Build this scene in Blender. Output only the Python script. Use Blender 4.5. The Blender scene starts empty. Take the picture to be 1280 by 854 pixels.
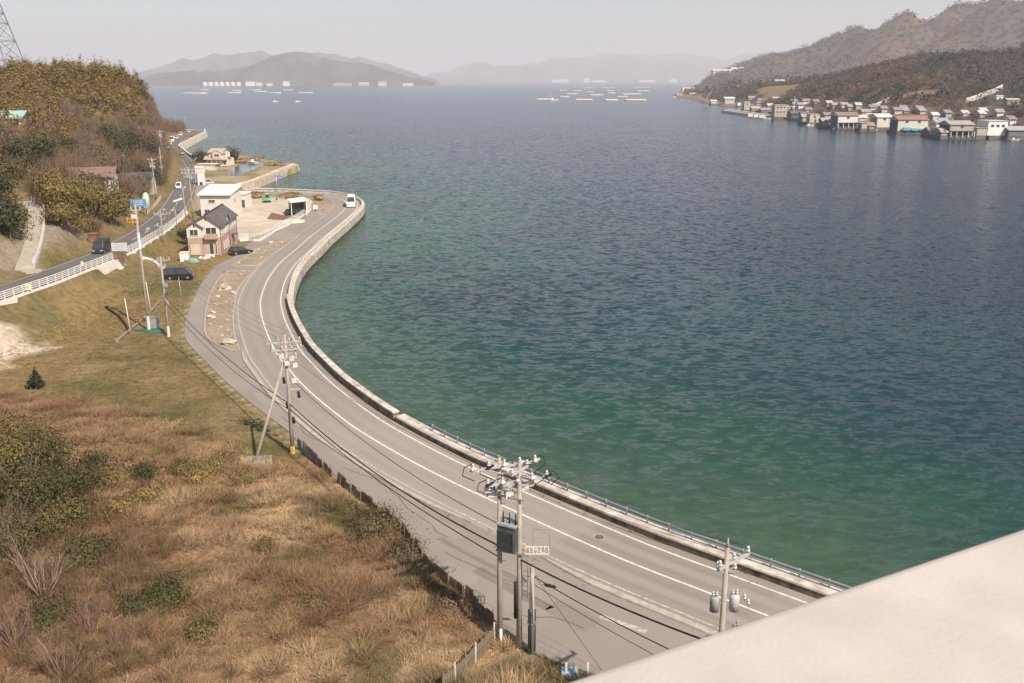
import bpy, math, random
import numpy as np
from mathutils import Vector, Matrix
from mathutils.geometry import tessellate_polygon

# ------------------------------------------------------------------ camera, sky, sun, exposure
SC = bpy.context.scene
H = 32.0                      # camera height above the coast road (m)
F = 1150.0                    # focal length in pixels of a 1280 px wide frame
TH = math.atan(327.0 / F)     # downward pitch
ST, CT = math.sin(TH), math.cos(TH)
cam_d = bpy.data.cameras.new('camera')
cam_d.sensor_width = 36.0
cam_d.lens = 36.0 * F / 1280.0
cam_d.clip_start = 0.05
cam_d.clip_end = 120000.0
cam_d.dof.use_dof = True
cam_d.dof.focus_distance = 160.0
cam_d.dof.aperture_fstop = 9.0
cam = bpy.data.objects.new('camera', cam_d)
cam.location = (0, 0, H)
cam.rotation_euler = (math.pi / 2 - TH, 0, 0)
SC.collection.objects.link(cam)
SC.camera = cam

SUN_EL = math.radians(45.0)
SUN_DIR = Vector((0.62, -0.78, 0)).normalized()          # horizontal direction towards the sun
world = bpy.data.worlds.new('World')
SC.world = world
world.use_nodes = True
wn = world.node_tree.nodes
wn.clear()
sky = wn.new('ShaderNodeTexSky')
sky.sky_type = 'NISHITA'
sky.sun_disc = False
sky.sun_elevation = SUN_EL
sky.sun_rotation = math.atan2(SUN_DIR.x, SUN_DIR.y)
sky.air_density = 1.0
sky.dust_density = 1.7
sky.ozone_density = 1.0
bg = wn.new('ShaderNodeBackground')
bg.inputs['Strength'].default_value = 0.10
wo = wn.new('ShaderNodeOutputWorld')
world.node_tree.links.new(sky.outputs[0], bg.inputs[0])
world.node_tree.links.new(bg.outputs[0], wo.inputs[0])
sun_d = bpy.data.lights.new('sun', 'SUN')
sun_d.energy = 4.8
sun_d.angle = math.radians(0.53)
sun_d.color = (1.0, 0.895, 0.76)
sun = bpy.data.objects.new('sun', sun_d)
sv = Vector((SUN_DIR.x * math.cos(SUN_EL), SUN_DIR.y * math.cos(SUN_EL), math.sin(SUN_EL)))
sun.rotation_euler = sv.to_track_quat('Z', 'Y').to_euler()
sun.location = (60, -80, 140)
SC.collection.objects.link(sun)
SC.view_settings.view_transform = 'Standard'
SC.view_settings.look = 'None'
SC.view_settings.exposure = 0.45
SC.view_settings.gamma = 1.0
SC.view_settings.use_curve_mapping = False
SC.cycles.use_denoising = True
SC.cycles.max_bounces = 6
SC.cycles.diffuse_bounces = 2
SC.cycles.glossy_bounces = 2
SC.cycles.transparent_max_bounces = 4
SC.cycles.volume_bounces = 1

rng = np.random.default_rng(7)
R = random.Random(11)
SEA = -1.9

# ------------------------------------------------------------------ measuring helpers
def G(px, py, z=0.0):
    """the point of the level z that the photograph shows at a pixel"""
    u, v = (px - 640) / F, (427 - py) / F
    t = (H - z) / (ST - v * CT)
    return np.array((u * t, t * (CT + v * ST), z))
def ZA(py, Y):
    """height above the road of a pixel row at depth Y"""
    v = (427 - py) / F
    return H - Y * (ST - v * CT) / (CT + v * ST)
def AT(px, py, Y):
    """point at depth Y"""
    u, v = (px - 640) / F, (427 - py) / F
    t = Y / (CT + v * ST)
    return np.array((u * t, Y, H + t * (v * CT - ST)))
def line(pts, z=0.0, step=2.0):
    """pixel trace -> smooth ground polyline"""
    return smooth([G(p[0], p[1], p[2] if len(p) > 2 else z) for p in pts], step)
def smooth(P, step=2.0):
    P = [np.array(p, float) for p in P]
    P = [2 * P[0] - P[1]] + P + [2 * P[-1] - P[-2]]
    out = []
    for i in range(1, len(P) - 2):
        p0, p1, p2, p3 = P[i - 1:i + 3]
        n = max(1, int(np.linalg.norm(p2 - p1) / step))
        for k in range(n):
            t = k / n
            out.append(.5 * (2 * p1 + (p2 - p0) * t + (2 * p0 - 5 * p1 + 4 * p2 - p3) * t * t + (3 * p1 - p0 - 3 * p2 + p3) * t ** 3))
    out.append(P[-2])
    return np.array(out)
def offset(L, d, dz=0.0):
    """shift a polyline sideways: d > 0 to its right"""
    T = np.gradient(L[:, :2], axis=0)
    T /= np.linalg.norm(T, axis=1)[:, None] + 1e-9
    o = L.copy()
    dd = np.asarray(d)
    o[:, 0] += T[:, 1] * dd
    o[:, 1] -= T[:, 0] * dd
    o[:, 2] += dz
    return o
def resample(L, step):
    s = np.concatenate([[0], np.cumsum(np.linalg.norm(np.diff(L, axis=0), axis=1))])
    n = max(2, int(round(s[-1] / step)) + 1)
    q = np.linspace(0, s[-1], n)
    return np.stack([np.interp(q, s, L[:, k]) for k in range(3)], 1)
def pl_dist(P, L):
    """distance, signed side (left > 0) and interpolated z of a polyline, for points P (N,2)"""
    best = np.full(len(P), 1e18); sg = np.zeros(len(P)); zz = np.zeros(len(P))
    for i in range(len(L) - 1):
        a, b = L[i, :2], L[i + 1, :2]
        ab = b - a
        q = P - a
        t = np.clip((q @ ab) / (ab @ ab + 1e-12), 0, 1)
        r = q - t[:, None] * ab
        d2 = (r ** 2).sum(1)
        m = d2 < best
        best[m] = d2[m]
        sg[m] = np.sign(ab[0] * q[m, 1] - ab[1] * q[m, 0])
        zz[m] = L[i, 2] + t[m] * (L[i + 1, 2] - L[i, 2])
    return np.sqrt(best), sg, zz
def inside(P, poly):
    c = np.zeros(len(P), bool)
    x, y = P[:, 0], P[:, 1]
    n = len(poly)
    for i in range(n):
        x1, y1 = poly[i][0], poly[i][1]; x2, y2 = poly[(i + 1) % n][0], poly[(i + 1) % n][1]
        if y1 == y2: continue
        m = ((y1 > y) != (y2 > y)) & (x < (x2 - x1) * (y - y1) / (y2 - y1) + x1)
        c ^= m
    return c
def sst(x, a, b):
    t = np.clip((x - a) / (b - a), 0, 1)
    return t * t * (3 - 2 * t)
def vn(x, y, s, seed=0):
    x = np.asarray(x) / s; y = np.asarray(y) / s
    xi = np.floor(x).astype(np.int64); yi = np.floor(y).astype(np.int64)
    fx = x - xi; fy = y - yi
    fx = fx * fx * (3 - 2 * fx); fy = fy * fy * (3 - 2 * fy)
    def hsh(a, b):
        n = (a * 374761393 + b * 668265263 + seed * 144269) & 0x7fffffff
        n = ((n ^ (n >> 13)) * 1274126177) & 0x7fffffff
        return ((n ^ (n >> 16)) & 0xffff) / 65535.0
    return ((hsh(xi, yi) * (1 - fx) + hsh(xi + 1, yi) * fx) * (1 - fy) + (hsh(xi, yi + 1) * (1 - fx) + hsh(xi + 1, yi + 1) * fx) * fy)
def fbm(x, y, s, seed=0, o=4):
    v = 0; a = .5; t = 0
    for k in range(o):
        v = v + a * vn(x, y, s / 2 ** k, seed + k * 17); t += a; a *= .5
    return v / t

# ------------------------------------------------------------------ materials
MATS = {}
def _nt(name):
    m = bpy.data.materials.new(name)
    m.use_nodes = True
    nt = m.node_tree
    b = nt.nodes['Principled BSDF']
    return m, nt, b
def mat(name, col, rough=.8, var=.18, scale=1.0, bump=0.0, metal=0.0, spec=.3, col2=None, var2=.0, scale2=.12, bscale=None):
    """procedural surface: two noises of colour, one of relief"""
    if name in MATS: return MATS[name]
    m, nt, b = _nt(name)
    tc = nt.nodes.new('ShaderNodeTexCoord')
    n1 = nt.nodes.new('ShaderNodeTexNoise'); n1.inputs['Scale'].default_value = scale; n1.inputs['Detail'].default_value = 6
    nt.links.new(tc.outputs['Object'], n1.inputs['Vector'])
    mx = nt.nodes.new('ShaderNodeMix'); mx.data_type = 'RGBA'
    c = np.array(col)
    hi = np.clip(c * (1 + var), 0, .95); lo = c * (1 - var) if col2 is None else np.array(col2)
    mx.inputs[6].default_value = (*lo, 1); mx.inputs[7].default_value = (*hi, 1)
    rp = nt.nodes.new('ShaderNodeMapRange'); rp.inputs[1].default_value = .32; rp.inputs[2].default_value = .68
    nt.links.new(n1.outputs[0], rp.inputs[0]); nt.links.new(rp.outputs[0], mx.inputs[0])
    out = mx.outputs[2]
    if var2 > 0:
        n2 = nt.nodes.new('ShaderNodeTexNoise'); n2.inputs['Scale'].default_value = scale2; n2.inputs['Detail'].default_value = 4
        nt.links.new(tc.outputs['Object'], n2.inputs['Vector'])
        r2 = nt.nodes.new('ShaderNodeMapRange'); r2.inputs[1].default_value = .3; r2.inputs[2].default_value = .7
        r2.inputs[3].default_value = 1 - var2; r2.inputs[4].default_value = 1 + var2
        nt.links.new(n2.outputs[0], r2.inputs[0])
        vm = nt.nodes.new('ShaderNodeVectorMath'); vm.operation = 'SCALE'
        nt.links.new(out, vm.inputs[0]); nt.links.new(r2.outputs[0], vm.inputs['Scale'])
        out = vm.outputs[0]
    nt.links.new(out, b.inputs['Base Color'])
    b.inputs['Roughness'].default_value = rough
    b.inputs['Metallic'].default_value = metal
    b.inputs['Specular IOR Level'].default_value = spec
    if bump > 0:
        nb = nt.nodes.new('ShaderNodeTexNoise'); nb.inputs['Scale'].default_value = bscale or scale * 4; nb.inputs['Detail'].default_value = 5
        nt.links.new(tc.outputs['Object'], nb.inputs['Vector'])
        bp = nt.nodes.new('ShaderNodeBump'); bp.inputs['Strength'].default_value = 1.0; bp.inputs['Distance'].default_value = bump
        nt.links.new(nb.outputs[0], bp.inputs['Height']); nt.links.new(bp.outputs[0], b.inputs['Normal'])
    MATS[name] = m
    return m
def attr_mat(name, rough=.85, var=.25, scale=1.0, bump=0.0, spec=.15, bscale=None, trans=0.0):
    """colour from the mesh's own 'Col' attribute, broken up by noise"""
    if name in MATS: return MATS[name]
    m, nt, b = _nt(name)
    at = nt.nodes.new('ShaderNodeAttribute'); at.attribute_name = 'Col'
    tc = nt.nodes.new('ShaderNodeTexCoord')
    n1 = nt.nodes.new('ShaderNodeTexNoise'); n1.inputs['Scale'].default_value = scale; n1.inputs['Detail'].default_value = 8
    n1.inputs['Roughness'].default_value = .65
    nt.links.new(tc.outputs['Object'], n1.inputs['Vector'])
    rp = nt.nodes.new('ShaderNodeMapRange'); rp.inputs[1].default_value = .3; rp.inputs[2].default_value = .7
    rp.inputs[3].default_value = 1 - var; rp.inputs[4].default_value = 1 + var
    nt.links.new(n1.outputs[0], rp.inputs[0])
    vm = nt.nodes.new('ShaderNodeVectorMath'); vm.operation = 'SCALE'
    nt.links.new(at.outputs['Color'], vm.inputs[0]); nt.links.new(rp.outputs[0], vm.inputs['Scale'])
    nt.links.new(vm.outputs[0], b.inputs['Base Color'])
    b.inputs['Roughness'].default_value = rough
    b.inputs['Specular IOR Level'].default_value = spec
    if bump > 0:
        nb = nt.nodes.new('ShaderNodeTexNoise'); nb.inputs['Scale'].default_value = bscale or scale * 3; nb.inputs['Detail'].default_value = 6
        nt.links.new(tc.outputs['Object'], nb.inputs['Vector'])
        bp = nt.nodes.new('ShaderNodeBump'); bp.inputs['Distance'].default_value = bump
        nt.links.new(nb.outputs[0], bp.inputs['Height']); nt.links.new(bp.outputs[0], b.inputs['Normal'])
    MATS[name] = m
    return m

# ------------------------------------------------------------------ object helpers
COL = SC.collection
def setp(o, label=None, cat=None, group=None, kind=None):
    if label: o['label'] = label
    if cat: o['category'] = cat
    if group: o['group'] = group
    if kind: o['kind'] = kind
    return o
def empty(name, loc, label=None, cat=None, group=None, rz=0.0):
    o = bpy.data.objects.new(name, None)
    COL.objects.link(o)
    o.location = loc
    o.rotation_euler = (0, 0, rz)
    o.empty_display_size = .3
    return setp(o, label, cat, group)
def np_obj(name, v, f, m, col=None, parent=None, smooth=False, kind=None, loc=None):
    """mesh object from arrays; v in the parent's frame, f (n,3) or (n,4) or list"""
    me = bpy.data.meshes.new(name)
    if isinstance(f, np.ndarray):
        k = f.shape[1]; n = len(f)
        me.vertices.add(len(v)); me.vertices.foreach_set('co', np.asarray(v, np.float32).ravel())
        me.loops.add(n * k); me.loops.foreach_set('vertex_index', f.astype(np.int32).ravel())
        me.polygons.add(n); me.polygons.foreach_set('loop_start', np.arange(0, n * k, k, dtype=np.int32))
        me.update(calc_edges=True)
    else:
        me.from_pydata([tuple(p) for p in v], [], f); me.update()
    if col is not None:
        a = me.color_attributes.new('Col', 'FLOAT_COLOR', 'POINT')
        c = np.ones((len(v), 4), np.float32); c[:, :3] = col
        a.data.foreach_set('color', c.ravel())
    me.validate()
    me.polygons.foreach_set('use_smooth', np.full(len(me.polygons), smooth))
    me.materials.append(m)
    o = bpy.data.objects.new(name, me)
    COL.objects.link(o)
    if parent is not None: o.parent = parent
    if loc is not None: o.location = loc
    if kind: o['kind'] = kind
    return o
class MB:
    def __init__(s, off=(0, 0, 0)):
        s.v = []; s.f = []; s.off = np.array(off, float)
    def add(s, v, f):
        n = len(s.v)
        s.v += [tuple(np.asarray(p, float) - s.off) for p in v]
        s.f += [tuple(i + n for i in q) for q in f]
        return s
    def box(s, c, d, rz=0.0, tx=1.0, ty=1.0):
        """box centred at c with size d; its top face scaled by tx, ty"""
        hx, hy, hz = d[0] / 2, d[1] / 2, d[2] / 2
        ca, sa = math.cos(rz), math.sin(rz)
        v = []
        for z, a, b in ((-hz, 1, 1), (hz, tx, ty)):
            for x, y in ((-hx, -hy), (hx, -hy), (hx, hy), (-hx, hy)):
                x *= a; y *= b
                v.append((c[0] + x * ca - y * sa, c[1] + x * sa + y * ca, c[2] + z))
        return s.add(v, [(3, 2, 1, 0), (4, 5, 6, 7), (0, 1, 5, 4), (1, 2, 6, 5), (2, 3, 7, 6), (3, 0, 4, 7)])
    def bar(s, a, b, w, h=None):
        """straight bar of rectangular section from a to b"""
        a = Vector(a); b = Vector(b); h = h or w
        d = (b - a).normalized()
        up = Vector((0, 0, 1)) if abs(d.z) < .95 else Vector((0, 1, 0))
        x = d.cross(up).normalized(); y = x.cross(d)
        v = [p + x * (sx * w / 2) + y * (sy * h / 2) for p in (a, b) for sx, sy in ((-1, -1), (1, -1), (1, 1), (-1, 1))]
        return s.add(v, [(0, 1, 2, 3), (7, 6, 5, 4), (4, 5, 1, 0), (5, 6, 2, 1), (6, 7, 3, 2), (7, 4, 0, 3)])
    def cyl(s, a, b, r0, r1=None, n=8):
        return s.tube([a, b], [r0, r0 if r1 is None else r1], n)
    def tube(s, pts, r, n=6, cap=True):
        pts = [Vector(p) for p in pts]
        rr = r if isinstance(r, (list, tuple)) else [r] * len(pts)
        v = []; f = []
        px = None
        for i, p in enumerate(pts):
            d = (pts[min(i + 1, len(pts) - 1)] - pts[max(i - 1, 0)]).normalized()
            if px is None:
                up = Vector((0, 0, 1)) if abs(d.z) < .9 else Vector((1, 0, 0))
                px = d.cross(up).normalized()
            else:
                px = (px - d * px.dot(d)).normalized()
            y = d.cross(px)
            for k in range(n):
                a = 2 * math.pi * k / n
                v.append(p + (px * math.cos(a) + y * math.sin(a)) * rr[i])
        for i in range(len(pts) - 1):
            for k in range(n):
                f.append((i * n + k, i * n + (k + 1) % n, (i + 1) * n + (k + 1) % n, (i + 1) * n + k))
        if cap:
            f.append(tuple(range(n))[::-1]); f.append(tuple((len(pts) - 1) * n + k for k in range(n)))
        return s.add(v, f)
    def extr(s, prof, a, b):
        """profile (list of 2-D points) in the plane x-z, run from y=a to y=b"""
        n = len(prof)
        v = [(p[0], a, p[1]) for p in prof] + [(p[0], b, p[1]) for p in prof]
        f = [tuple(range(n)), tuple(range(2 * n - 1, n - 1, -1))]
        f += [(i, i + n, (i + 1) % n + n, (i + 1) % n) for i in range(n)]
        return s.add(v, f)
    def sweep(s, L, prof):
        """profile of (sideways to the right, up) points swept along a polyline, closed"""
        L = np.asarray(L); n = len(prof)
        v = []; f = []
        offs = [offset(L, p[0], p[1]) for p in prof]
        for i in range(len(L)):
            for k in range(n): v.append(offs[k][i])
        for i in range(len(L) - 1):
            for k in range(n):
                f.append((i * n + k, i * n + (k + 1) % n, (i + 1) * n + (k + 1) % n, (i + 1) * n + k))
        f.append(tuple(range(n))[::-1]); f.append(tuple((len(L) - 1) * n + k for k in range(n)))
        return s.add(v, f)
    def sheet(s, A, B):
        """surface between two polylines with equal counts"""
        n = len(A)
        return s.add(list(A) + list(B), [(i, n + i, n + i + 1, i + 1) for i in range(n - 1)])
    def poly(s, P):
        P = [Vector(p) for p in P]
        tr = tessellate_polygon([P])
        fs = []
        for t in tr:
            a, b, c = (P[i] for i in t)
            fs.append(tuple(t) if (b - a).cross(c - a).z > 0 else tuple(t)[::-1])
        return s.add(P, fs)
    def slab(s, P, h):
        """flat plate with a given outline and thickness (top at P)"""
        n = len(P)
        s.poly(P)
        v = [tuple(p) for p in P] + [(p[0], p[1], p[2] - h) for p in P]
        return s.add(v, [(i, i + n, (i + 1) % n + n, (i + 1) % n) for i in range(n)])
    def build(s, name, m, parent=None, smooth=False, kind=None, loc=None):
        me = bpy.data.meshes.new(name)
        me.from_pydata(s.v, [], s.f)
        import bmesh
        bm = bmesh.new(); bm.from_mesh(me)
        if s.nrm: bmesh.ops.recalc_face_normals(bm, faces=bm.faces)
        bm.to_mesh(me); bm.free()
        me.polygons.foreach_set('use_smooth', np.full(len(me.polygons), smooth))
        me.materials.append(m)
        o = bpy.data.objects.new(name, me)
        COL.objects.link(o)
        if parent is not None: o.parent = parent
        if loc is not None: o.location = loc
        if kind: o['kind'] = kind
        return o
    nrm = True
def copy_tree(o, parent=None):
    c = o.copy()
    COL.objects.link(c)
    c.parent = parent
    for ch in o.children: copy_tree(ch, c)
    return c

# ------------------------------------------------------------------ the palette
M_asph = mat('asphalt', (.285, .247, .212), .85, .10, 9.0, .004, var2=.10, scale2=.07)
M_asph2 = mat('old_asphalt', (.272, .233, .198), .88, .06, 7.0, .003, var2=.10, scale2=.09)
M_asph3 = mat('dark_asphalt', (.145, .128, .116), .85, .12, 4.0, .006, var2=.15, scale2=.08)
M_paint = mat('road_paint', (.72, .69, .64), .7, .12, 3.0, col2=(.5, .47, .42))
M_worn = mat('worn_paint', (.50, .45, .38), .8, .2, 4.0, col2=(.26, .23, .19))
M_kerb = mat('kerb_concrete', (.40, .35, .29), .9, .2, 2.0, .01)
M_conc = mat('concrete', (.50, .45, .39), .9, .18, .8, .01, var2=.12, scale2=.2)
M_cream = mat('pale_concrete', (.64, .57, .49), .85, .10, 1.2, .004, var2=.08, scale2=.3)
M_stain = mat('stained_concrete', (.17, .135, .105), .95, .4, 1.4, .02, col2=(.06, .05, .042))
M_weath = mat('weathered_concrete', (.40, .36, .31), .92, .2, .9, .02, col2=(.24, .205, .17), var2=.16, scale2=.35)
M_weath2 = mat('weathered_coping', (.58, .52, .445), .9, .15, 1.1, .015, col2=(.34, .295, .245), var2=.10, scale2=.5)
M_tide = mat('tide_stain', (.05, .048, .035), .7, .4, 1.5, .03)
M_white = mat('white_paint', (.70, .68, .645), .55, .06, 2.0)
M_wall = mat('white_render', (.62, .575, .515), .8, .08, 1.0, var2=.06, scale2=.4)
M_galv = mat('galvanised_steel', (.42, .42, .41), .45, .1, 4.0, metal=.6)
M_pole = mat('pole_concrete', (.36, .315, .265), .9, .16, 1.2, .004)
M_arm = mat('pale_steel', (.42, .41, .385), .5, .1, 4.0)
M_dark = mat('dark_metal', (.045, .047, .05), .55, .2, 3.0)
M_cable = mat('black_rubber', (.02, .019, .018), .7, .2, 2.0)
M_porc = mat('porcelain', (.57, .55, .525), .3, .06, 4.0, spec=.5)
M_trans = mat('transformer_grey', (.30, .31, .31), .5, .12, 2.0)
M_transd = mat('transformer_dark', (.075, .082, .085), .55, .2, 3.0)
M_glass = mat('window_glass', (.045, .052, .058), .12, .25, .8, spec=.6)
M_tyre = mat('tyre', (.018, .018, .018), .85, .1, 5.0)
M_rust = mat('rusty_sheet', (.21, .135, .09), .9, .45, 1.6, .01, col2=(.11, .07, .05))
M_zinc = mat('weathered_zinc', (.25, .255, .26), .7, .3, 1.8, .006, col2=(.16, .12, .09))
M_wood = mat('grey_wood', (.21, .16, .11), .9, .3, 3.0, .006)
M_leaf = attr_mat('foliage', .8, .22, .9)
M_grass = attr_mat('grass_blades', .85, .15, .6)
M_soil = attr_mat('ground_cover', .95, .38, 1.1, .12, bscale=1.6)
M_rock = mat('rock', (.40, .34, .27), .9, .3, 1.5, .03)
M_sand = mat('sandy_yard', (.48, .40, .31), .95, .14, .25, .01, var2=.12, scale2=.06)
# ------------------------------------------------------------------ lines of the place
_c = [(960.5, 770), (870, 735), (780, 700), (660, 646.5), (540, 590), (460, 545), (424, 520), (383, 485.6), (360, 460), (344, 439), (330, 406), (325.8, 386),
      (326.6, 371), (335.7, 348), (351, 328), (372, 310), (386.8, 297), (412.6, 277.4), (429, 263.5), (433, 256.5), (430, 250.8), (422, 247.6),
      (405.5, 244.8), (387, 243.4), (340, 241.5), (300, 240.9), (268, 241.5)]
_P = [G(*p) for p in _c]
_e = (_P[0] - _P[1]) / np.linalg.norm(_P[0] - _P[1])
_P = [_P[0] + _e * k for k in (60, 45, 30, 15)] + _P
CL = smooth(_P, 2.0)                                   # centre line of the coast road, from under the bridge to the junction
RL = offset(CL, 2.95)
_s = [(741, 842), (700.5, 829), (662, 815), (623.5, 780), (592.5, 750), (541, 709), (510, 668), (480, 642), (448, 618), (424, 598), (401, 579), (378, 560), (365, 543), (344.4, 527),
      (313.5, 503.6), (280, 475), (258, 453), (244, 439), (232, 423), (231.4, 404.4), (240, 378.5), (252, 354), (270, 333), (293, 320.7), (306, 309), (330, 297.5),
      (360, 284), (385, 269), (399, 255)]
_P = [G(*p) for p in _s]
_P = [_P[0] + np.array((30., -14., 0)) * k for k in (1, .66, .33, .12)] + _P
SLN = smooth(_P, 2.0)                                  # landward edge of the old road
def zroad(Y):
    return np.interp(Y, [60, 100, 120, 155, 185, 208, 240, 267, 300, 400, 600], [6.4, 5.2, 4.6, 3.3, 2.3, 1.7, 1.0, .6, .6, 1.0, 1.2])
def GU(px, py):
    z = 2.0
    for _ in range(30):
        z = .5 * z + .5 * float(zroad(G(px, py, z)[1]))
    return G(px, py, z)
_u = [(0, 366), (56, 347), (130, 319), (160, 303), (190, 285), (213, 265.5), (226, 245), (233, 225), (233, 210), (228, 200), (222, 192), (217, 185), (218, 178.5), (229, 171.5), (245, 165.5)]
_P = [GU(*p) for p in _u]
_P = [_P[0] + np.array((-3., -55., 1.9))] + _P + [_P[-1] + np.array((-8., 16, 0)), _P[-1] + np.array((-40., 30, 0))]
UL = smooth(_P, 3.0)                                   # centre line of the upper road
UL[:, 2] = zroad(UL[:, 1])
UW = 3.4

# outline of the land at the water, counter-clockwise from the bridge
_w = offset(CL, 4.5)
_w = _w[_w[:, 1] < 600]
shore = [tuple(p[:2]) for p in _w[:-6]]
shore += [tuple(G(*p)[:2]) for p in [(300, 236.5), (292, 237), (300, 234), (320, 227), (345, 217), (374.5, 208.5), (372, 203), (355, 202), (335, 198), (310, 192),
          (288, 188), (268, 190), (250, 201), (243, 200), (236, 195), (227, 188), (224, 184.5), (235, 178), (248, 171.5), (256.5, 167), (255, 164), (242, 160.5)]]
shore += [(-250, 610), (-330, 640), (-460, 650), (-460, 20), (-60, 20), (40, 20)]
SHORE = np.array(shore)
SHL = np.c_[SHORE, np.zeros(len(SHORE))]
SHL = np.vstack([SHL, SHL[:1]])

def hill(P, dU):
    """rise of the wooded hill behind the upper road"""
    Y = P[:, 1]
    top = np.interp(Y, [80, 200, 300, 380, 440, 480, 515, 550, 640], [26, 27, 29, 31, 29, 22, 9, 3, 2])
    k = np.interp(Y, [100, 240, 330, 390, 600], [30, 46, 28, 4.5, 4])
    d = np.clip(dU - 4.6, 0, None)
    n = (fbm(P[:, 0], P[:, 1], 60, 3) - .5) * 7 * sst(d, 8, 60)
    return top * (1 - np.exp(-d / k)) + n
def ground_raw(x, y):
    P = np.stack([np.atleast_1d(np.asarray(x, float)), np.atleast_1d(np.asarray(y, float))], 1)
    dU, sU, zU = pl_dist(P, UL)
    sd = dU * sU                                        # > 0 : hill side
    dS, sS, _ = pl_dist(P, SLN)
    far = np.maximum(P[:, 1] - 235, 0)
    left = np.where(sS > 0, dS, 0) * (P[:, 1] < 330)
    X, Y = P[:, 0], P[:, 1]
    base = np.full(len(P), -.07)
    # meadow and scrub: gentle relief landward of the old road
    m = sst(left, .6, 7) * (1 - sst(Y, 160, 182))
    mound = 2.6 * sst(-X, 17, 42) * (1 - sst(Y, 66, 92))
    base += m * (.25 + (fbm(X, Y, 14, 5) - .35) * 1.1 * (1 - .5 * sst(Y, 80, 100)) + mound)
    # bank below the upper road
    bank = zU - .1 - 1.25 - np.clip(-sd - UW - 1.6, 0, None) * .52
    bank = bank + (fbm(X, Y, 9, 8) - .5) * .5
    low = np.maximum(base, bank)
    z = np.where(sd < -UW - 1.3, low, zU - .09)
    up = zU - .09 + hill(P, sd)
    z = np.where(sd > UW + 1.2, up, z)
    junction = (Y > 228) & (sd < -UW)
    z = np.where(junction, np.minimum(z, np.maximum(-.07, zU - .12 - np.clip(-sd - UW - 2, 0, None) * .12)), z)
    # into the sea
    ins = inside(P, SHORE)
    dW, _, _ = pl_dist(P, SHL)
    sw = np.where(ins, dW, -dW)
    z = np.where(sw < .5, np.minimum(z, -.07 - np.clip((.5 - sw) * 6.0, 0, 6)), z)
    z = np.where(sw < -.6, -6.0, z)
    return z
def ground(x, y): return ground_raw(x, y)
def gz(x, y):
    return float(ground(x, y)[0])
def GT(px, py):
    """point of the terrain at a pixel"""
    u, v = (px - 640) / F, (427 - py) / F
    d = np.array((u, CT + v * ST, v * CT - ST))
    ts = np.arange(30, 900, 1.0)
    q = ts[:, None] * d + np.array((0, 0, H))
    g = ground(q[:, 0], q[:, 1])
    i = int(np.argmax(g > q[:, 2]))
    t = ts[i] - .5
    p = t * d
    return np.array((p[0], p[1], float(ground(p[0], p[1])[0])))

def nearest(L, g): return int(np.argmin(np.hypot(L[:, 0] - g[0], L[:, 1] - g[1])))
# lane up the hillside at the left edge: the ground is graded to it
LN = smooth([GT(30, 338), GT(37, 322), GT(43, 300), GT(46, 280), GT(45, 262), GT(30, 248)], 2.0)
LN = np.vstack([LN[:1], LN])
LN[0, :2] = UL[nearest(UL, LN[1]), :2] + (LN[1, :2] - UL[nearest(UL, LN[1]), :2]) * .55
LN = resample(LN, 1.5)
LN[:, 2] = np.convolve(np.pad(ground_raw(LN[:, 0], LN[:, 1]), 6, 'edge'), np.ones(13) / 13, 'valid')
LN[:3, 2] = zroad(LN[:3, 1]) + np.array((.02, .2, .45))
def ground(x, y):
    z = ground_raw(x, y)
    P = np.stack([np.atleast_1d(np.asarray(x, float)), np.atleast_1d(np.asarray(y, float))], 1)
    m = (P[:, 0] < -60) & (P[:, 0] > -130) & (P[:, 1] > 100) & (P[:, 1] < 240)
    if m.any():
        d, _, zl = pl_dist(P[m], LN)
        w = 1 - sst(d, 2.2, 6.5)
        dU, sU, _ = pl_dist(P[m], UL)
        w *= sst(dU, UW + .8, UW + 2.5)
        z[m] = z[m] * (1 - w) + (zl - .1) * w
    return z

# ------------------------------------------------------------------ ground sheet
def grid(xs, ys):
    X, Y = np.meshgrid(xs, ys)
    nx, ny = len(xs), len(ys)
    i = np.arange(nx * ny).reshape(ny, nx)
    f = np.stack([i[:-1, :-1].ravel(), i[:-1, 1:].ravel(), i[1:, 1:].ravel(), i[1:, :-1].ravel()], 1)
    return X.ravel(), Y.ravel(), f
xs = np.concatenate([np.arange(-460, -100, 5.), np.arange(-100, 70, 1.0)])
ys = np.concatenate([np.arange(22, 210, 1.0), np.arange(210, 260, 2.0), np.arange(260, 640, 4.), [680, 740, 800]])
X, Y, f = grid(xs, ys)
Zg = ground(X, Y)
P2 = np.stack([X, Y], 1)
dU, sU, zU = pl_dist(P2, UL); sdU = dU * sU
dS, sS, _ = pl_dist(P2, SLN)
straw = np.array((.20, .142, .066)); green = np.array((.098, .088, .028)); dirt = np.array((.36, .285, .195)); floor_ = np.array((.17, .115, .06)); dry = np.array((.26, .182, .096))
def lerp(a, b, t): return a + (b - a) * t[:, None]
def scrub_mask(x, y):
    return 1 - sst(y + .55 * (np.asarray(x) + 22) * (np.asarray(x) < -22) + (fbm(x, y, 8, 71) - .5) * 9, 71, 75.5)
def scrub_col(x, y):
    """dead grass: straw, tan, rust and olive drifts"""
    a, b_, c_, d_ = fbm(x, y, 4.5, 72), fbm(x, y, 11, 73), fbm(x, y, 3, 74), fbm(x, y, 7, 75)
    pale = np.array((.41, .28, .158)); mid_ = np.array((.30, .190, .103)); rst = np.array((.205, .122, .068)); grn = np.array((.125, .10, .042))
    cc = lerp(np.tile(mid_, (len(a), 1)), pale, sst(a, .43, .60)); cc = lerp(cc, rst, sst(b_, .44, .60) * .8)
    cc = lerp(cc, grn, sst(c_ * .6 + d_ * .4, .52, .64) * .8)
    return lerp(cc, rst, sst(-np.asarray(x) - .25 * (np.asarray(y) - 50), 15, 30) * .35)
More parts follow.
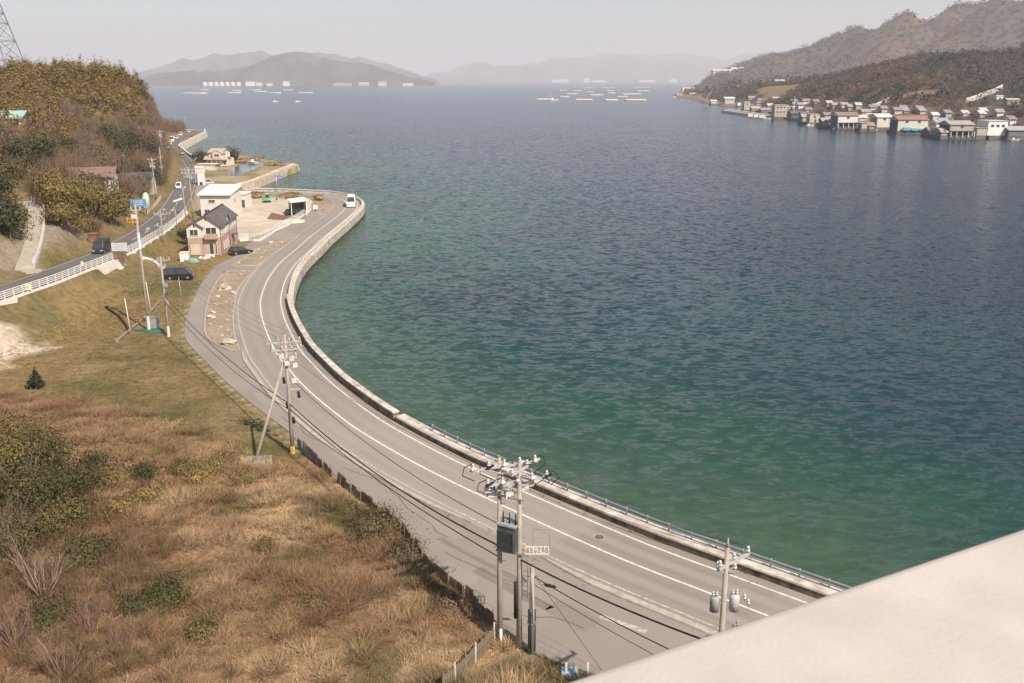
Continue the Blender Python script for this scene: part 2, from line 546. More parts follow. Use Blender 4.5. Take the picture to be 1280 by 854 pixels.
n1 = fbm(X, Y, 11, 21); n2 = fbm(X, Y, 4, 22); n3 = fbm(X, Y, 26, 23)
col = lerp(np.tile(straw, (len(X), 1)), green, sst(n1 * .6 + n2 * .4, .40, .62) * .85)
col = lerp(col, dry, sst(n2, .52, .7) * .6)
scrub = scrub_mask(X, Y) * (sS > 0)
col = lerp(col, np.zeros(3), scrub) + scrub_col(X, Y) * scrub[:, None] * .8
verge = (1 - sst(dS, 0, 2.5)) * (sS > 0) * sst(Y, 84, 96)
col = lerp(col, np.array((.17, .15, .05)), verge * .7)
col = lerp(col, dirt, (1 - sst(dS, 0, 1.0)) * (sS > 0) * .8)
bankm = sst(-sdU, UW + 1.4, UW + 2) * (1 - sst(-sdU, 16, 22)) * (Y < 215)
col = lerp(col, np.array((.22, .15, .066)), bankm * .6)
col = lerp(col, np.array((.12, .105, .045)), bankm * sst(fbm(X, Y, 16, 31), .5, .62) * .75)
wood = sst(sdU, UW + 1.0, UW + 5)
col = lerp(col, floor_, wood * .9)
cutm = wood * (1 - sst(sdU, 12, 15)) * sst(Y, 112, 120) * (1 - sst(Y, 164, 172))
col = lerp(col, np.array((.26, .215, .165)) * 1.0, cutm * (.55 + .45 * n2))
patch = GT(5, 425)
pd = np.hypot((X - patch[0]) / 1.0, (Y - patch[1]) / 1.4)
col = lerp(col, np.array((.46, .38, .285)), 1 - sst(pd + (n2 - .5) * 9 + (n1 - .5) * 4, 2.6, 5.0))
yard = (Y > 225) & (sdU < -UW)
col = lerp(col, np.array((.33, .26, .16)), yard * (.4 + .5 * n1))
point = yard & (Y > 270)
col = lerp(col, np.array((.15, .125, .05)), point * sst(n2, .45, .6) * .8)
col = lerp(col, np.array((.40, .31, .20)), point * sst(n1, .52, .66) * .7)
v = np.stack([X, Y, Zg], 1)
keep = (Zg[f] > -5.9).any(1)
setp(np_obj('ground', v, f[keep], M_soil, col, smooth=True), 'grassy ground sloping from the wooded hill to the shore', None, kind='structure')

# ------------------------------------------------------------------ sea
def ladder(lo, hi, step, far, g=1.25):
    a = list(np.arange(lo, hi + .1, step)); s = step
    while a[-1] < far: s *= g; a.append(a[-1] + s)
    s = step
    while a[0] > -far: s *= g; a.insert(0, a[0] - s)
    return np.array(a)
xs = ladder(-280, 420, 6., 46000); ys = ladder(10, 480, 6., 46000); ys = ys[ys > -400]
X, Y, f = grid(xs, ys)
P2 = np.stack([X, Y], 1)
dW, _, _ = pl_dist(P2, SHL)
ins = inside(P2, SHORE)
dep = np.where(ins, 0, dW)
n1 = fbm(X, Y, 70, 41); n2 = fbm(X, Y, 24, 42)
nearg = 1 - sst(Y - .25 * X, 60, 190)
dd = dep * np.where(nearg > 0, 1 / (1 + .25 * nearg), 1) + (n1 - .5) * 70 + (n2 - .5) * 30
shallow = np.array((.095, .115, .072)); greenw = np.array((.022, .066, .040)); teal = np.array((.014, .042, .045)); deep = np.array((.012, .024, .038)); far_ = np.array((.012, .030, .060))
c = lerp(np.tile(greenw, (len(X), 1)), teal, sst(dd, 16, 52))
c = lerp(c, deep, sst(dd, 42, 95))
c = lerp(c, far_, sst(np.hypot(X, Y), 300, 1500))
weed = sst(n2 * .5 + n1 * .5, .5, .62) * (1 - sst(dep, 50, 90)) * sst(dep, 3, 15) * sst(Y, 110, 150)
c = lerp(c, np.array((.022, .035, .035)), weed * .75)
c = lerp(c, shallow, (1 - sst(dep + (n2 - .5) * 10, 1.0, 8 + 14 * nearg)) * .42)
m, nt, b = _nt('sea_water')
at = nt.nodes.new('ShaderNodeAttribute'); at.attribute_name = 'Col'
tc = nt.nodes.new('ShaderNodeTexCoord')
mp = nt.nodes.new('ShaderNodeMapping'); mp.inputs['Rotation'].default_value = (0, 0, math.radians(-12)); mp.inputs['Scale'].default_value = (.55, 1.0, 1.0)
nt.links.new(tc.outputs['Object'], mp.inputs['Vector'])
def nz(scale, detail, rough=.55, dist=0.0, vec=mp):
    n = nt.nodes.new('ShaderNodeTexNoise'); n.inputs['Scale'].default_value = scale; n.inputs['Detail'].default_value = detail
    n.inputs['Roughness'].default_value = rough; n.inputs['Distortion'].default_value = dist
    nt.links.new(vec.outputs[0], n.inputs['Vector']); return n
w1, w2, w3 = nz(1.5, 4, .62, .3), nz(.60, 2, .5, .6), nz(.018, 3)
def mth(op, a, b_):
    q = nt.nodes.new('ShaderNodeMath'); q.operation = op
    for k, s in enumerate((a, b_)):
        if isinstance(s, (int, float)): q.inputs[k].default_value = s
        else: nt.links.new(s, q.inputs[k])
    return q.outputs[0]
gust = mth('MULTIPLY_ADD', w3.outputs[0], 1.6); gust.node.inputs[2].default_value = .15
def vmath(op, a, b_):
    q = nt.nodes.new('ShaderNodeVectorMath'); q.operation = op
    for k, v_ in enumerate((a, b_)):
        if v_ is None: continue
        if isinstance(v_, tuple): q.inputs[k].default_value = v_
        else: nt.links.new(v_, q.inputs[k])
    return q.outputs[0]
# slopes of the chop: short wind waves under the gusts, longer waves below them
sl1 = vmath('MULTIPLY', vmath('SUBTRACT', w1.outputs[1], (.5, .5, .5)), (.85, 1.35, 0))
sg = nt.nodes.new('ShaderNodeVectorMath'); sg.operation = 'SCALE'; nt.links.new(sl1, sg.inputs[0]); nt.links.new(gust, sg.inputs['Scale'])
sl2 = vmath('MULTIPLY', vmath('SUBTRACT', w2.outputs[1], (.5, .5, .5)), (.20, .52, 0))
nrm_ = vmath('NORMALIZE', vmath('ADD', vmath('ADD', sg.outputs[0], sl2), (0, 0, 1)), None)
nt.links.new(nrm_, b.inputs['Normal'])
rp = nt.nodes.new('ShaderNodeMapRange'); rp.inputs[1].default_value = .3; rp.inputs[2].default_value = .7; rp.inputs[3].default_value = .80; rp.inputs[4].default_value = 1.22
nt.links.new(mth('ADD', mth('MULTIPLY', w2.outputs[0], .5), mth('MULTIPLY', w3.outputs[0], .5)), rp.inputs[0])
vm = nt.nodes.new('ShaderNodeVectorMath'); vm.operation = 'SCALE'
nt.links.new(at.outputs['Color'], vm.inputs[0]); nt.links.new(rp.outputs[0], vm.inputs['Scale'])
# small foam flecks on a few crests
ff = nz(.45, 4, .6, .6); fr = nt.nodes.new('ShaderNodeMapRange'); fr.inputs[1].default_value = .775; fr.inputs[2].default_value = .80
nt.links.new(ff.outputs[0], fr.inputs[0])
fm = nt.nodes.new('ShaderNodeMix'); fm.data_type = 'RGBA'; fm.inputs[7].default_value = (.5, .52, .52, 1)
nt.links.new(fr.outputs[0], fm.inputs[0]); nt.links.new(vm.outputs[0], fm.inputs[6])
nt.links.new(fm.outputs[2], b.inputs['Base Color'])
b.inputs['Roughness'].default_value = .16
b.inputs['Specular IOR Level'].default_value = .5
b.inputs['IOR'].default_value = 1.18
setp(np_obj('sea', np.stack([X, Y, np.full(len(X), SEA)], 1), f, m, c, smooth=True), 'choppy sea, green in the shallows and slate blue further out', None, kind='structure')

# ------------------------------------------------------------------ roads and markings
def road(name, label, build):
    o = build
    return setp(o, label, None, kind='structure')
def worn_road(L, lo, hi, tracks, base, dz=0.0):
    """road sheet whose colour carries polished wheel paths, an oil line and old patches"""
    L = resample(L, 1.0); ac = np.arange(lo, hi + .01, (hi - lo) / 26)
    V = np.concatenate([offset(L, a, dz) for a in ac]); n = len(L); i = np.arange(len(V)).reshape(len(ac), n)
    f = np.stack([i[:-1, :-1].ravel(), i[1:, :-1].ravel(), i[1:, 1:].ravel(), i[:-1, 1:].ravel()], 1)[:, ::-1]
    k = np.ones(len(V)); A_ = np.repeat(ac, n); S = np.tile(np.arange(n), len(ac)) * 1.0
    for t in tracks: k *= 1 - .085 * np.exp(-((A_ - t) / .28) ** 2) * (.6 + .8 * vn(S, A_ * 0 + t, 30, 3))
    k *= .90 + .20 * fbm(V[:, 0], V[:, 1], 16, 55) ; k *= .95 + .1 * fbm(S, A_ * 14, 9, 57)
    k *= 1 - .12 * (vn(S, A_ * 0, 23, 58) > .80) * (np.abs(A_ - np.round(A_ / 3.2) * 3.2) < 1.2)
    k = np.where(np.minimum(A_ - lo, hi - A_) < .5, k * (.86 + .2 * vn(S, A_, 3, 59)), k)
    return V, f, np.array(base)[None] * k[:, None]
V_, f_, c_ = worn_road(CL, -3.75, 3.85, (-2.3, -.85, .75, 2.2), (.292, .252, .216))
coast = setp(np_obj('coast_road', V_, f_, attr_mat('asphalt_worn', .85, .09, 7.0, .004, bscale=30), c_), 'grey two-lane coast road curving round the bay', kind='structure')
for nm, d, w, mt in (('edge_line', 2.95, .16, M_paint), ('centre_line', 0, .17, M_paint), ('edge_line', -3.2, .15, M_worn)):
    L = CL if d != -3.2 else CL[:-14]
    MB().sheet(offset(L, d - w / 2, .004), offset(L, d + w / 2, .004)).build(nm, mt, coast)
M_tar = mat('tar', (.06, .055, .05), .7, .2, 3)
def idx_near(g): return int(np.argmin(np.hypot(CL[:, 0] - g[0], CL[:, 1] - g[1])))
# old road beside it: from its landward edge to the edge of the coast road
LE = offset(CL, -3.7)
cut = int(np.argmin(np.hypot(LE[:, 0] - G(408, 262)[0], LE[:, 1] - G(408, 262)[1])))
PO = [(*p[:2], -.006) for p in SLN] + [(*p[:2], -.006) for p in LE[:cut + 1][::-1]]
old = setp(MB().poly(PO).build('old_road', M_asph2), 'worn side road and apron left of the coast road', kind='structure')
def onold(pts, z): return [(*G(*p)[:2], z) for p in pts]
q0, q1 = G(750, 770), G(808, 790)
d_ = (q1 - q0) / np.linalg.norm(q1 - q0); n_ = np.array((-d_[1], d_[0], 0)) * .22
MB().poly([(*(q0 - n_)[:2], .002), (*(q1 - n_)[:2], .002), (*(q1 + n_)[:2], .002), (*(q0 + n_)[:2], .002)]).build('stop_line', M_worn, old)
# asphalt patches and seams
for k, pts in enumerate([[(560, 700), (600, 722), (588, 735), (548, 711)], [(420, 560), (470, 588), (462, 596), (410, 566)]]):
    MB().poly(onold(pts, -.002)).build('repair_patch', M_asph, old)
for k, (px, py, ln, wd, sd_) in enumerate(((480, 590, 6, 1.1, 2), (555, 660, 4, 1.4, 3), (640, 735, 7, .8, 4), (715, 770, 3.5, 1.6, 5), (330, 500, 5, .9, 6), (600, 700, 9, .5, 8))):
    g_ = G(px, py); T_ = CL[idx_near(g_) + 1] - CL[idx_near(g_)]; T_ /= np.linalg.norm(T_); N_ = np.array((-T_[1], T_[0], 0)); q = random.Random(sd_)
    P_ = [g_ + T_ * ln / 2 * a_ + N_ * wd / 2 * b_ + np.array((q.uniform(-.15, .15), q.uniform(-.15, .15), 0)) for a_, b_ in ((-1, -1), (-.3, -1.05), (.4, -.95), (1, -1), (1, 1), (.2, .95), (-.5, 1.05), (-1, 1))]
    MB().poly([(*p[:2], -.001) for p in P_]).build('repair_patch', (mat('patch_asphalt_dark', (.20, .172, .148), .9, .1, 6) if k % 3 == 2 else (M_asph if k % 3 else mat('patch_asphalt', (.235, .20, .17), .9, .12, 6, .006))), old)
for k, (pts) in enumerate(([(430, 585), (470, 600), (520, 640), (560, 672)], [(560, 690), (600, 712), (640, 728), (690, 760)], [(640, 770), (690, 772), (730, 786)], [(350, 520), (400, 552), (440, 566)])):
    L_ = smooth([G(*p) for p in pts], 1.0); L_[:, :2] += rng.normal(size=(len(L_), 2)) * .12; L_[:, 2] = .0
    MB().sheet(offset(L_, -.03), offset(L_, .03)).build('crack_seal', M_tar, old)
# manhole on the coast road
g = G(749, 671.5)
o = empty('manhole_cover', (g[0], g[1], .004), 'round iron manhole cover in the near lane of the coast road', 'manhole cover')
MB().cyl((0, 0, 0), (0, 0, .012), .34, .34, 20).build('cover', mat('cast_iron', (.12, .11, .10), .7, .3, 9, .01), o)
mb = MB()
for k in range(20):
    a0, a1 = 2 * math.pi * k / 20, 2 * math.pi * (k + 1) / 20
    mb.add([(.36 * math.cos(a0), .36 * math.sin(a0), .01), (.44 * math.cos(a0), .44 * math.sin(a0), .01), (.44 * math.cos(a1), .44 * math.sin(a1), .01), (.36 * math.cos(a1), .36 * math.sin(a1), .01)], [(0, 1, 2, 3)])
mb.build('frame', M_kerb, o)
# kerbed median: two long kerbs with a gap for the side turning
KL = offset(CL, -3.72)
ia, ib = nearest(KL, G(902, 787)), nearest(KL, G(690, 702))
ic, id_ = nearest(KL, G(602, 658)), nearest(KL, G(304, 437))
def taper_kerb(name, L, w, label):
    L = resample(L, 1.6)
    n = len(L); ww = w * np.minimum(1, np.minimum(np.arange(n) + .35, n - .65 - np.arange(n)) / 3.0)
    o = empty(name, tuple(L[n // 2]), label, 'kerb')
    mb = MB(off=L[n // 2])
    ins_, top = offset(L, -ww, .13), offset(L, 0 * ww, .13)
    i0, t0 = offset(L, -ww - .03, -.02), offset(L, .03, -.02)
    mb.sheet(top, ins_); mb.sheet(t0, top); mb.sheet(ins_, i0)
    mb.nrm = False
    mb.add([i0[0], ins_[0], top[0], t0[0]], [(0, 1, 2, 3)]); mb.add([i0[-1], ins_[-1], top[-1], t0[-1]], [(3, 2, 1, 0)])
    p = mb.build('kerb_strip', M_kerb, o); return o
taper_kerb('median_kerb', KL[:ib + 1][::-1] if False else KL[:ib + 1], .5, 'pale kerb strip between coast road and apron, nearest the bridge')
taper_kerb('median_kerb', KL[ic:id_ + 1], .42, 'long pale kerb strip dividing coast road from old side road')
# gravel islands with kerb edging
def island(name, pts, label, z=.10):
    P = [(*G(*p)[:2], 0) for p in pts]
    P = smooth([np.array(p) for p in P + [P[0]]], 1.5)[:-1]
    o = setp(MB().slab([(p[0], p[1], z) for p in P], .16).build('gravel_island', mat('gravel', (.30, .235, .165), .95, .3, 2.2, .05, var2=.15, scale2=.3)), label, kind='structure')
    Lc = np.vstack([P, P[:2]])
    MB().sweep(Lc, [(-.09, -.02), (.09, -.02), (.09, z + .05), (-.09, z + .05)]).build('kerb_edging', M_kerb, o)
    return P
I1 = [(281, 340), (272, 352), (264, 367), (258, 387), (256, 405), (258, 421), (272, 432), (286, 438), (299, 440), (293.5, 420), (291.5, 401), (293, 385), (297, 365), (306, 350), (314, 340)]
I2 = [(290, 332.5), (305, 332.5), (322, 332), (340, 319), (372, 296.5), (350, 303), (330, 309), (310, 320)]
I3 = [(404, 268), (414.5, 259.5), (414, 255.5), (409, 255), (400, 262), (397, 268)]
for k, (pp, lb) in enumerate(((I1, 'long stony island between old road and coast road'), (I2, 'narrow stony island in front of the black parked car'), (I3, 'small bare island by the shelter at the bend'))):
    island('gravel_island', pp, lb)
# upper road
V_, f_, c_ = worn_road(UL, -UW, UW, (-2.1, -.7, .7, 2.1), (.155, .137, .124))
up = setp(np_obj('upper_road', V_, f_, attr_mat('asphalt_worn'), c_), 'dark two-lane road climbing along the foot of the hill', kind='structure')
MB().sheet(offset(UL, -2.95, .004), offset(UL, -2.80, .004)).build('edge_line', M_worn, up)
MB().sheet(offset(UL, 2.80, .004), offset(UL, 2.95, .004)).build('edge_line', M_worn, up)
dash = resample(UL, 1.0)
i = nearest(dash, GU(150, 310))
while i < len(dash) - 8 and dash[i, 1] < 470:
    MB().sheet(offset(dash[i:i + 6], -.08, .005), offset(dash[i:i + 6], .08, .005)).build('centre_dash', M_paint, up); i += 11
for px, py in ((184.5, 286), (205, 262)):
    g = GU(px, py); k = nearest(dash, g); T = dash[k + 1] - dash[k]; T /= np.linalg.norm(T); n = np.array((-T[1], T[0], 0))
    for s in (-.5,):
        c = g + n * 0; z = np.array((0, 0, .012))
        MB().add([c - T * 1.9 + n * .12 + z, c + T * .3 + n * .12 + z, c + T * .3 - n * .12 + z, c - T * 1.9 - n * .12 + z, c + T * .3 + n * .45 + z, c + T * 1.9 + z, c + T * .3 - n * .45 + z], [(0, 1, 2, 3), (4, 5, 6)]).build('lane_arrow', M_paint, up)
# island marking at the junction
MB().poly([GU(*p) + np.array((0, 0, .012)) for p in ((216, 251), (227, 247), (229, 249), (217, 253.5))]).build('hatched_island', M_paint, up)
# junction apron
J = [GU(240, 266), GU(243, 250), GU(243.5, 234), GU(243, 226)] + [G(262, 229, .0), G(290, 236.5, .0), G(300, 238.6, .0), G(300, 245, .0), G(286, 246, .0), G(256, 262, .2), G(250, 268, .6)]
J = [(p[0], p[1], max(.0, float(zroad(p[1])) - .1) * (1 - sst(np.array(p[0]), -88, -80)) - .005) for p in J]
mbj = MB(); mbj.poly(J); setp(mbj.build('junction_apron', M_asph2), 'grey apron where the coast road meets the upper road', kind='structure')
YD = [(299, 302), (330, 292), (352, 283), (372, 271), (386, 262), (391, 252), (385, 247.5), (345, 247), (312, 247), (298, 252), (294, 262), (290, 280), (297, 300)]
setp(MB().poly([(*G(*p)[:2], -.002) for p in YD]).build('yard', M_sand), 'pale sandy yard behind the white fence', kind='structure')
setp(MB().sheet(offset(LN, -1.35, .04), offset(LN, 1.35, .04)).sheet(offset(LN, 1.35, .04), offset(LN, 1.5, -.8)).sheet(offset(LN, -1.5, -.8), offset(LN, -1.35, .04)).build('hill_lane', mat('lane_concrete', (.36, .31, .25), .9, .15, 1.0, .01)), 'narrow concrete lane climbing the hillside at the left', kind='structure')
# ------------------------------------------------------------------ the bridge the photograph was taken from
BD = np.array((.888, .460, 0)); BD /= np.linalg.norm(BD); BN = np.array((-BD[1], BD[0], 0))
brz = math.atan2(BD[1], BD[0])
br = empty('road_bridge', (0, 0, 0), 'pale concrete bridge parapet close by in the bottom right corner', 'bridge', rz=brz)
M_par = mat('parapet_concrete', (.485, .435, .382), .88, .06, 9.0, .0008, var2=.055, scale2=1.1, bscale=120)
def rounded(x0, x1, z0, z1, r):
    P = [(x0, z0), (x1, z0)]
    for cx, a0 in ((x1 - r, 0), (x0 + r, 90)):
        for k in range(5):
            a = math.radians(a0 + 22.5 * k); P.append((cx + r * math.cos(a), z1 - r + r * math.sin(a)))
    return P
PZ = 31.25
mb = MB(); pr = rounded(.40, .8890, 29.9, PZ, .022)
n = len(pr)
for x0, x1 in ((-70, 130),):
    v = [(x0, p[0], p[1]) for p in pr] + [(x1, p[0], p[1]) for p in pr]
    mb.add(v, [tuple(range(n))[::-1], tuple(range(n, 2 * n))] + [(i, (i + 1) % n, (i + 1) % n + n, i + n) for i in range(n)])
mb.build('parapet', M_par, br)
MB().box((30, -3.6, 29.75), (200, 8.8, .3)).build('deck', M_asph, br)
MB().box((30, -8.2, 30.5), (200, .4, 1.2)).build('parapet', M_par, br)
for y in (-6, -1.2): MB().box((30, y, 28.6), (200, .6, 2.0)).build('girder', M_conc, br)
for x in (-62, 48, 125): MB().box((x, -3.6, 11.8), (2.2, 6.5, 31.6)).build('pier', M_conc, br)

# ------------------------------------------------------------------ seawalls and guard rails
def idx(px, py, L=CL): return nearest(L, G(px, py))
iB = idx(374, 376, offset(CL, 4.2)); iGap0 = idx(500, 520, offset(CL, 4.2)); iGap1 = iGap0
def wall(name, L, prof, m, label, cap=None, capm=None):
    r = L[len(L) // 2].copy(); r[2] = SEA - .6
    o = empty(name, tuple(r), label, 'seawall')
    MB(off=r).sweep(L, prof).build('wall_body', m, o)
    k0, k1 = prof[2], prof[3]
    def at(z): t = (z - k0[1]) / (k1[1] - k0[1]); return k0[0] + (k1[0] - k0[0]) * t
    MB(off=r).sweep(L, [(at(-3.0) - .2, -3.0), (at(-3.0) + .02, -3.0), (at(SEA + .55) + .02, SEA + .55), (at(SEA + .5) - .2, SEA + .5)]).build('tide_band', M_tide, o)
    if cap: MB(off=r).sweep(L, cap).build('coping', capm, o)
    return o
CF = resample(CL[iGap0:iB + 1], 2.0)
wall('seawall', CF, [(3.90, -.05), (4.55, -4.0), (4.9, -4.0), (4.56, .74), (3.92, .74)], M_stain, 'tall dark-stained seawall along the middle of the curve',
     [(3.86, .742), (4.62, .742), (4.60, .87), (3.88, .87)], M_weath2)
CN = resample(CL[:iGap1 + 1], 2.0)[:-1]
_t = CL[iGap1] - CN[-1]; CN = np.vstack([CN, CL[iGap1] - _t / np.linalg.norm(_t) * .55])
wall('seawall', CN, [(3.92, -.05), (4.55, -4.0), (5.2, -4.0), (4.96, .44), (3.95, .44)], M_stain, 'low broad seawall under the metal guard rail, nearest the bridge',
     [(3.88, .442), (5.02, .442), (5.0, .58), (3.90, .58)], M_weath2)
CB = resample(CL[iB - 1:-4], 2.0)
wall('seawall', CB, [(3.95, -.05), (4.55, -4.0), (5.3, -4.0), (4.75, .0), (4.0, .0)], M_weath, 'pale low seawall rounding the far bend of the coast road',
     [(3.88, .002), (4.85, .002), (4.82, .30), (3.92, .30)], M_weath2)
def guard_rail(L, d, z0, h, label, m_post, m_beam, step=2.0, beams=((.0, .28),), round_=False):
    L = resample(L, step)
    O = offset(L, d, z0)
    r = O[0]
    o = empty('guard_rail', tuple(r), label, 'guard rail')
    me = None
    for p in O:
        if me is None:
            q = MB().cyl((0, 0, -.05), (0, 0, h), .065, .06, 7).build('post', m_post, o, smooth=True); me = q
        else:
            q = me.copy(); COL.objects.link(q); q.parent = o
        q.location = p - r
    for (zb, hb) in beams:
        z = h - zb
        if round_: MB(off=r).tube(offset(L, d, z0 + z), .05, 6).build('rail', m_beam, o, smooth=True)
        else: MB(off=r).sweep(L, [(d - .10, z0 + z - hb), (d - .07, z0 + z - hb), (d - .13, z0 + z - hb * .5), (d - .07, z0 + z), (d - .10, z0 + z), (d - .16, z0 + z - hb * .5)]).build('rail', m_beam, o)
    return o
i0 = idx(524, 535, offset(CL, 4.5))
guard_rail(CL[:i0], 4.72, .58, .62, 'grey steel guard rail on the low seawall by the bridge', M_galv, M_galv, 2.0, ((0, .12), (.24, .12)))
guard_rail(CL[iB - 2:-4], 4.25, .30, .62, 'pale guard rail round the far bend of the coast road', M_wall, M_wall, 2.2, ((0, .30),))

# white railing on the upper road and the retaining wall that carries it
ia, ib = nearest(UL, GU(0, 380)), nearest(UL, GU(247, 264))
UR = resample(UL[max(ia - 8, 0):ib + 1], 2.05); UR[:, 2] = zroad(UR[:, 1])
r = UR[0]
o = empty('retaining_wall', tuple(r), 'pale retaining wall edging the upper road under the white railing', 'wall')
fall = np.clip(np.interp(UR[:, 1], [110, 150, 190, 215], [1.9, 1.7, .9, .5]), .3, 2)
mb = MB(off=r); n = len(UR)
a_, b_, c_, d_ = offset(UR, UW + .02, .16), offset(UR, UW + .55, .16), offset(UR, UW + 1.05, .0), offset(UR, UW + .02, -.3)
c_[:, 2] -= fall
mb.sheet(a_, b_); mb.sheet(b_, c_); mb.sheet(d_, a_)
mb.build('wall_body', M_cream, o)
o = empty('white_railing', tuple(r), 'white four-bar railing along the upper road', 'railing')
O = offset(UR, UW + .28, .16); q0 = None
for p in O:
    if q0 is None: q = q0 = MB().box((0, 0, .55), (.11, .11, 1.14)).build('post', M_white, o)
    else: q = q0.copy(); COL.objects.link(q); q.parent = o
    q.location = p - r
for z in (.28, .54, .80, 1.06):
    MB(off=r).sweep(UR, [(UW + .21, .13 + z), (UW + .35, .13 + z), (UW + .35, .21 + z), (UW + .21, .21 + z)]).build('rail', M_white, o)
# concrete platform with notice board
g = GU(139, 326); T = UL[nearest(UL, g) + 1] - UL[nearest(UL, g)]; a = math.atan2(T[1], T[0]) - math.pi / 2
g = offset(UL, UW + 1.6)[nearest(UL, g)]
o = empty('notice_board', (g[0], g[1], g[2] - .1), 'pale notice board on two brown posts beside the white railing', 'notice board', rz=a)
MB().box((-.75, 0, .95), (.34, .28, 1.9)).build('post', M_rust, o)
MB().box((.75, 0, .95), (.34, .28, 1.9)).build('post', M_rust, o)
MB().box((0, 0, .85), (1.1, .18, 1.5)).build('brown_panel', mat('brown_board', (.16, .085, .055), .7, .2, 4), o)
MB().box((0, -.16, 2.35), (2.5, .10, 1.35)).build('board', mat('board_face', (.50, .51, .50), .5, .1, 1.2), o)
mb = MB()
for k in range(4): mb.box((-.1 + .1 * (k % 2), -.225, 2.78 - k * .27), (1.7 - .3 * (k % 2), .012, .06))
mb.build('printed_lines', M_trans, o)
ctr = offset(UL, UW + 1.9)[nearest(UL, GU(139, 326))]
o = empty('concrete_apron', (ctr[0], ctr[1], ctr[2] - .2), 'cream concrete apron spilling down the bank below the notice board', 'apron')
_ap = [GT(*p) for p in ((122, 336), (136, 331), (150, 328), (158, 332), (153, 337), (146, 337), (134, 339), (122, 344))]
mb = MB(off=(ctr[0], ctr[1], ctr[2] - .2)); mb.slab([(p[0], p[1], p[2] + .3) for p in _ap], 1.4); mb.build('slab', M_cream, o)

# ------------------------------------------------------------------ buildings
def win(root, c, w, h, face, m=M_glass, fm=M_white, mull=True, name='window'):
    """window let into a wall: frame, pane, mullion"""
    c = np.array(c, float)
    ax, sgn = (1, -1) if face == '-y' else ((0, 1) if face == '+x' else (0, -1))
    def bx(mb, dx, dz, ww, hh, dep, out):
        p = c.copy(); p[1 - ax] += dx; p[2] += dz; p[ax] += sgn * out
        s = [0, 0, hh]; s[1 - ax] = ww; s[ax] = dep
        return mb.box(p, s)
    fr = MB(); t = max(.06, .05 * w)
    bx(fr, 0, h / 2, w + t, t, .10, .03); bx(fr, 0, -h / 2, w + 2.5 * t, t, .16, .05)
    bx(fr, -w / 2, 0, t, h, .10, .03); bx(fr, w / 2, 0, t, h, .10, .03)
    f_ = fr.build(name, fm, root)
    bx(MB(), 0, 0, w - t, h - t, .04, .012).build('pane', m, f_)
    if mull: bx(MB(), 0, 0, t * .8, h - t, .07, .02).build('mullion', fm, f_)
    return f_
def gable(mb, x0, x1, y0, y1, ze, zr, xr=None, over=.45, th=.16, axis='y'):
    """pitched roof with its ridge along y (or x), as two thick planes"""
    xr = (x0 + x1) / 2 if xr is None else xr
    sl = (zr - ze) / (xr - x0); sr = (zr - ze) / (x1 - xr)
    A = [(x0 - over, ze - sl * over), (xr, zr), (x1 + over, ze - sr * over)]
    prof = [(A[0][0], A[0][1]), (A[1][0], A[1][1]), (A[2][0], A[2][1]), (A[2][0], A[2][1] + th), (A[1][0], A[1][1] + th), (A[0][0], A[0][1] + th)]
    if axis == 'y': mb.extr(prof, y0 - over, y1 + over)
    else:
        n = len(prof)
        v = [(y0 - over, p[0], p[1]) for p in prof] + [(y1 + over, p[0], p[1]) for p in prof]
        mb.add(v, [tuple(range(n)), tuple(range(2 * n - 1, n - 1, -1))] + [(i, i + n, (i + 1) % n + n, (i + 1) % n) for i in range(n)])
    return mb
def gwall(mb, x0, x1, y0, y1, z0, ze, zr, xr=None, axis='y'):
    """walls with gable ends"""
    xr = (x0 + x1) / 2 if xr is None else xr
    prof = [(x0, z0), (x1, z0), (x1, ze), (xr, zr), (x0, ze)]
    if axis == 'y': mb.extr(prof, y0, y1)
    else:
        n = 5; v = [(y0, p[0], p[1]) for p in prof] + [(y1, p[0], p[1]) for p in prof]
        mb.add(v, [tuple(range(n)), tuple(range(2 * n - 1, n - 1, -1))] + [(i, i + n, (i + 1) % n + n, (i + 1) % n) for i in range(n)])
    return mb
M_brick = mat('pink_brick', (.41, .285, .225), .9, .12, 1.2, .01, var2=.06, scale2=.5)
M_rend = mat('cream_render', (.60, .54, .46), .85, .05, 1.0)
M_tile = mat('grey_roof_tiles', (.115, .10, .098), .7, .15, 2.5, .02)
M_beige = mat('beige_sheet', (.52, .44, .34), .8, .08, 1.0)
# the two-storey house beside the yard
fl, fr_, bk = G(237, 320), G(276, 320), G(297.5, 302)
hc = (fl + bk) / 2; rz = math.radians(5)
o = empty('two_storey_house', (hc[0], hc[1], -.1), 'two-storey house with pink brick ground floor, cream upper storey and dark grey roof', 'house', rz=rz)
W, D = 2.95, 7.6
MB().box((0, 0, 1.75), (2 * W, 2 * D, 3.5)).build('brick_storey', M_brick, o)
mb = gwall(MB(), -W + .02, W - .02, -D + .02, D - .02, 3.502, 5.75, 7.6, .5)
mb.build('upper_storey', M_rend, o)
gwall(MB(), -W - .05, -.3, -D - .55, -D + 1, 3.55, 5.45, 6.35).build('bay', M_rend, o)
MB().box((-W / 2 - .17, -D - .27, 1.75), (W - .35, .56, 3.58)).build('brick_bay', M_brick, o)
rf = gable(MB(), -W, W, -D, D, 5.75, 7.62, .5).build('roof', M_tile, o)
gable(MB(), -W - .05, -.3, -D - .5, -D + 2.5, 5.47, 6.37, over=.35, th=.13).build('bay_roof', M_tile, rf)
gable(MB(), -3.2, .2, .8, W, 5.76, 7.15, axis='x', over=.4, th=.14).build('side_gable_roof', M_tile, rf)
gwall(MB(), -3.0, .0, 1.0, W + .12, 3.6, 5.78, 7.05, axis='x').build('side_gable', M_rend, o)
MB().box((.5, 0, 7.86), (.3, 2 * D + .9, .14)).build('ridge_cap', M_dark, rf)
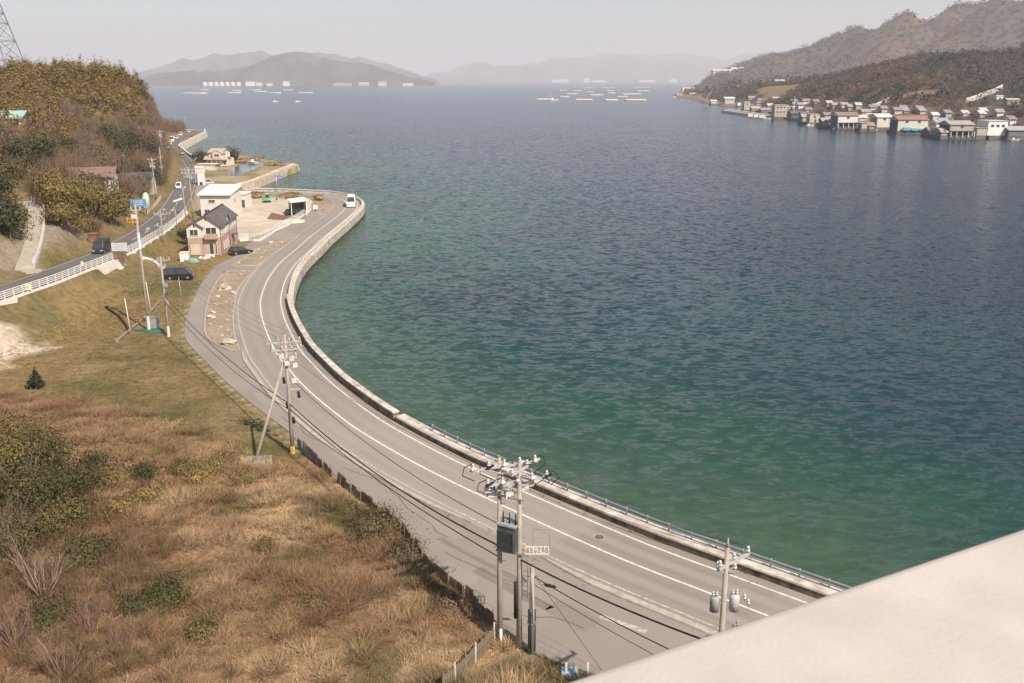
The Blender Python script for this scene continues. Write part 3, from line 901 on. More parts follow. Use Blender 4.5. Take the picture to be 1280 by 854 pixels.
win(o, (-1.7, -D - .55, 4.55), 1.5, 1.15, '-y'); win(o, (1.35, -D, 4.75), 2.0, 1.35, '-y')
MB().box((1.35, -D - .45, 3.75), (2.3, .9, .9)).build('balcony', M_brick, o)
MB().box((-1.65, -D - .62, 1.35), (1.75, .12, 2.0)).build('shutter', M_beige, o)
win(o, (1.2, -D, 1.35), .75, 2.1, '-y', mull=False)
win(o, (2.05, -D, 1.35), .3, 2.1, '-y', mull=False)
for y in (-5.6, 4.6, 6.2): win(o, (W, y, 4.75), .8, 1.3, '+x', mull=False)
for y in (-2.3, -.8): win(o, (W + .12, y, 4.8), .8, 1.3, '+x', mull=False)
for y in (-4.9, -3.2, -1.4): win(o, (W, y, 1.6), .55, 1.5, '+x', mull=False)
d_ = MB().box((W + .05, 3.0, 1.05), (.10, 1.0, 2.1)).build('door', M_wood, o)
MB().box((W + .13, 3.38, 1.05), (.06, .06, .14)).build('handle', M_galv, d_)
MB().box((W + .5, 3.0, 2.5), (1.0, 1.8, .14)).build('porch_roof', M_tile, o)
for y in (-D + .1, .6, D - .1): MB().cyl((W + .06, y, .1), (W + .06, y, 5.6), .05, .05, 6).build('downpipe', M_tile, o)
for x, z in ((-1.6, 5.95), (.5, 7.1)): MB().box((x, -D - (.57 if x < 0 else .02), z - .2), (.28, .06, .4)).build('gable_vent', M_dark, o)
# shed, tank and clutter in front of the house
g = G(231, 329)
o = empty('garden_shed', (g[0], g[1], 0), 'small white storage shed at the corner of the pink house', 'shed', rz=.15)
MB().box((0, .5, .95), (1.5, 1.2, 1.9)).build('cabinet', M_white, o)
MB().box((0, .5, 1.94), (1.64, 1.36, .08)).build('lid', M_wall, o)
MB().box((0, -.11, .95), (.04, .03, 1.8)).build('door_seam', M_trans, o)
g = G(241, 329)
o = empty('covered_heap', (g[0], g[1], 0), 'low pile under a sea-green sheet next to the white shed', 'tarpaulin')
def blob(mb, c, rx, ry, rzz, seed=0, nu=10, nv=6, amp=.22):
    q = random.Random(seed); v = []; f = []
    for j in range(nv + 1):
        th = math.pi * j / nv
        for i in range(nu):
            a = 2 * math.pi * i / nu; k = 1 + (q.random() - .5) * 2 * amp
            if j in (0, nv): k = 1
            v.append((c[0] + rx * k * math.sin(th) * math.cos(a), c[1] + ry * k * math.sin(th) * math.sin(a), c[2] + rzz * k * math.cos(th)))
    for j in range(nv):
        for i in range(nu): f.append((j * nu + i, (j + 1) * nu + i, (j + 1) * nu + (i + 1) % nu, j * nu + (i + 1) % nu))
    return mb.add(v, f)
blob(MB(), (0, 0, .3), 1.1, .8, .65, 3).build('sheet', mat('sea_green_tarp', (.16, .33, .29), .6, .15, 2), o, smooth=True)
MB().bar((-1.0, -.1, .05), (-1.3, -.2, .75), .1).build('pole_end', M_wood, o)
for k, (px, py, lb) in enumerate(((262, 321, 'pale heap of rubble by the front of the pink house'), (255, 324, 'smaller heap of rubble left of the doorstep of the pink house'))):
    g = G(px, py); o = empty('rubble_heap', (g[0], g[1], -.03), lb, 'rubble')
    for j in range(5): blob(MB(), (R.uniform(-.8, .8), R.uniform(-.4, .4), .2), .35, .35, .3, k * 9 + j).build('lump', M_wall, o)
# white building behind
o = empty('white_building', (G(274, 270)[0], 227.5, -.5), 'white flat-roofed two-storey building behind the pink house', 'building')
xw = 3.7
MB().box((0, 0, 2.9), (2 * xw, 9, 5.8)).build('wall', M_wall, o)
mb = MB(); mb.add([(-xw - .4, -5.2, 5.75), (xw + .3, -5.2, 5.75), (xw + .3, 5.0, 7.0), (-xw - .4, 5.0, 7.0), (-xw - .4, -5.2, 6.15), (xw + .3, -5.2, 6.15), (xw + .3, 5.0, 7.4), (-xw - .4, 5.0, 7.4)],
                  [(3, 2, 1, 0), (4, 5, 6, 7), (0, 1, 5, 4), (1, 2, 6, 5), (2, 3, 7, 6), (3, 0, 4, 7)])
mb.build('roof', M_white, o)
win(o, (-.9, -4.5, 4.3), 1.6, .75, '-y'); win(o, (-2.2, -4.5, 1.9), 1.2, .9, '-y'); win(o, (-.2, -4.5, 1.9), 1.4, .6, '-y')
win(o, (xw, -1.5, 4.2), 1.2, 1.0, '+x')
o = empty('white_annex', (G(304, 256)[0], 243, 0), 'low white annex to the right of the white building', 'annex')
MB().box((0, 0, 1.7), (4.6, 6, 3.4)).build('wall', M_wall, o)
MB().box((0, 0, 3.5), (5.0, 6.5, .2)).build('roof', M_white, o)
MB().box((1.75, -3.03, 1.0), (.8, .08, 2.0)).build('door', M_transd, o)
# open shelter at the bend
g = G(379, 270)
o = empty('open_shelter', (g[0], g[1], 0), 'open-sided shelter with a tilted white roof by the bend', 'shelter', rz=.35)
mb = MB(); mb.add([(-3.0, -.4, 3.3), (1.2, -.4, 3.6), (1.2, 5.2, 3.9), (-3.0, 5.2, 3.6), (-3.0, -.4, 3.42), (1.2, -.4, 3.72), (1.2, 5.2, 4.02), (-3.0, 5.2, 3.72)], [(3, 2, 1, 0), (4, 5, 6, 7), (0, 1, 5, 4), (1, 2, 6, 5), (2, 3, 7, 6), (3, 0, 4, 7)])
mb.build('roof', M_white, o)
for x, y in ((-2.7, 0), (.9, 0), (-2.7, 4.8), (.9, 4.8)): MB().box((x, y, 1.65), (.16, .16, 3.3)).build('post', M_white, o)
MB().box((1.0, 2.4, 2.3), (.08, 4.6, 2.6)).build('side_wall', M_wall, o)
MB().box((-.9, 4.75, 1.8), (3.4, .08, 3.4)).build('back_wall', M_wood, o)
o = empty('net_bundle', (g[0] - 3.6, g[1] + .6, 0), 'dark heap of fishing nets beside the open shelter', 'nets')
for k in range(4): blob(MB(), (k * .95 - .2, (k % 2) * .4, .75), .75, .8, .85, 40 + k).build('bundle', mat('dark_net', (.03, .04, .045), .95, .4, 4, .05), o)
g = G(351, 274)
o = empty('tarped_pile', (g[0], g[1], 0), 'rust-brown sheet over a pile in the sandy yard', 'tarpaulin', rz=-.3)
MB().add([(-3.2, -.9, .05), (2.6, -1.2, .05), (2.9, 1.4, .05), (-2.9, 1.5, .05), (-2.5, .2, 1.5), (2.2, -.1, .75)], [(0, 1, 5, 4), (1, 2, 5), (2, 3, 4, 5), (3, 0, 4)]).build('sheet', mat('brown_tarp', (.19, .095, .06), .75, .15, 2), o)
MB().box((2.4, .8, .35), (1.6, 1.2, .7)).build('boards', M_wood, o)
g = G(334, 253)
o = empty('small_excavator', (g[0], g[1], 0), 'small green digger standing in the sandy yard', 'excavator', rz=.4)
MG = mat('green_paint', (.10, .36, .16), .5, .1, 2)
for y in (-.6, .6): MB().box((0, y, .25), (2.0, .4, .5), tx=.8).build('track', M_tyre, o)
MB().box((-.3, 0, .9), (1.6, 1.3, .75)).build('body', MG, o)
MB().box((.1, .1, 1.75), (.9, .9, .95)).build('cab', M_glass, o)
MB().box((.1, .1, 2.26), (1.0, 1.0, .08)).build('cab_roof', M_white, o)
MB().bar((.6, -.35, .9), (1.6, -.35, 2.3), .2).bar((1.6, -.35, 2.3), (2.5, -.35, 1.1), .16).build('boom', MG, o)
MB().box((2.5, -.35, .85), (.4, .5, .5), tx=.6).build('bucket', M_dark, o)
g = G(364, 273.5)
o = empty('sand_pile', (g[0] + 1.5, g[1] - 5, -.1), 'pale spread pile of sand in front of the shelter', 'sand pile')
blob(MB(), (0, 0, 0), 3.2, 2.4, .75, 77, amp=.1).build('heap', mat('pale_sand', (.60, .50, .38), .95, .08, 3), o, smooth=True)
# white fence round the yard
FY = resample(smooth([G(*p) for p in ((300, 301.5), (312, 300.5), (323, 302), (345, 289), (362, 281), (378, 271), (389, 263))], 2), 1.7)
r = FY[0]; o = empty('yard_fence', tuple(r), 'white bar fence on a white kerb round the sandy yard', 'fence')
MB(off=r).sweep(FY, [(-.12, -.05), (.12, -.05), (.12, .42), (-.12, .42)]).build('base_wall', M_white, o)
q0 = None
for p in FY:
    if q0 is None: q = q0 = MB().box((0, 0, .95), (.07, .07, 1.1)).build('post', M_white, o)
    else: q = q0.copy(); COL.objects.link(q); q.parent = o
    q.location = p - r
for z in (.62, .85, 1.08, 1.31, 1.5): MB(off=r).sweep(FY, [(-.025, z - .03), (.025, z - .03), (.025, z + .03), (-.025, z + .03)]).build('rail', M_white, o)
g = G(394.5, 264)
o = empty('white_sign_box', (g[0], g[1], 0), 'white box sign at the end of the yard fence by the bend', 'sign', rz=.2)
MB().box((0, 0, 1.0), (1.1, .4, 1.0)).build('box', M_white, o); MB().box((0, 0, .25), (.3, .25, .5)).build('foot', M_dark, o)
# house on the point, with tall sign and sheds
g = G(271, 207, .3)
o = empty('shore_house', (g[0], g[1], .1), 'cream two-storey house with brown tiled roofs on the low point', 'house', rz=-.12)
o.scale = (.84, .84, .86)
M_rt = mat('brown_roof_tiles', (.42, .33, .25), .8, .14, 1.5, .02)
MB().box((0, 4, 1.6), (10, 8, 3.2)).build('ground_storey', M_rend, o)
gwall(MB(), .5, 9.5, -3.6, 2.6, 3.2, 6.0, 7.4, axis='x').build('upper_storey', M_rend, o)
gable(MB(), .5, 9.5, -3.6, 2.6, 6.0, 7.42, axis='x', over=.6).build('roof', M_rt, o)
gable(MB(), -.8, 3, -5.2, 5.2, 3.1, 4.2, axis='x', over=.5).build('lower_roof', M_rt, o)
gwall(MB(), -1.2, 3.0, -1.2, 3.4, 3.3, 5.7, 6.9).build('front_gable', M_rend, o)
gable(MB(), -1.4, 3.2, -1.0, 3, 5.7, 6.95, over=.4).build('gable_roof', M_rt, o)
win(o, (.9, -1.2, 4.8), 2.2, 1.1, '-y')
for x in (-3.3, 0, 2.2, 4.0): win(o, (x, 0, 1.5), 1.0, 1.6, '-y')
MB().box((1.0, -1.3, 2.75), (5.0, 2.6, .14)).build('porch_roof', mat('red_brown_roof', (.28, .13, .10), .8, .15, 2), o)
for x in (-1.2, 1.0, 3.2): MB().box((x, -2.4, 1.35), (.18, .18, 2.7)).build('porch_post', M_white, o)
g = G(252.5, 232, .3)
o = empty('sign_tower', (g[0], g[1], .0), 'tall white roadside sign tower with faint red lettering', 'sign')
MB().box((0, 0, 2.1), (2.0, 1.2, 4.2)).build('shaft', M_white, o)
MB().box((-.2, 0, 5.3), (2.7, 1.3, 2.1)).build('sign_box', M_white, o)
mb = MB()
for k in range(3): mb.box((-.95 + k * .75, -.665, 5.55), (.45, .03, .5)); mb.box((-.95 + k * .75, -.665, 4.75), (.4, .03, .2))
mb.build('lettering', mat('faded_red', (.55, .25, .22), .7, .2, 3), o)
MB().box((0, -.62, .8), (.9, .06, 1.2)).build('hatch', M_dark, o)
g = G(260, 212, .2)
o = empty('flat_roofed_shed', (g[0], g[1], .0), 'low shed with pale flat roof behind the white sign tower', 'shed')
MB().box((0, 0, 1.1), (6.5, 3.2, 2.2)).build('wall', M_conc, o); MB().box((.2, 0, 2.3), (7.4, 4.0, .18)).build('roof', M_wall, o)
# breakwater and pool on the point
bw = smooth([G(*p) for p in ((270, 235), (290, 233), (312, 229), (345, 216), (369, 206.5))], 3)
r = bw[len(bw) // 2].copy(); r[2] = SEA - 1
o = empty('stone_breakwater', tuple(r), 'low stone breakwater reaching out from the point', 'breakwater')
MB(off=r).sweep(bw, [(-1.6, -3), (2.0, -3.2), (1.3, .35), (-1.2, .35)]).build('wall_body', mat('breakwater_stone', (.42, .34, .26), .95, .3, .6, .08, bscale=1.2), o)
MB(off=r).sweep(bw[2:], [(-1.0, .352), (-.2, .352), (-.3, .75), (-.9, .75)]).build('coping', M_conc, o)
setp(MB().poly([(*G(*p)[:2], .02) for p in ((278, 219), (296, 220), (318, 212), (336, 203), (322, 200.5), (300, 205))]).build('harbour_pool', mat('still_water', (.10, .13, .15), .15, .1, .2, spec=.6)), 'still blue-grey pool inside the breakwater', kind='structure')
g = G(317, 205.5)
o = empty('beached_boat', (g[0], g[1], .1), 'small white boat drawn up beside the pool', 'boat', rz=-.6)
MB().add([(-2.6, -.6, 0), (1.6, -.7, 0), (3.0, 0, .2), (1.6, .7, 0), (-2.6, .6, 0), (-2.7, -.9, .9), (1.7, -1.0, .95), (3.7, 0, 1.3), (1.7, 1.0, .95), (-2.7, .9, .9)],
         [(4, 3, 2, 1, 0), (0, 1, 6, 5), (1, 2, 7, 6), (2, 3, 8, 7), (3, 4, 9, 8), (4, 0, 5, 9), (5, 6, 7, 8, 9)]).build('hull', M_white, o)
MB().box((-1.0, 0, 1.3), (1.2, 1.2, .9), tx=.8).build('cabin', M_wall, o)
# far seawall under the coast road past the point
fs = smooth([G(*p) for p in ((245, 201), (236, 195.5), (227.5, 188.5), (224.5, 184.8), (235, 178.3), (248, 171.8), (256.5, 167.2), (255.5, 164.2))], 4)
r = fs[len(fs) // 2].copy(); r[2] = SEA - 1
o = empty('seawall', tuple(r), 'pale stepped seawall under the road beyond the point', 'seawall')
MB(off=r).sweep(fs, [(-1.4, -3), (1.8, -3.5), (.6, .9), (-.5, .9)]).build('wall_body', M_conc, o)
MB(off=r).sweep(fs, [(-.4, .902), (.3, .902), (.3, 1.6), (-.4, 1.6)]).build('coping', M_cream, o)
# hillside houses half hidden in the wood, kerbside things
def hill_house(px, py, w, d, h, rzz, wallm, roofm, label, dz=2.0):
    g = GT(px, py); o = empty('hillside_house', (g[0], g[1], g[2] - dz), label, 'house', rz=rzz)
    gwall(MB(), -d / 2, d / 2, -w / 2, w / 2, -4.5, h + .6, h + 2.2, axis='x').build('wall', wallm, o)
    gable(MB(), -d / 2, d / 2, -w / 2, w / 2, h + .6, h + 2.25, axis='x', over=.7).build('roof', roofm, o)
    for x in (-w * .3, 0, w * .3): win(o, (x, -d / 2, h * .55 + .5), w * .16, 1.2, '-y')
    return o
hill_house(101, 229, 15, 8, 3.2, .25, M_rend, mat('red_brown_tiles', (.21, .135, .105), .8, .2, 1.5), 'long low house with red-brown roof half hidden by trees on the hillside')
hill_house(166, 230, 10, 9, 2.8, .15, M_rend, M_tile, 'house with grey hipped roof among bushes left of the road', 2.2)
hill_house(4, 156, 13, 8, 3.5, .1, M_wall, mat('sea_green_roof', (.30, .45, .40), .6, .1, 1), 'house with sea-green roof high on the hillside at the left edge')
g = offset(UL, -UW - 1.6)[nearest(UL, GU(126, 306))]
o = empty('red_brown_hut', (g[0], g[1], g[2] - .1), 'small red-brown metal hut across the road from the notice board', 'hut', rz=.1)
MB().box((0, 0, 1.15), (1.6, 1.3, 2.3)).build('body', mat('red_brown_metal', (.20, .075, .055), .7, .2, 2), o); MB().box((0, 0, 2.36), (1.8, 1.5, .1)).build('roof', M_rust, o)
MB().box((0, -.67, .95), (.7, .05, 1.7)).build('door', M_rust, o)
g = offset(UL, UW - .3)[nearest(UL, GU(100, 338))]
o = empty('delineator_post', (g[0], g[1], g[2]), 'yellow and white roadside marker post beside the white railing', 'marker post')
MB().cyl((0, 0, 0), (0, 0, .75), .12, .12, 8).build('shaft', M_dark, o); MB().box((0, 0, 1.0), (.4, .12, .5)).build('reflector', mat('marker_yellow', (.75, .66, .25), .5, .1, 2), o); MB().box((0, 0, 1.36), (.3, .1, .22)).build('cap', M_white, o)
g = offset(UL, UW + .35)[nearest(UL, GU(27, 368))]
o = empty('yellow_plate', (g[0], g[1], g[2]), 'cream and yellow plate fixed to the white railing at the left', 'sign', rz=.2)
MB().box((.12, -.1, .85), (.9, .06, .8)).build('plate', mat('cream_plate', (.75, .66, .42), .6, .12, 4), o); MB().box((.12, -.15, .85), (.35, .03, .3)).build('symbol', mat('amber', (.6, .36, .08), .6, .1, 3), o)
MB().box((.12, .0, .45), (.08, .08, .9)).build('post', M_white, o)
# works site left of the road: blue sheet, orange frame, white tank
def nearL(px, py, d): return offset(UL, -d)[nearest(UL, GU(px, py))]
g = nearL(183, 270, 6.0); zz = gz(g[0], g[1])
o = empty('blue_sign', (g[0], g[1], zz - .2), 'blue site board standing beside the upper road', 'sign board', rz=.15)
MB().box((0, 0, 2.6), (3.6, .12, 1.7)).build('board', mat('blue_board', (.09, .28, .48), .5, .1, 2), o)
for x in (-1.4, 1.4): MB().box((x, .1, 1.2), (.12, .12, 2.5)).build('leg', M_galv, o)
mb = MB()
for k in range(3): mb.box((-.2 + .15 * k, -.07, 3.05 - k * .42), (2.4 - .3 * k, .02, .12))
mb.build('printed_lines', M_wall, o)
g = nearL(176, 282, 4.9); zz = gz(g[0], g[1])
o = empty('orange_barrier', (g[0], g[1], zz), 'stack of orange barriers at the roadside below the blue board', 'barrier')
MO = mat('orange_plastic', (.70, .33, .06), .6, .12, 3)
for k in range(3):
    MB().box((-1.0 + k * 1.0, .2 * k, .8), (.12, .5, 1.6)).build('frame', MO, o)
MB().bar((-1.2, 0, .5), (1.3, .4, .5), .14).bar((-1.2, 0, 1.3), (1.3, .4, 1.3), .14).build('rail', MO, o)
g = nearL(192, 265, 5.6); zz = gz(g[0], g[1])
o = empty('storage_tank', (g[0], g[1], zz - .1), 'pale green upright tank beside the blue board', 'tank')
MB().tube([(0, 0, 0), (0, 0, 2.6), (.1, 0, 3.6), (.1, 0, 4.2)], [.9, .9, .7, .3], 12).build('body', mat('pale_green_tank', (.48, .54, .42), .6, .15, 2), o, smooth=True)
MB().box((0, -.88, 1.0), (.5, .1, .5)).build('hatch', M_white, o)
BF = resample(smooth([nearL(*p, 4.9) for p in ((190, 268), (196, 258), (201, 249))], 2), 1.6); r = BF[0]
o = empty('roadside_boards', tuple(r), 'short run of pale boards along the verge below the wood', 'fence')
for k, p in enumerate(BF): MB().box((0, 0, .4), (.12, .9, 1.3), rz=.5).build('board', M_wall if k % 2 else M_rust, o, loc=p - r)
# guard railing of the hillside lane
LR = resample(offset(LN, 1.25)[2:], 1.5); r = LR[0]
o = empty('lane_railing', tuple(r), 'white railing beside the hillside lane', 'railing')
for p in LR: MB().box((0, 0, .4), (.07, .07, 1.0)).build('post', M_white, o, loc=p - r)
for z in (.4, .65, .9): MB(off=r).sweep(LR, [(-.03, z - .04), (.03, z - .04), (.03, z + .04), (-.03, z + .04)]).build('rail', M_white, o)
# ------------------------------------------------------------------ utility poles and lines
def insul(mb, p, h=.36, r=.095):
    p = np.array(p, float)
    mb.cyl(p, p + (0, 0, h * .35), r * .5, r * .5, 6); mb.cyl(p + (0, 0, h * .3), p + (0, 0, h * .55), r * 1.2, r, 7); mb.cyl(p + (0, 0, h * .6), p + (0, 0, h), r, r * .5, 7)
    return mb
def pole_parts(o, h, r0=.19, r1=.11, m=M_pole, base=(0, 0, 0), steps=True):
    b = np.array(base, float)
    p = MB().tube([b + (0, 0, -.3), b + (0, 0, h * .5), b + (0, 0, h)], [r0, (r0 + r1) / 2, r1], 10).build('pole', m, o, smooth=True)
    if steps:
        mb = MB()
        for k in range(int((h - 3) / .9)):
            z = 2.6 + k * .9; s = 1 if k % 2 else -1
            mb.bar(b + (0, 0, z), b + (s * .33, 0, z), .03)
        mb.build('climbing_steps', M_galv, p)
    return p
def arm(o, z, length, ang, n=4, base=(0, 0, 0), side=0.0, m=M_arm, ins=True, th=.12):
    b = np.array(base, float); d = np.array((math.cos(ang), math.sin(ang), 0))
    c = b + (0, 0, z) + d * side
    a = MB().bar(c - d * length / 2, c + d * length / 2, th).bar(c - d * length * .3, b + (0, 0, z - .5), .045).bar(c + d * length * .3, b + (0, 0, z - .5), .045).build('crossarm', m, o)
    tips = []
    for k in range(n):
        t = (-.46 + .92 * k / max(1, n - 1)) * length
        p = c + d * t
        if ins: insul(MB(), p + (0, 0, .05)).build('insulator', M_porc, a, smooth=True)
        tips.append(p + (0, 0, .40))
    return tips
def can(o, p, r=.32, h=.95, m=M_trans, name='transformer'):
    p = np.array(p, float)
    t = MB().tube([p, p + (0, 0, h * .9), p + (0, 0, h)], [r, r, r * .75], 12).build(name, m, o, smooth=True)
    for k in range(2): insul(MB(), p + (r * .4 * (1 if k else -1), 0, h), .25, .06).build('bushing', M_porc, t, smooth=True)
    MB().bar(p + (0, 0, h * .5), p + np.array((-np.sign(p[0]) * (abs(p[0])), -p[1], h * .5)) * (1, 1, 1), .08).build('bracket', M_galv, t)
    return t
ROADA = math.atan2(.68, .73)            # crossarm direction square to the coast road
# the double pole with the big transformer
A = G(625, 801); B = G(649, 808.5); hA = ZA(572, A[1]); hB = ZA(577, B[1])
o = empty('double_utility_pole', tuple(A), 'pair of utility poles carrying a dark transformer cabinet, at the fence corner', 'utility pole')
pole_parts(o, hA); rel = B - A; pole_parts(o, hB, base=rel)
ar = math.atan2(rel[1], rel[0]); mid = rel / 2
tips1 = arm(o, hA - .45, 4.0, .35, 5, base=mid * .5); tips2 = arm(o, hA - 1.2, 3.8, .35, 5, base=rel * .9)
arm(o, hA - 1.75, 3.0, .35, 4, base=mid); arm(o, hB - .55, 1.6, ar + 1.45, 3, base=rel)
MB().bar(np.array((0, 0, hA - .9)) - rel * .35, rel * 1.5 + (0, 0, hA - .9), .1).bar(np.array((0, -.2, hA - 2.2)) - rel * .2, rel * 1.2 + (0, -.2, hA - 2.2), .09).build('tie_beam', M_galv, o)
for k, (dx, dy, dz) in enumerate(((-.45, -.25, -2.0), (.55, -.25, -2.1), (1.35, .0, -1.7))):
    s = MB().box((dx, dy, hA + dz), (.5, .4, .42), rz=.3).build('switch_box', M_porc, o)
    for j in (-1, 1): insul(MB(), (dx + j * .16, dy, hA + dz + .2), .26, .06).build('bushing', M_transd, s, smooth=True)
q = random.Random(5)
for k, p in enumerate(tips1 + tips2):       # jumper loops and strain insulators
    p = np.array(p); e = p + (q.uniform(-.3, .3), q.uniform(-.3, .3), -q.uniform(.7, 1.2)); side = np.array((math.cos(.35), math.sin(.35), 0)) * (.5 if k % 5 > 1 else -.5)
    MB().tube([p, p + side + (0, 0, -.15), (p + e) / 2 + side * 1.3 - (0, 0, .1), e], .03, 5).build('jumper_wire', M_cable, o, smooth=True)
    if True: MB().cyl(p - (.05, .3, .25), p + (.25, .25, -.35), .085, .085, 7).build('strain_insulator', M_cable if k % 4 == 1 else M_porc, o, smooth=True)
zt = ZA(688, (A + mid)[1]); ht = ZA(657, (A + mid)[1]) - zt
t = MB().box((mid[0], mid[1], zt + ht / 2 + .1), (1.12, .85, ht), rz=ar).build('transformer_cabinet', M_transd, o)
for k in range(9):
    d = (-.5 + k / 8) * 1.0
    c = mid + np.array((math.cos(ar) * d + math.sin(ar) * .48, math.sin(ar) * d - math.cos(ar) * .48, zt + ht * .45 + .1))
    MB().box(c, (.05, .16, ht * .8), rz=ar).build('cooling_fin', M_transd, t)
MB().box((mid[0], mid[1], zt + ht + .16), (1.2, .95, .1), rz=ar).build('lid', M_trans, t)
for k in range(6):
    c = mid + np.array((math.cos(ar) * (-.4 + .4 * (k % 3)) , math.sin(ar) * (-.4 + .4 * (k % 3)) + (.2 if k > 2 else -.15), zt + ht + .2))
    MB().cyl(c, c + (0, 0, .5), .055, .03, 7).build('bushing', M_cable, t, smooth=True)
MB().bar((-.2, -.3, zt + .03), rel + (.25, -.3, zt + .03), .1).bar((-.2, .3, zt + .03), rel + (.25, .3, zt + .03), .1).build('bearer', M_galv, o)
# cage platform on the right of it
zp = ZA(690, B[1]); pf = rel + np.array((.35, .1, zp))
mb = MB()
for k in range(7): mb.bar(pf + (k * .22, -.35, 0), pf + (k * .22, .5, 0), .04)
mb.bar(pf + (0, -.35, 0), pf + (1.35, -.35, 0), .06).bar(pf + (0, .5, 0), pf + (1.35, .5, 0), .06)
pl = mb.build('platform', M_cream, o)
mb = MB()
for x, y in ((1.35, -.35), (1.35, .5), (.4, .5)): mb.bar(pf + (x, y, 0), pf + (x, y, 1.1), .025)
for z in (.55, 1.1): mb.bar(pf + (1.35, -.35, z), pf + (1.35, .5, z), .02).bar(pf + (.4, .5, z), pf + (1.35, .5, z), .02)
mb.build('handrail', M_galv, pl)
mb = MB(); lx = rel + (.32, -.05, 0)
for s in (-.16, .16): mb.bar(lx + (s, 0, 3.2), lx + (s, 0, zp + .2), .035)
for k in range(10): mb.bar(lx + (-.16, 0, 3.4 + k * .32), lx + (.16, 0, 3.4 + k * .32), .025)
mb.build('ladder', M_galv, o)
MB().cyl(rel + (-.2, -.1, 2.0), rel + (-.2, -.1, 4.3), .12, .12, 8).build('cable_guard', M_cable, o, smooth=True)
MB().cyl((.05, -.2, -.2), (.05, -.2, .9), .09, .09, 8).build('ground_sleeve', M_white, o, smooth=True)
MB().tube([rel + (0, 0, 4.4), rel + (.3, -.2, 4.5), rel + (.4, 0, 4.3), rel + (.2, .25, 4.4), rel + (0, .1, 4.5)], .05, 6).build('cable_coil', M_porc, o, smooth=True)
# short pole
S_ = G(664.5, 815); hS = ZA(707, S_[1])
o = empty('short_utility_pole', tuple(S_), 'short pole with black cable guards beside the double utility pole', 'utility pole')
pole_parts(o, hS, .17, .14, steps=False)
for a in (.6, 2.4, 4.4): MB().cyl((.22 * math.cos(a), .22 * math.sin(a), 0), (.22 * math.cos(a), .22 * math.sin(a), 2.7), .06, .06, 6).build('cable_guard', M_cable, o, smooth=True)
MB().bar((-.3, 0, hS - .7), (.35, .05, hS - .7), .06).build('bracket', M_galv, o)
MB().cyl((0, 0, 1.9), (0, 0, 2.0), .27, .27, 10).build('band', M_galv, o)
# pole by the parapet
T = G(909.5, 684, 12.2)
P2_ = np.array((T[0], T[1], gz(T[0], T[1])))
o = empty('utility_pole', tuple(P2_), 'utility pole with two grey can transformers just beyond the bridge parapet', 'utility pole')
hp = 12.2 - P2_[2]
pole_parts(o, hp, .18, .10)
MB().cyl((0, 0, hp), (0, 0, hp + .45), .09, .02, 7).build('tip', M_pole, o, smooth=True)
tipsP2 = arm(o, hp - .9, 2.2, .7, 3, side=.55)
arm(o, hp - 1.15, .8, -.2, 2)
can(o, (-.44, -.12, hp - 3.1), .21, .72, M_trans); can(o, (.50, .1, hp - 3.2), .23, .78, mat('pale_grey_can', (.46, .46, .45), .5, .1, 2))
for k, (x, y, z) in enumerate(((.95, .1, -2.7), (1.1, .0, -2.9), (.5, -.2, -4.0), (.7, .1, -4.05))):
    insul(MB(), (x, y, hp + z), .32, .08).build('cutout_fuse', M_porc if k < 2 else M_trans, o, smooth=True)
MB().box((.35, -.1, hp - 4.9), (.9, .3, .35)).bar((-.7, 0, hp - 4.5), (.8, 0, hp - 4.5), .08).build('cable_box', M_transd, o)
MB().tube([(.55, .2, hp - 4.8), (.9, .1, hp - 4.6), (.95, .1, hp - 5.2), (.6, .1, hp - 5.3), (.5, .2, hp - 4.9)], .04, 5).build('cable_coil', M_cable, o, smooth=True)
# pole with raking strut
P3 = G(366, 566); P3[2] = gz(P3[0], P3[1]); h3 = ZA(418, P3[1]) - P3[2]
o = empty('utility_pole', tuple(P3), 'utility pole with a long raking strut at the edge of the meadow', 'utility pole')
pole_parts(o, h3)
sb = G(318, 584); sb[2] = gz(sb[0], sb[1])
MB().tube([sb - P3 - (0, 0, .4), np.array((-.12, 0, h3 * .80))], [.17, .11], 9).build('strut', M_pole, o, smooth=True)
t3 = arm(o, h3 - .7, 2.9, ROADA - .45, 4, side=-.1); t3b = arm(o, h3 - 1.4, 2.6, ROADA - .45, 4, side=.1); arm(o, h3 - 2.1, 1.6, ROADA - .45, 3, side=.1)
MB().cyl((0, 0, h3), (0, 0, h3 + .9), .05, .03, 6).build('tip', M_galv, o)
for k, (x, y, z) in enumerate(((.5, -.2, -2.1), (-.4, -.2, -1.9), (.1, -.3, -2.5), (.7, .1, -2.8), (.5, .1, -4.2))):
    s = MB().box((x, y, h3 + z), (.42, .34, .36), rz=.4).build('switch_box', M_porc, o); insul(MB(), (x, y, h3 + z + .18), .24, .06).build('bushing', M_trans, s)
for k, (x, z) in enumerate(((-.35, -3.9), (.85, -5.2), (-.2, -6.2), (.25, -7.6))): MB().cyl((x, 0, h3 + z), (x + .05, 0, h3 + z - .55), .13, .13, 8).build('cable_closure', M_cable, o, smooth=True)
MB().bar((0, 0, h3 - 4.4), (1.0, .2, h3 - 4.4), .06).bar((0, 0, h3 - 5.0), (1.0, .2, h3 - 5.0), .06).build('bracket', M_porc, o)
for k, p in enumerate(t3):
    p = np.array(p); MB().tube([p, p + (.25, 0, -.5), p + (.1, 0, -1.1), p * (.3, .3, 1) + (0, 0, -1.3)], .02, 5).build('jumper_wire', M_cable, o, smooth=True)
MB().cyl((.0, -.02, -.1), (.0, -.02, .7), .21, .21, 10).build('base_band', mat('yellow_band', (.55, .42, .10), .7, .3, 5), o)
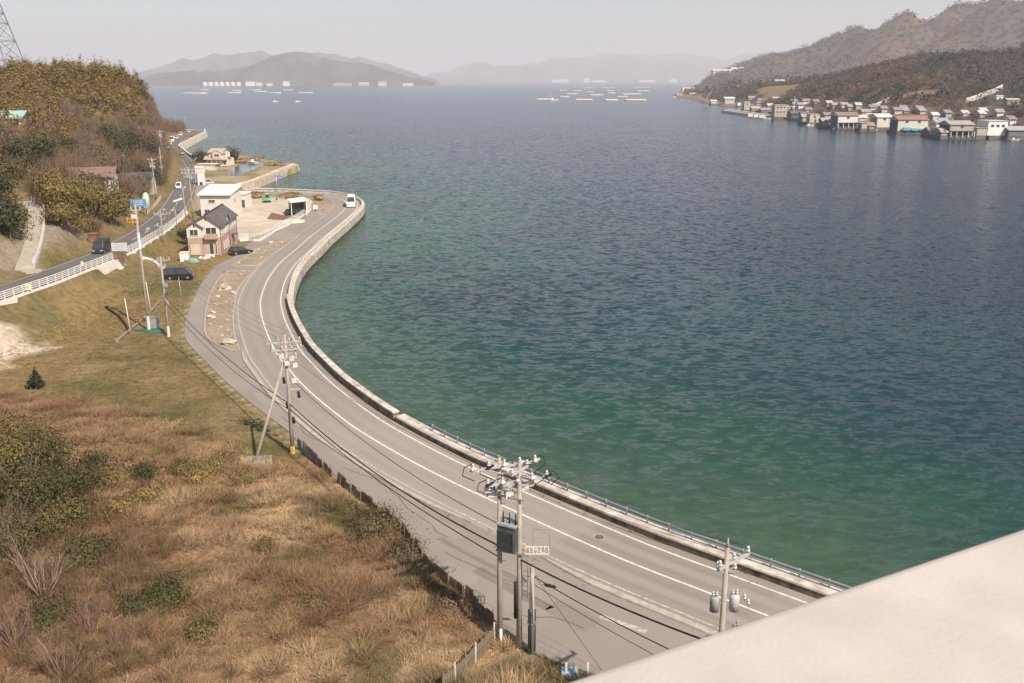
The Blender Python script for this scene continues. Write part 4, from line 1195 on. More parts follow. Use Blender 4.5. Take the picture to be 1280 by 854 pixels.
# weathered block at the foot of the strut
o = empty('concrete_block_row', tuple(sb + np.array((.3, -.4, 0))), 'low row of weathered concrete blocks at the foot of the strut', 'blocks', rz=.2)
for k in range(5): MB().box((k * .52 - 1.0, (k % 2) * .1, .12 + .05 * (k % 3)), (.5, .3, .75), rz=R.uniform(-.2, .2)).build('block', mat('weathered_block', (.33, .28, .22), .95, .35, 2.5, .02, col2=(.17, .13, .10)), o)
# poles of the meadow and the roads, from their feet and tops in the photograph
PO = {}
def upole(key, bx, by, ty, label, arms=((.5, 1.8, .3, 4),), z=None, r0=.17, group=None, lamp=False, cans=0, steps=True, cat='utility pole', name='utility_pole'):
    b = G(bx, by, 0) if z is None else G(bx, by, z)
    if z is None:
        b = GT(bx, by)
    h = ZA(ty, b[1]) - b[2]
    o = empty(name, tuple(b), label, cat)
    pole_parts(o, h, r0, r0 * .62, steps=steps)
    tips = []
    for (dz, ln, an, n) in arms: tips.append([np.array(p) + b for p in arm(o, h - dz, ln, an, n)])
    if lamp:
        d = np.array(lamp, float)
        MB().tube([(0, 0, h - 1.2), d * .5 + (0, 0, h - .7), d + (0, 0, h - .6)], .05, 6).build('lamp_arm', M_galv, o)
        MB().box(tuple(d * 1.15 + (0, 0, h - .65)), (.6, .3, .18)).build('lamp_head', M_wall, o)
    for k in range(cans): can(o, (.45 * (1 if k % 2 else -1), -.1, h - 2.8 - .3 * k), .27, .85, M_trans)
    PO[key] = (b, h, tips)
    return o
o4 = upole('P4', 186.5, 414, 256, 'tall utility pole with a white wrapped section at the foot of the bank', ((.7, 1.2, .2, 2),))
b, h, _ = PO['P4']; zw0, zw1 = ZA(312, b[1]) - b[2], ZA(291, b[1]) - b[2]
MB().cyl((0, 0, zw0), (0, 0, zw1), .19, .18, 10).build('white_wrap', M_white, o4); MB().cyl((0, 0, zw0 - .9), (0, 0, zw0 - .2), .19, .19, 10).build('blue_plate', mat('pale_blue', (.35, .42, .50), .6, .1, 2), o4)
MB().cyl((0, 0, 0), (0, 0, 2.0), .22, .22, 10).build('base_guard', M_wall, o4)
MB().bar((0, 0, zw1 + 2.0), (-.6, -.1, zw1 + 2.2), .3, .4).build('junction_box', M_wall, o4)
o5 = upole('P5', 211, 420, 321, 'utility pole with wide T crossarm beside the old road', ((.45, 2.3, .1, 4), (1.3, 1.0, .1, 2)))
MB().cyl((0, 0, 0), (0, 0, 1.4), .2, .2, 10).build('base_guard', M_wall, o5)
for k in range(3): MB().box((.35, -.1, 4.6 + k * 1.1), (.35, .3, .45)).build('cable_box', M_transd if k % 2 else M_trans, o5)
o6 = upole('P6', 204.5, 305, 262, 'slender pole with T crossarm on the bank by the white railing', ((.9, 2.6, .15, 4), (3.2, 1.6, .15, 3)), r0=.13)
o7 = upole('P7', 241.5, 274, 209, 'utility pole crowded with crossarms at the road junction', ((.6, 3.6, .2, 5), (1.4, 3.4, .2, 5), (2.3, 2.4, .2, 4)), z=.9, cans=2)
o7b = upole('P7b', 232.5, 277, 233, 'thin pole just left of the crowded pole at the junction', ((.4, 1.2, .2, 2),), z=1.2, r0=.12)
o8 = upole('P8', 195, 250, 197, 'utility pole at the wood edge with crossarm and transformer', ((.5, 2.2, .2, 3), (1.6, 1.4, .2, 3)), cans=2)
o9 = upole('P9', 204, 231, 184, 'utility pole with curved lamp arm at the wood edge', ((3.0, 1.2, .2, 2), (6.0, .9, .2, 2)), lamp=(2.3, .2, .6))
o10 = upole('P10', 203, 196, 162, 'far utility pole against the dark wood above the road', ((.7, 2.4, .2, 3), (1.6, 2.0, .2, 3)), cans=2)
oL = upole('L1', 221.5, 288, 261, 'slim roadside lamp post on the bank by the white railing', (), r0=.09, lamp=(-.5, -.1, .3), steps=False, cat='lamp post', name='lamp_post')
upole('L2', 232, 165.5, 146, 'pale green lamp post at the far end of the upper road', (), z=1.2, r0=.14, lamp=(.9, 0, .3), steps=False, cat='lamp post', name='lamp_post')
upole('L3', 215, 166, 150, 'far bare pole against the sea beside the wood', ((.5, 1.5, 0, 2),), z=2, r0=.14, steps=False)
for (bx, by, ty, lb, rr) in ((163.5, 417, 373, 'slanting white stake left of the tall pole', .07), (189, 392, 352, 'pale stake right of the tall pole', .07), (229, 384, 347, 'grey stake in the grass in front of the black van', .05)):
    b = GT(bx, by); h = ZA(ty, b[1]) - b[2]
    o = empty('marker_stake', tuple(b), lb, 'stake')
    MB().cyl((0, 0, -.2), (-.25, 0, h), rr, rr * .8, 7).build('stake', M_wall if rr > .06 else M_galv, o, smooth=True); MB().cyl((-.25, 0, h), (-.25, 0, h + .08), rr * 1.3, rr, 7).build('cap', M_galv, o)
# sign post on the seawall
b = G(346.5, 240); o = empty('road_sign', tuple(b), 'blue road sign on a pale post at the seawall', 'road sign')
hh = ZA(219.5, b[1])
MB().cyl((0, 0, -.2), (0, 0, hh), .11, .09, 8).build('post', M_galv, o, smooth=True)
MB().box((.95, 0, hh - .55), (1.5, .07, 1.0)).build('plate', mat('sign_blue', (.08, .20, .50), .5, .05, 2), o); MB().box((.95, -.04, hh - .55), (1.1, .012, .14)).build('arrow_mark', M_white, o)
# small transformer kiosk, pipe and drain by the tall pole
b = GT(185, 411)
o = empty('meter_kiosk', (b[0] + .9, b[1] + .3, b[2] - .1), 'grey meter cabinet on a green sheet at the foot of the tall pole', 'cabinet')
MB().box((0, 0, .8), (1.0, .6, 1.6)).build('cabinet', M_trans, o); MB().box((0, 0, 1.63), (1.12, .72, .07)).build('lid', M_galv, o)
b0 = GT(172, 414)
o = empty('green_sheet', tuple(GT(190, 414)), 'dark green plastic sheet spread at the foot of the tall pole', 'tarpaulin')
blob(MB(), (0, 0, .02), 2.6, .9, .28, 91, amp=.18).build('sheet', mat('dark_green_sheet', (.03, .12, .085), .6, .25, 3), o, smooth=True)
def pipe(name, pts, r, m, label, cat):
    P = [GT(*p) + np.array((0, 0, r * .7 + .1)) for p in pts]
    L = smooth(P, 1.0); L[:, 2] = ground(L[:, 0], L[:, 1]) + r * .8
    o = empty(name, tuple(L[0]), label, cat); MB(off=L[0]).tube(L, r, 7).build('run', m, o, smooth=True)
    for k in (0, -1): MB(off=L[0]).cyl(L[k] - (0, 0, r * 1.2), L[k] + (0, 0, r * 1.1), r * 1.6, r * 1.6, 8).build('end_collar', m, o)
pipe('drain_pipe', [(176, 320), (192, 327), (204, 337), (212, 344)], .28, M_wall, 'pale drain channel curving down the bank to the black van', 'drain')
pipe('drain_channel', [(146, 426), (163, 414), (180, 399), (200, 377)], .17, mat('ditch_concrete', (.24, .20, .155), .9, .25, 1.5, .02), 'grey concrete ditch edge crossing below the bank', 'drain')
pipe('black_hose', [(133, 384), (145, 393), (154, 402), (160, 412)], .16, M_cable, 'black hose running down the bank to the tall pole', 'hose')

# overhead lines
CAB = []
def cable(a, b, label, sag=.6, r=.022, name='overhead_line', hang=True):
    a = np.array(a, float); b = np.array(b, float)
    L = np.linalg.norm(b - a)
    n = 14
    pts = [a + (b - a) * k / n - np.array((0, 0, sag * 4 * (k / n) * (1 - k / n))) for k in range(n + 1)]
    o = empty(name, tuple(a), label, 'overhead line')
    MB(off=a).tube(pts, r, 5).build('wire', M_cable, o, smooth=True)
    return pts
wA = A + np.array((0, 0, 1)) * ZA(683, A[1]); wA2 = A + np.array((0, 0, 1)) * ZA(690, A[1]); w3 = P3 + np.array((0, 0, ZA(504, P3[1]))); w3b = P3 + np.array((0, 0, ZA(470, P3[1])))
Pt = cable(w3, wA, 'thick telephone cable, upper of two between the strutted pole and double pole', .9, .05)
cable(w3 - (0, 0, .5), wA2 - (0, 0, .35), 'thick telephone cable, lower of two between the strutted pole and double pole', .7, .035)
cable(P3 + np.array((.6, .1, h3 - 4.4)), A + np.array((0, 0, 7.6)), 'thin cable from the bracket of the strutted pole to the double pole', .9, .025)
for k in range(4):
    cable(P3 + t3[k], A + tips1[k], ['leftmost', 'second', 'third', 'rightmost'][k] + ' of four high wires between strutted pole and double pole', .7, .011)
p2w = P2_ + np.array((0, 0, ZA(775, P2_[1])))
cable(B + np.array((0, 0, ZA(699, B[1]))), P2_ + np.array((0, 0, hp - 5.0)), 'thick black cable from the double pole to the pole at the parapet', .25, .05)
cable(S_ + np.array((.1, 0, hS - .7)), P2_ + np.array((0, 0, hp - 6.4)), 'dark cable from the short pole towards the parapet', .2, .03)
cable(S_ + np.array((.1, 0, hS - 1.2)), P2_ + np.array((0, 0, hp - 7.2)), 'lower thin cable from the short pole towards the parapet', .2, .018)
for k in range(3):
    cable(B + tips2[k + 1] - rel, P2_ + tipsP2[k], ['left', 'middle', 'right'][k] + ' of three high wires from the double pole to the parapet pole', .35, .011)
g = G(752, 838)
cable(S_ + np.array((.05, 0, hS - .5)), (g[0], g[1], .0), 'pale stay wire running down from the short pole to the verge', .0, .014, 'stay_wire')
MB_o = empty('cable_closure', tuple((S_ + np.array((.75, .05, hS - 1.25)))), 'black cable closure hanging beside the short pole', 'cable closure')
MB().cyl((0, 0, 0), (.55, .05, -.18), .1, .1, 8).build('case', M_cable, MB_o, smooth=True); MB().cyl((-.1, 0, .03), (.65, .05, -.21), .04, .04, 6).build('cable_stub', M_cable, MB_o)
b5, h5, tp5 = PO['P5']; b4, h4, tp4 = PO['P4']; b6, h6, tp6 = PO['P6']; b7, h7, tp7 = PO['P7']; b8, h8, tp8 = PO['P8']; b9, h9, tp9 = PO['P9']
for k in range(4): cable(P3 + t3[k], tp5[0][k], ['leftmost', 'second', 'third', 'rightmost'][k] + ' of four high wires between strutted pole and T-arm pole', .8, .011)
cable(w3, b5 + np.array((0, 0, 5.4)), 'thick telephone cable from the strutted pole to the T-arm pole', 1.0, .04)
cable(w3 - (0, 0, .6), b5 + np.array((0, 0, 4.6)), 'lower telephone cable from the strutted pole to the T-arm pole', 1.2, .03)
for k in (0, 3): cable(tp5[0][k], tp6[0][k], ('left' if k == 0 else 'right') + ' wire from the T-arm pole up to the pole on the bank', .8, .011)
for k in (0, 3): cable(tp6[0][k], tp7[0][k], ('left' if k == 0 else 'right') + ' wire from the pole on the bank to the junction pole', .8, .012)
cable(tp4[0][0], tp8[0][0], 'wire from the tall wrapped pole to the pole at the wood edge', 1.5, .012)
cable(tp8[0][1], tp9[0][1], 'wire between the two poles at the wood edge', 1.0, .012)

# ------------------------------------------------------------------ vehicles
def car(loc, rz, kind, col, label, cat='car'):
    """x is forward"""
    dims = {'car': (4.3, 1.72, 1.5), 'van': (4.6, 1.72, 1.95), 'truck': (4.8, 1.8, 2.2), 'bus': (7.0, 2.1, 2.75), 'wagon': (3.6, 1.5, 1.75)}[kind]
    L, W, Hh = dims; hl = L / 2
    nm = {'car': 'parked_car', 'van': 'parked_van', 'truck': 'light_truck', 'bus': 'minibus', 'wagon': 'small_car'}[kind]
    o = empty(nm, loc, label, cat, rz=rz)
    pm = mat('paint_' + '_'.join('%02d' % int(c * 99) for c in col), col, .25, .04, 2.0, spec=.6)
    belt = Hh * (.58 if kind in ('car',) else .5)
    if kind == 'bus': belt = 1.45
    g = .2
    if kind == 'car': prof = [(-hl, .35), (-hl + .1, g), (hl - .1, g), (hl, .4), (hl - .05, belt * .72), (hl - .95, belt * .92), (hl - 1.3, belt), (-hl + .1, belt), (-hl - .02, belt * .7)]
    else: prof = [(-hl, .4), (-hl + .08, g), (hl - .1, g), (hl, .45), (hl - .02, belt * .7), (hl - .35, belt * .97), (hl - .5, belt), (-hl + .02, belt)]
    body = MB().extr(prof, -W / 2, W / 2).build('body', pm, o)
    if kind == 'car': fx0, fx1, rx0, rx1 = hl - 1.25, hl - 1.95, -hl + .12, -hl + .55
    elif kind == 'truck': fx0, fx1, rx0, rx1 = hl - .4, hl - .9, hl - 1.9, hl - 1.8
    else: fx0, fx1, rx0, rx1 = hl - .45, hl - (1.25 if kind != 'bus' else .85), -hl + .04, -hl + .16
    w0, w1 = W / 2 - .03, W / 2 - .17
    v = [(rx0, -w0, belt), (fx0, -w0, belt), (fx0, w0, belt), (rx0, w0, belt), (rx1, -w1, Hh - .08), (fx1, -w1, Hh - .08), (fx1, w1, Hh - .08), (rx1, w1, Hh - .08)]
    MB().add(v, [(0, 1, 5, 4), (1, 2, 6, 5), (2, 3, 7, 6), (3, 0, 4, 7), (4, 5, 6, 7)]).build('windows', M_glass, o)
    rt = MB(); rt.box(((rx1 + fx1) / 2, 0, Hh - .035), (fx1 - rx1 + .06, 2 * w1 + .04, .09), tx=.94, ty=.9); rt.build('roof', pm, o)
    mb = MB()
    for s in (-1, 1):
        mb.bar((fx0, s * w0, belt), (fx1, s * w1, Hh - .06), .07); mb.bar((rx0, s * w0, belt), (rx1, s * w1, Hh - .06), .09)
        for f_ in ((.5,) if kind != 'bus' else (.25, .5, .75)):
            xa, xb = rx0 + (fx0 - rx0) * f_, rx1 + (fx1 - rx1) * f_
            mb.bar((xa, s * (w0 + .005), belt), (xb, s * (w1 + .005), Hh - .06), .07)
    mb.build('pillars', pm, o)
    if kind == 'truck':
        MB().box((-.95, 0, .95), (2.9, 1.78, .9)).build('load_bed', pm, o); MB().box((-.95, 0, 1.75), (2.8, 1.7, .75)).build('box', M_dark, o)
    rw = .31 if kind != 'bus' else .4
    for x in (-hl * .6, hl * .62):
        for s in (-1, 1):
            t = MB().cyl((x, s * (W / 2 - .2), rw), (x, s * (W / 2 + .01), rw), rw, rw, 14).build('wheel', M_tyre, o)
            MB().cyl((x, s * (W / 2 + .011), rw), (x, s * (W / 2 + .03), rw), rw * .58, rw * .5, 10).build('rim', M_galv, t)
    for s in (-1, 1):
        MB().box((hl + .0, s * (W / 2 - .25), belt * .62), (.06, .32, .17)).build('headlight', M_porc, o)
        MB().box((-hl - .0, s * (W / 2 - .16), belt * .72), (.06, .2, .26)).build('tail_light', mat('lamp_red', (.35, .03, .02), .3, .1, 3), o)
        MB().box((fx0 - .15, s * (W / 2 + .08), belt + .1), (.12, .18, .14)).build('mirror', pm, o)
    MB().box((hl + .005, 0, .38), (.07, W * .9, .2)).build('bumper', M_dark if sum(col) < .5 else pm, o)
    MB().box((-hl - .03, 0, .55), (.02, .34, .16)).build('number_plate', M_white, o)
    return o
def heading(L, i): return math.atan2(*(L[min(i + 1, len(L) - 1)] - L[i - 1])[[1, 0]])
black = (.018, .02, .024); white = (.78, .77, .74)
k = nearest(CL, G(437, 258)); g = offset(CL, 1.3)[k]
car((g[0], g[1], .006), heading(CL, k) + math.pi, 'bus', (.80, .76, .68), 'cream minibus coming round the far bend of the coast road', 'minibus')
k = nearest(UL, GU(218.5, 235)); g = offset(UL, -1.5)[k]; car((g[0], g[1], g[2] + .006), heading(UL, k) + math.pi, 'wagon', white, 'white small car on the upper road below the wood')
k = nearest(UL, GU(225, 193)); g = offset(UL, 1.6)[k]; car((g[0], g[1], g[2] + .006), heading(UL, k), 'car', (.06, .065, .07), 'dark car on the upper road near the point')
k = nearest(UL, GU(146, 314)); g = offset(UL, -1.4)[k]; car((g[0], g[1], g[2] + .006), heading(UL, k) + math.pi, 'truck', (.03, .035, .045), 'dark box truck on the upper road behind the notice board', 'truck')
for (px, py, d, kd, c, lb) in ((217.5, 181, -1.5, 'wagon', white, 'white car nearest of the far queue on the upper road'), (221, 177, -1.6, 'bus', white, 'tall white van in the far queue on the upper road'),
                              (228, 173.5, -1.6, 'car', (.6, .6, .6), 'silver car in the middle of the far queue'), (234.5, 169.5, -3.8, 'van', white, 'white van parked by the roadside near the far lamp post'), (239.5, 165.5, -4.0, 'wagon', white, 'last white car at the far end of the upper road')):
    k = nearest(UL, GU(px, py)); g = offset(UL, d)[k]; car((g[0], g[1], g[2] + .006), heading(UL, k) + (math.pi if d > -3 else 0), kd, c, lb)
g = G(301, 317.5); car((g[0], g[1], .0), math.radians(40), 'car', black, 'black car parked at the corner of the pink house')
g = GT(223, 350); car((g[0], g[1] + .5, g[2] + .04), math.radians(12), 'van', black, 'black van parked on the grass below the bank', 'van')
g = G(260, 230, .2); car((g[0], g[1], .02), .3, 'wagon', (.62, .6, .55), 'pale car standing beside the white sign tower')

# ------------------------------------------------------------------ stones on the islands
mesh_rock = []
for k in range(4):
    o_ = blob(MB(), (0, 0, .1), .5, .42, .34, 60 + k, 9, 5, .3)
    me = bpy.data.meshes.new('stone'); me.from_pydata(o_.v, [], o_.f); me.materials.append(M_rock if k < 3 else mat('pale_stone', (.50, .44, .36), .9, .2, 2)); mesh_rock.append(me)
def stone(px, py, s, k, label, group=None, z=.1):
    g = G(px, py, z); o = bpy.data.objects.new('stone', mesh_rock[k % 4]); COL.objects.link(o)
    o.location = (g[0], g[1], z + .0); o.scale = (s, s * .9, s * .8); o.rotation_euler = (0, 0, R.uniform(0, 6)); setp(o, label, 'stone', group)
stone(281, 361, 2.6, 0, 'largest boulder, brown and flat, in the middle of the stony island')
stone(287, 430, 2.0, 1, 'big tan boulder at the near end of the stony island')
stone(264, 397, 1.2, 3, 'white stone near the road edge of the stony island')
stone(292, 366.5, .9, 3, 'flat white slab on the stony island by the coast road kerb')
stone(322, 314, 1.5, 0, 'pale boulder beside the black parked car'); stone(316, 318, 1.1, 1, 'brown boulder just behind the black parked car'); stone(339, 304, 1.1, 3, 'upright pale stone on the narrow island')
for (px, py) in ((283, 344), (280, 351), (290, 350), (293, 355), (272, 371), (282, 378), (270, 381), (267, 391), (284, 401), (263, 406), (276, 409), (285, 413), (278, 420), (268, 403), (288, 392), (301, 343), (305, 340)):
    stone(px, py, R.uniform(.45, .8), R.randrange(4), 'small loose stone scattered on the stony island', 'loose stones on the long island')
for (px, py) in ((298, 329), (315, 328), (352, 303), (346, 308), (331, 314), (326, 322)):
    stone(px, py, R.uniform(.4, .7), R.randrange(4), 'small loose stone scattered on the narrow island', 'loose stones on the narrow island')

# ------------------------------------------------------------------ fences at the foot of the scrub
FL = resample(offset(SLN, -.35)[nearest(SLN, G(622, 782)):nearest(SLN, G(377, 562)) + 1], .92); r = FL[0]
o = empty('sheet_fence', (r[0], r[1], -.05), 'ramshackle fence of rusty and grey metal sheets along the side road', 'fence')
for k in range(len(FL) - 1):
    a, b = FL[k], FL[k + 1]
    grey = k > len(FL) - 7
    h = R.uniform(.6, 1.0) if not grey else 1.1
    if not grey and R.random() < .10: continue
    mb = MB(off=(r[0], r[1], -.05)); d = b - a; n = np.array((-d[1], d[0], 0)) / np.linalg.norm(d)
    ang = R.uniform(-.12, .12); nn = 8
    lo = [a + d * (j / nn) + n * (.025 if j % 2 else -.025) for j in range(nn + 1)]
    hi = [p + n * ang * h + np.array((0, 0, h + R.uniform(-.03, .03))) for p in lo]
    lo = [p - np.array((0, 0, .1)) for p in lo]
    mb.sheet(lo, hi); mb.sheet([p + n * .012 for p in hi], [p + n * .012 for p in lo])
    mb.nrm = False
    mb.build('panel', M_zinc if grey or R.random() < .12 else M_rust, o)
for k in range(0, len(FL), 2):
    MB(off=(r[0], r[1], -.05)).cyl(FL[k] - np.array((.05, .05, .1)), FL[k] + np.array((R.uniform(-.08, .08) - .05, -.05, 1.15)), .035, .03, 6).build('post', M_wood if k % 4 else M_rust, o)
WL = resample(smooth([GT(*p) for p in ((618, 800), (606, 815), (594, 829), (583, 842), (570, 856), (553, 872))], 1.0), 1.25); r = WL[0]
o = empty('picket_fence', tuple(r), 'leaning grey wooden fence with pale posts at the bottom of the scrub', 'fence')
for k, p in enumerate(WL):
    MB().cyl((0, 0, -.2), (R.uniform(-.08, .08), R.uniform(-.05, .05), 1.3), .055, .05, 7).build('post', M_wall if k % 2 == 0 else M_wood, o, loc=p - r)
    if k + 1 < len(WL):
        d = WL[k + 1] - p
        for j in range(5):
            MB().box((0, 0, .5), (.06, .17, 1.0 + R.uniform(-.12, .12)), rz=math.atan2(d[1], d[0]) + math.pi / 2).build('plank', M_wood, o, loc=p - r + d * (.12 + .19 * j))
for z in (.35, .8): MB(off=r).tube([p + np.array((0, 0, z)) for p in WL], .02, 5).build('wire', M_galv, o)
g = GT(705, 850); o = empty('covered_bin', (g[0], g[1], g[2] - .1), 'pale blue covered bin between white stakes at the parapet edge', 'bin')
MB().box((.3, 0, .3), (1.0, .7, .45), tx=.9, ty=.85).build('cover', mat('pale_blue_sheet', (.30, .42, .52), .6, .1, 2), o)
for x in (.1, .5, 1.3): MB().box((x, -.2, .55), (.12, .1, 1.1)).build('stake', M_wall, o)
# ------------------------------------------------------------------ vegetation
def quads(c, size, g, up=.35, asp=1.6, out=None):
    """leaf quads at centres c with given sizes, facing roughly outwards; g: generator"""
    n = len(c)
    nrm = g.normal(size=(n, 3)); nrm[:, 2] = np.abs(nrm[:, 2]) + up; nrm /= np.linalg.norm(nrm, axis=1)[:, None]
    if out is not None: nrm = nrm * .5 + out; nrm /= np.linalg.norm(nrm, axis=1)[:, None] + 1e-9
    t = np.cross(nrm, g.normal(size=(n, 3))); t /= np.linalg.norm(t, axis=1)[:, None] + 1e-9
    b = np.cross(nrm, t)
    s = np.asarray(size).reshape(-1, 1) * g.uniform(.6, 1.3, (n, 1))
    t = t * s * .5 * asp; b = b * s * .5
    return np.stack([c - t, c - b * .9 + t * .1, c + t, c + b * .9 + t * .1], 1).reshape(-1, 3)
def unit(v): return v / (np.linalg.norm(v, axis=1)[:, None] + 1e-6)
def outward(p, i, k):
    """mix of the directions away from the clump's and the crown's middle"""
    cc = np.array([p[i == j].mean(0) if (i == j).any() else p.mean(0) for j in range(k)])
    return unit(p - cc[i]) * .7 + unit(p - p.mean(0)) * .6
def qf(n): return np.arange(n * 4).reshape(n, 4)
def crown_pts(g, n, rx, ry, z0, h, k, tight=.34, shape='round'):
    """points in uneven clumps filling a crown"""
    cc = g.normal(size=(k, 3)); cc /= np.linalg.norm(cc, axis=1)[:, None]; cc *= g.uniform(.35, .95, (k, 1))
    cc[:, 2] = np.abs(cc[:, 2]) * .9 - .15 if shape == 'dome' else cc[:, 2]
    i = g.integers(0, k, n)
    p = cc[i] + g.normal(size=(n, 3)) * tight * g.uniform(.5, 1.1, k)[i][:, None]
    if shape == 'cone': s = np.clip(1.05 - .5 * (p[:, 2] + 1), .08, 1); p[:, 0] *= s; p[:, 1] *= s
    if shape == 'plume': s = np.clip(.55 + .5 * np.cos(p[:, 2] * 1.5), .2, 1.1); p[:, 0] *= s; p[:, 1] *= s
    q = np.stack([p[:, 0] * rx, p[:, 1] * ry, z0 + h * .5 + p[:, 2] * h * .5], 1)
    q[:, 2] = np.maximum(q[:, 2], .05)
    return q, i
def twig_tris(g, n, rx, h, w, z0=0.0, base=.25):
    """thin upright twigs fanning out from a short stem: triangles"""
    a = g.uniform(0, 2 * np.pi, n); r = np.sqrt(g.uniform(0, 1, n)) * rx
    s = np.stack([np.cos(a) * r * base, np.sin(a) * r * base, z0 + g.uniform(.05, .5, n) * h], 1)
    e = np.stack([np.cos(a) * r, np.sin(a) * r, z0 + h * g.uniform(.55, 1.0, n) * (1 - .25 * (r / rx) ** 2)], 1) + g.normal(size=(n, 3)) * .08 * h
    d = e - s; t = np.cross(d, g.normal(size=(n, 3))); t /= np.linalg.norm(t, axis=1)[:, None] + 1e-9
    t *= w * g.uniform(.6, 1.4, (n, 1))
    return np.stack([s - t * .5, s + t * .5, e], 1).reshape(-1, 3)
def scatter(name, temps, pos, sc, cols, label, m=M_leaf, kind='stuff', k=4, squash=None, jit=.06):
    """merge copies of templates (vertex arrays of k-gons) into one mesh"""
    g = np.random.default_rng(len(pos) + 3)
    VV = []; CC = []
    which = g.integers(0, len(temps), len(pos))
    for i in range(len(pos)):
        t = temps[which[i]]
        a = g.uniform(0, 6.28); ca, sa = math.cos(a), math.sin(a)
        s = sc[i]
        v = np.stack([(t[:, 0] * ca - t[:, 1] * sa) * s, (t[:, 0] * sa + t[:, 1] * ca) * s, t[:, 2] * s * (1 if squash is None else squash[i])], 1) + pos[i]
        VV.append(v)
        n = len(t) // k
        c = cols[i][None] * (1 + g.normal(size=(n, 1)) * jit)
        CC.append(np.repeat(np.clip(c, .005, .9), k, 0))
    V = np.concatenate(VV); C = np.concatenate(CC)
    o = np_obj(name, V, np.arange(len(V)).reshape(-1, k), m, C)
    setp(o, label, None, kind=kind)
    return o
g = np.random.default_rng(21)
def tmpl(n, k, shape, rx, h, z0, size, asp=1.6, tight=.34):
    p, i = crown_pts(g, n, rx, rx, z0, h, k, tight, shape); return quads(p, np.full(n, size), g, asp=asp, out=outward(p, i, k))
T_bam = [tmpl(210, 8, 'plume', 2.2, 7.5, .5, .42, 2.0, .34) for _ in range(6)]
T_ever = [tmpl(200, 11, 'round', 2.6, 6.0, .6, .5, 1.4, .34) for _ in range(5)]
T_bare = [np.concatenate([twig_tris(g, 130, 2.9, 6.5, .11), twig_tris(g, 150, 2.7, 6.8, .06, base=.8)]) for _ in range(5)]
# --- the wooded hill
xx, yy = np.meshgrid(np.arange(-330, -60, 3.7), np.arange(84, 640, 3.7))
P = np.stack([xx.ravel(), yy.ravel()], 1) + g.uniform(-1.9, 1.9, (xx.size, 2))
dU_, sU_, zU_ = pl_dist(P, UL); sd = dU_ * sU_
dL, _, _ = pl_dist(P, LN)
ux = 640 + F * P[:, 0] / np.maximum(P[:, 1] * 1.0, 1)
ok = (sd > UW + 2.4) & (sd < 125) & inside(P, SHORE) & (ux > -90) & (dL > 3.3)
ok &= ~((sd < np.interp(P[:, 1], [172, 215, 235, 262], [11, 11, 6.5, 6])) & (P[:, 1] > 172) & (P[:, 1] < 262))                       # works site and verge
ok &= ~((sd < 13) & (P[:, 1] > 118) & (P[:, 1] < 166))                       # cut slope
for ob in bpy.data.objects:
    if ob.name.startswith('hillside_house'):
        v = P - np.array(ob.location[:2]); ok &= ~(np.hypot(v[:, 0], v[:, 1]) < 5.5)
        ok &= ~((np.abs(v[:, 0] - v[:, 1] * .45) < 6) & (v[:, 1] < 0) & (v[:, 1] > -9) & (g.random(len(P)) < .7))
ok &= g.random(len(P)) < np.where(P[:, 1] < 300, .92, np.where((P[:, 1] > 350) & (sd < 45), .98, .62))
P = P[ok]; sd = sd[ok]
Z = ground(P[:, 0], P[:, 1])
n1 = fbm(P[:, 0], P[:, 1], 34, 61); n2 = fbm(P[:, 0], P[:, 1], 15, 62)
hi = sst(Z, 14, 24)
pb = .12 + .70 * hi + (n1 - .5) * 1.2
near_low = (P[:, 1] < 185) & (sd < 40)
pb = np.where(near_low, .65 + (n1 - .5), pb)
pe = sst(n2, .58, .68) * (.6 - .45 * hi)
u = g.random(len(P))
kind_ = np.where(u < pe, 2, np.where(g.random(len(P)) < np.clip(pb, 0, 1), 0, 1))
pos = np.c_[P, Z - .3]
gold = np.array((.205, .124, .034)); olive = np.array((.135, .104, .033)); yel = np.array((.205, .142, .048)); brown = np.array((.185, .118, .078)); grey_ = np.array((.175, .133, .10)); dk = np.array((.055, .058, .028))
def colmix(n, cs, al=1.0):
    w = g.dirichlet(np.full(len(cs), al), n); return w @ np.array(cs)
i = kind_ == 0; low = (Z[i] < 15)[:, None]
cb = np.where(low, colmix(i.sum(), [olive, yel, olive, gold], 1.6), colmix(i.sum(), [gold, gold * .85, yel, olive], 2.0))
scatter('bamboo_wood', T_bam, pos[i], g.uniform(.75, 1.15, i.sum()) * np.where(Z[i] < 15, .8, 1), cb, 'golden and olive bamboo wood covering the hill at the left', squash=g.uniform(.8, 1.2, i.sum()))
i = kind_ == 1
scatter('bare_woodland', T_bare, pos[i], g.uniform(.7, 1.15, i.sum()), colmix(i.sum(), [brown, grey_, brown * 1.1]), 'leafless brown woodland on the lower slopes of the hill', k=3, jit=.22)
i = kind_ == 2
scatter('evergreen_thicket', T_ever, pos[i], g.uniform(.6, 1.05, i.sum()), colmix(i.sum(), [dk, dk * 1.3, olive * .6]), 'dark evergreen thickets between the bare trees of the hill')
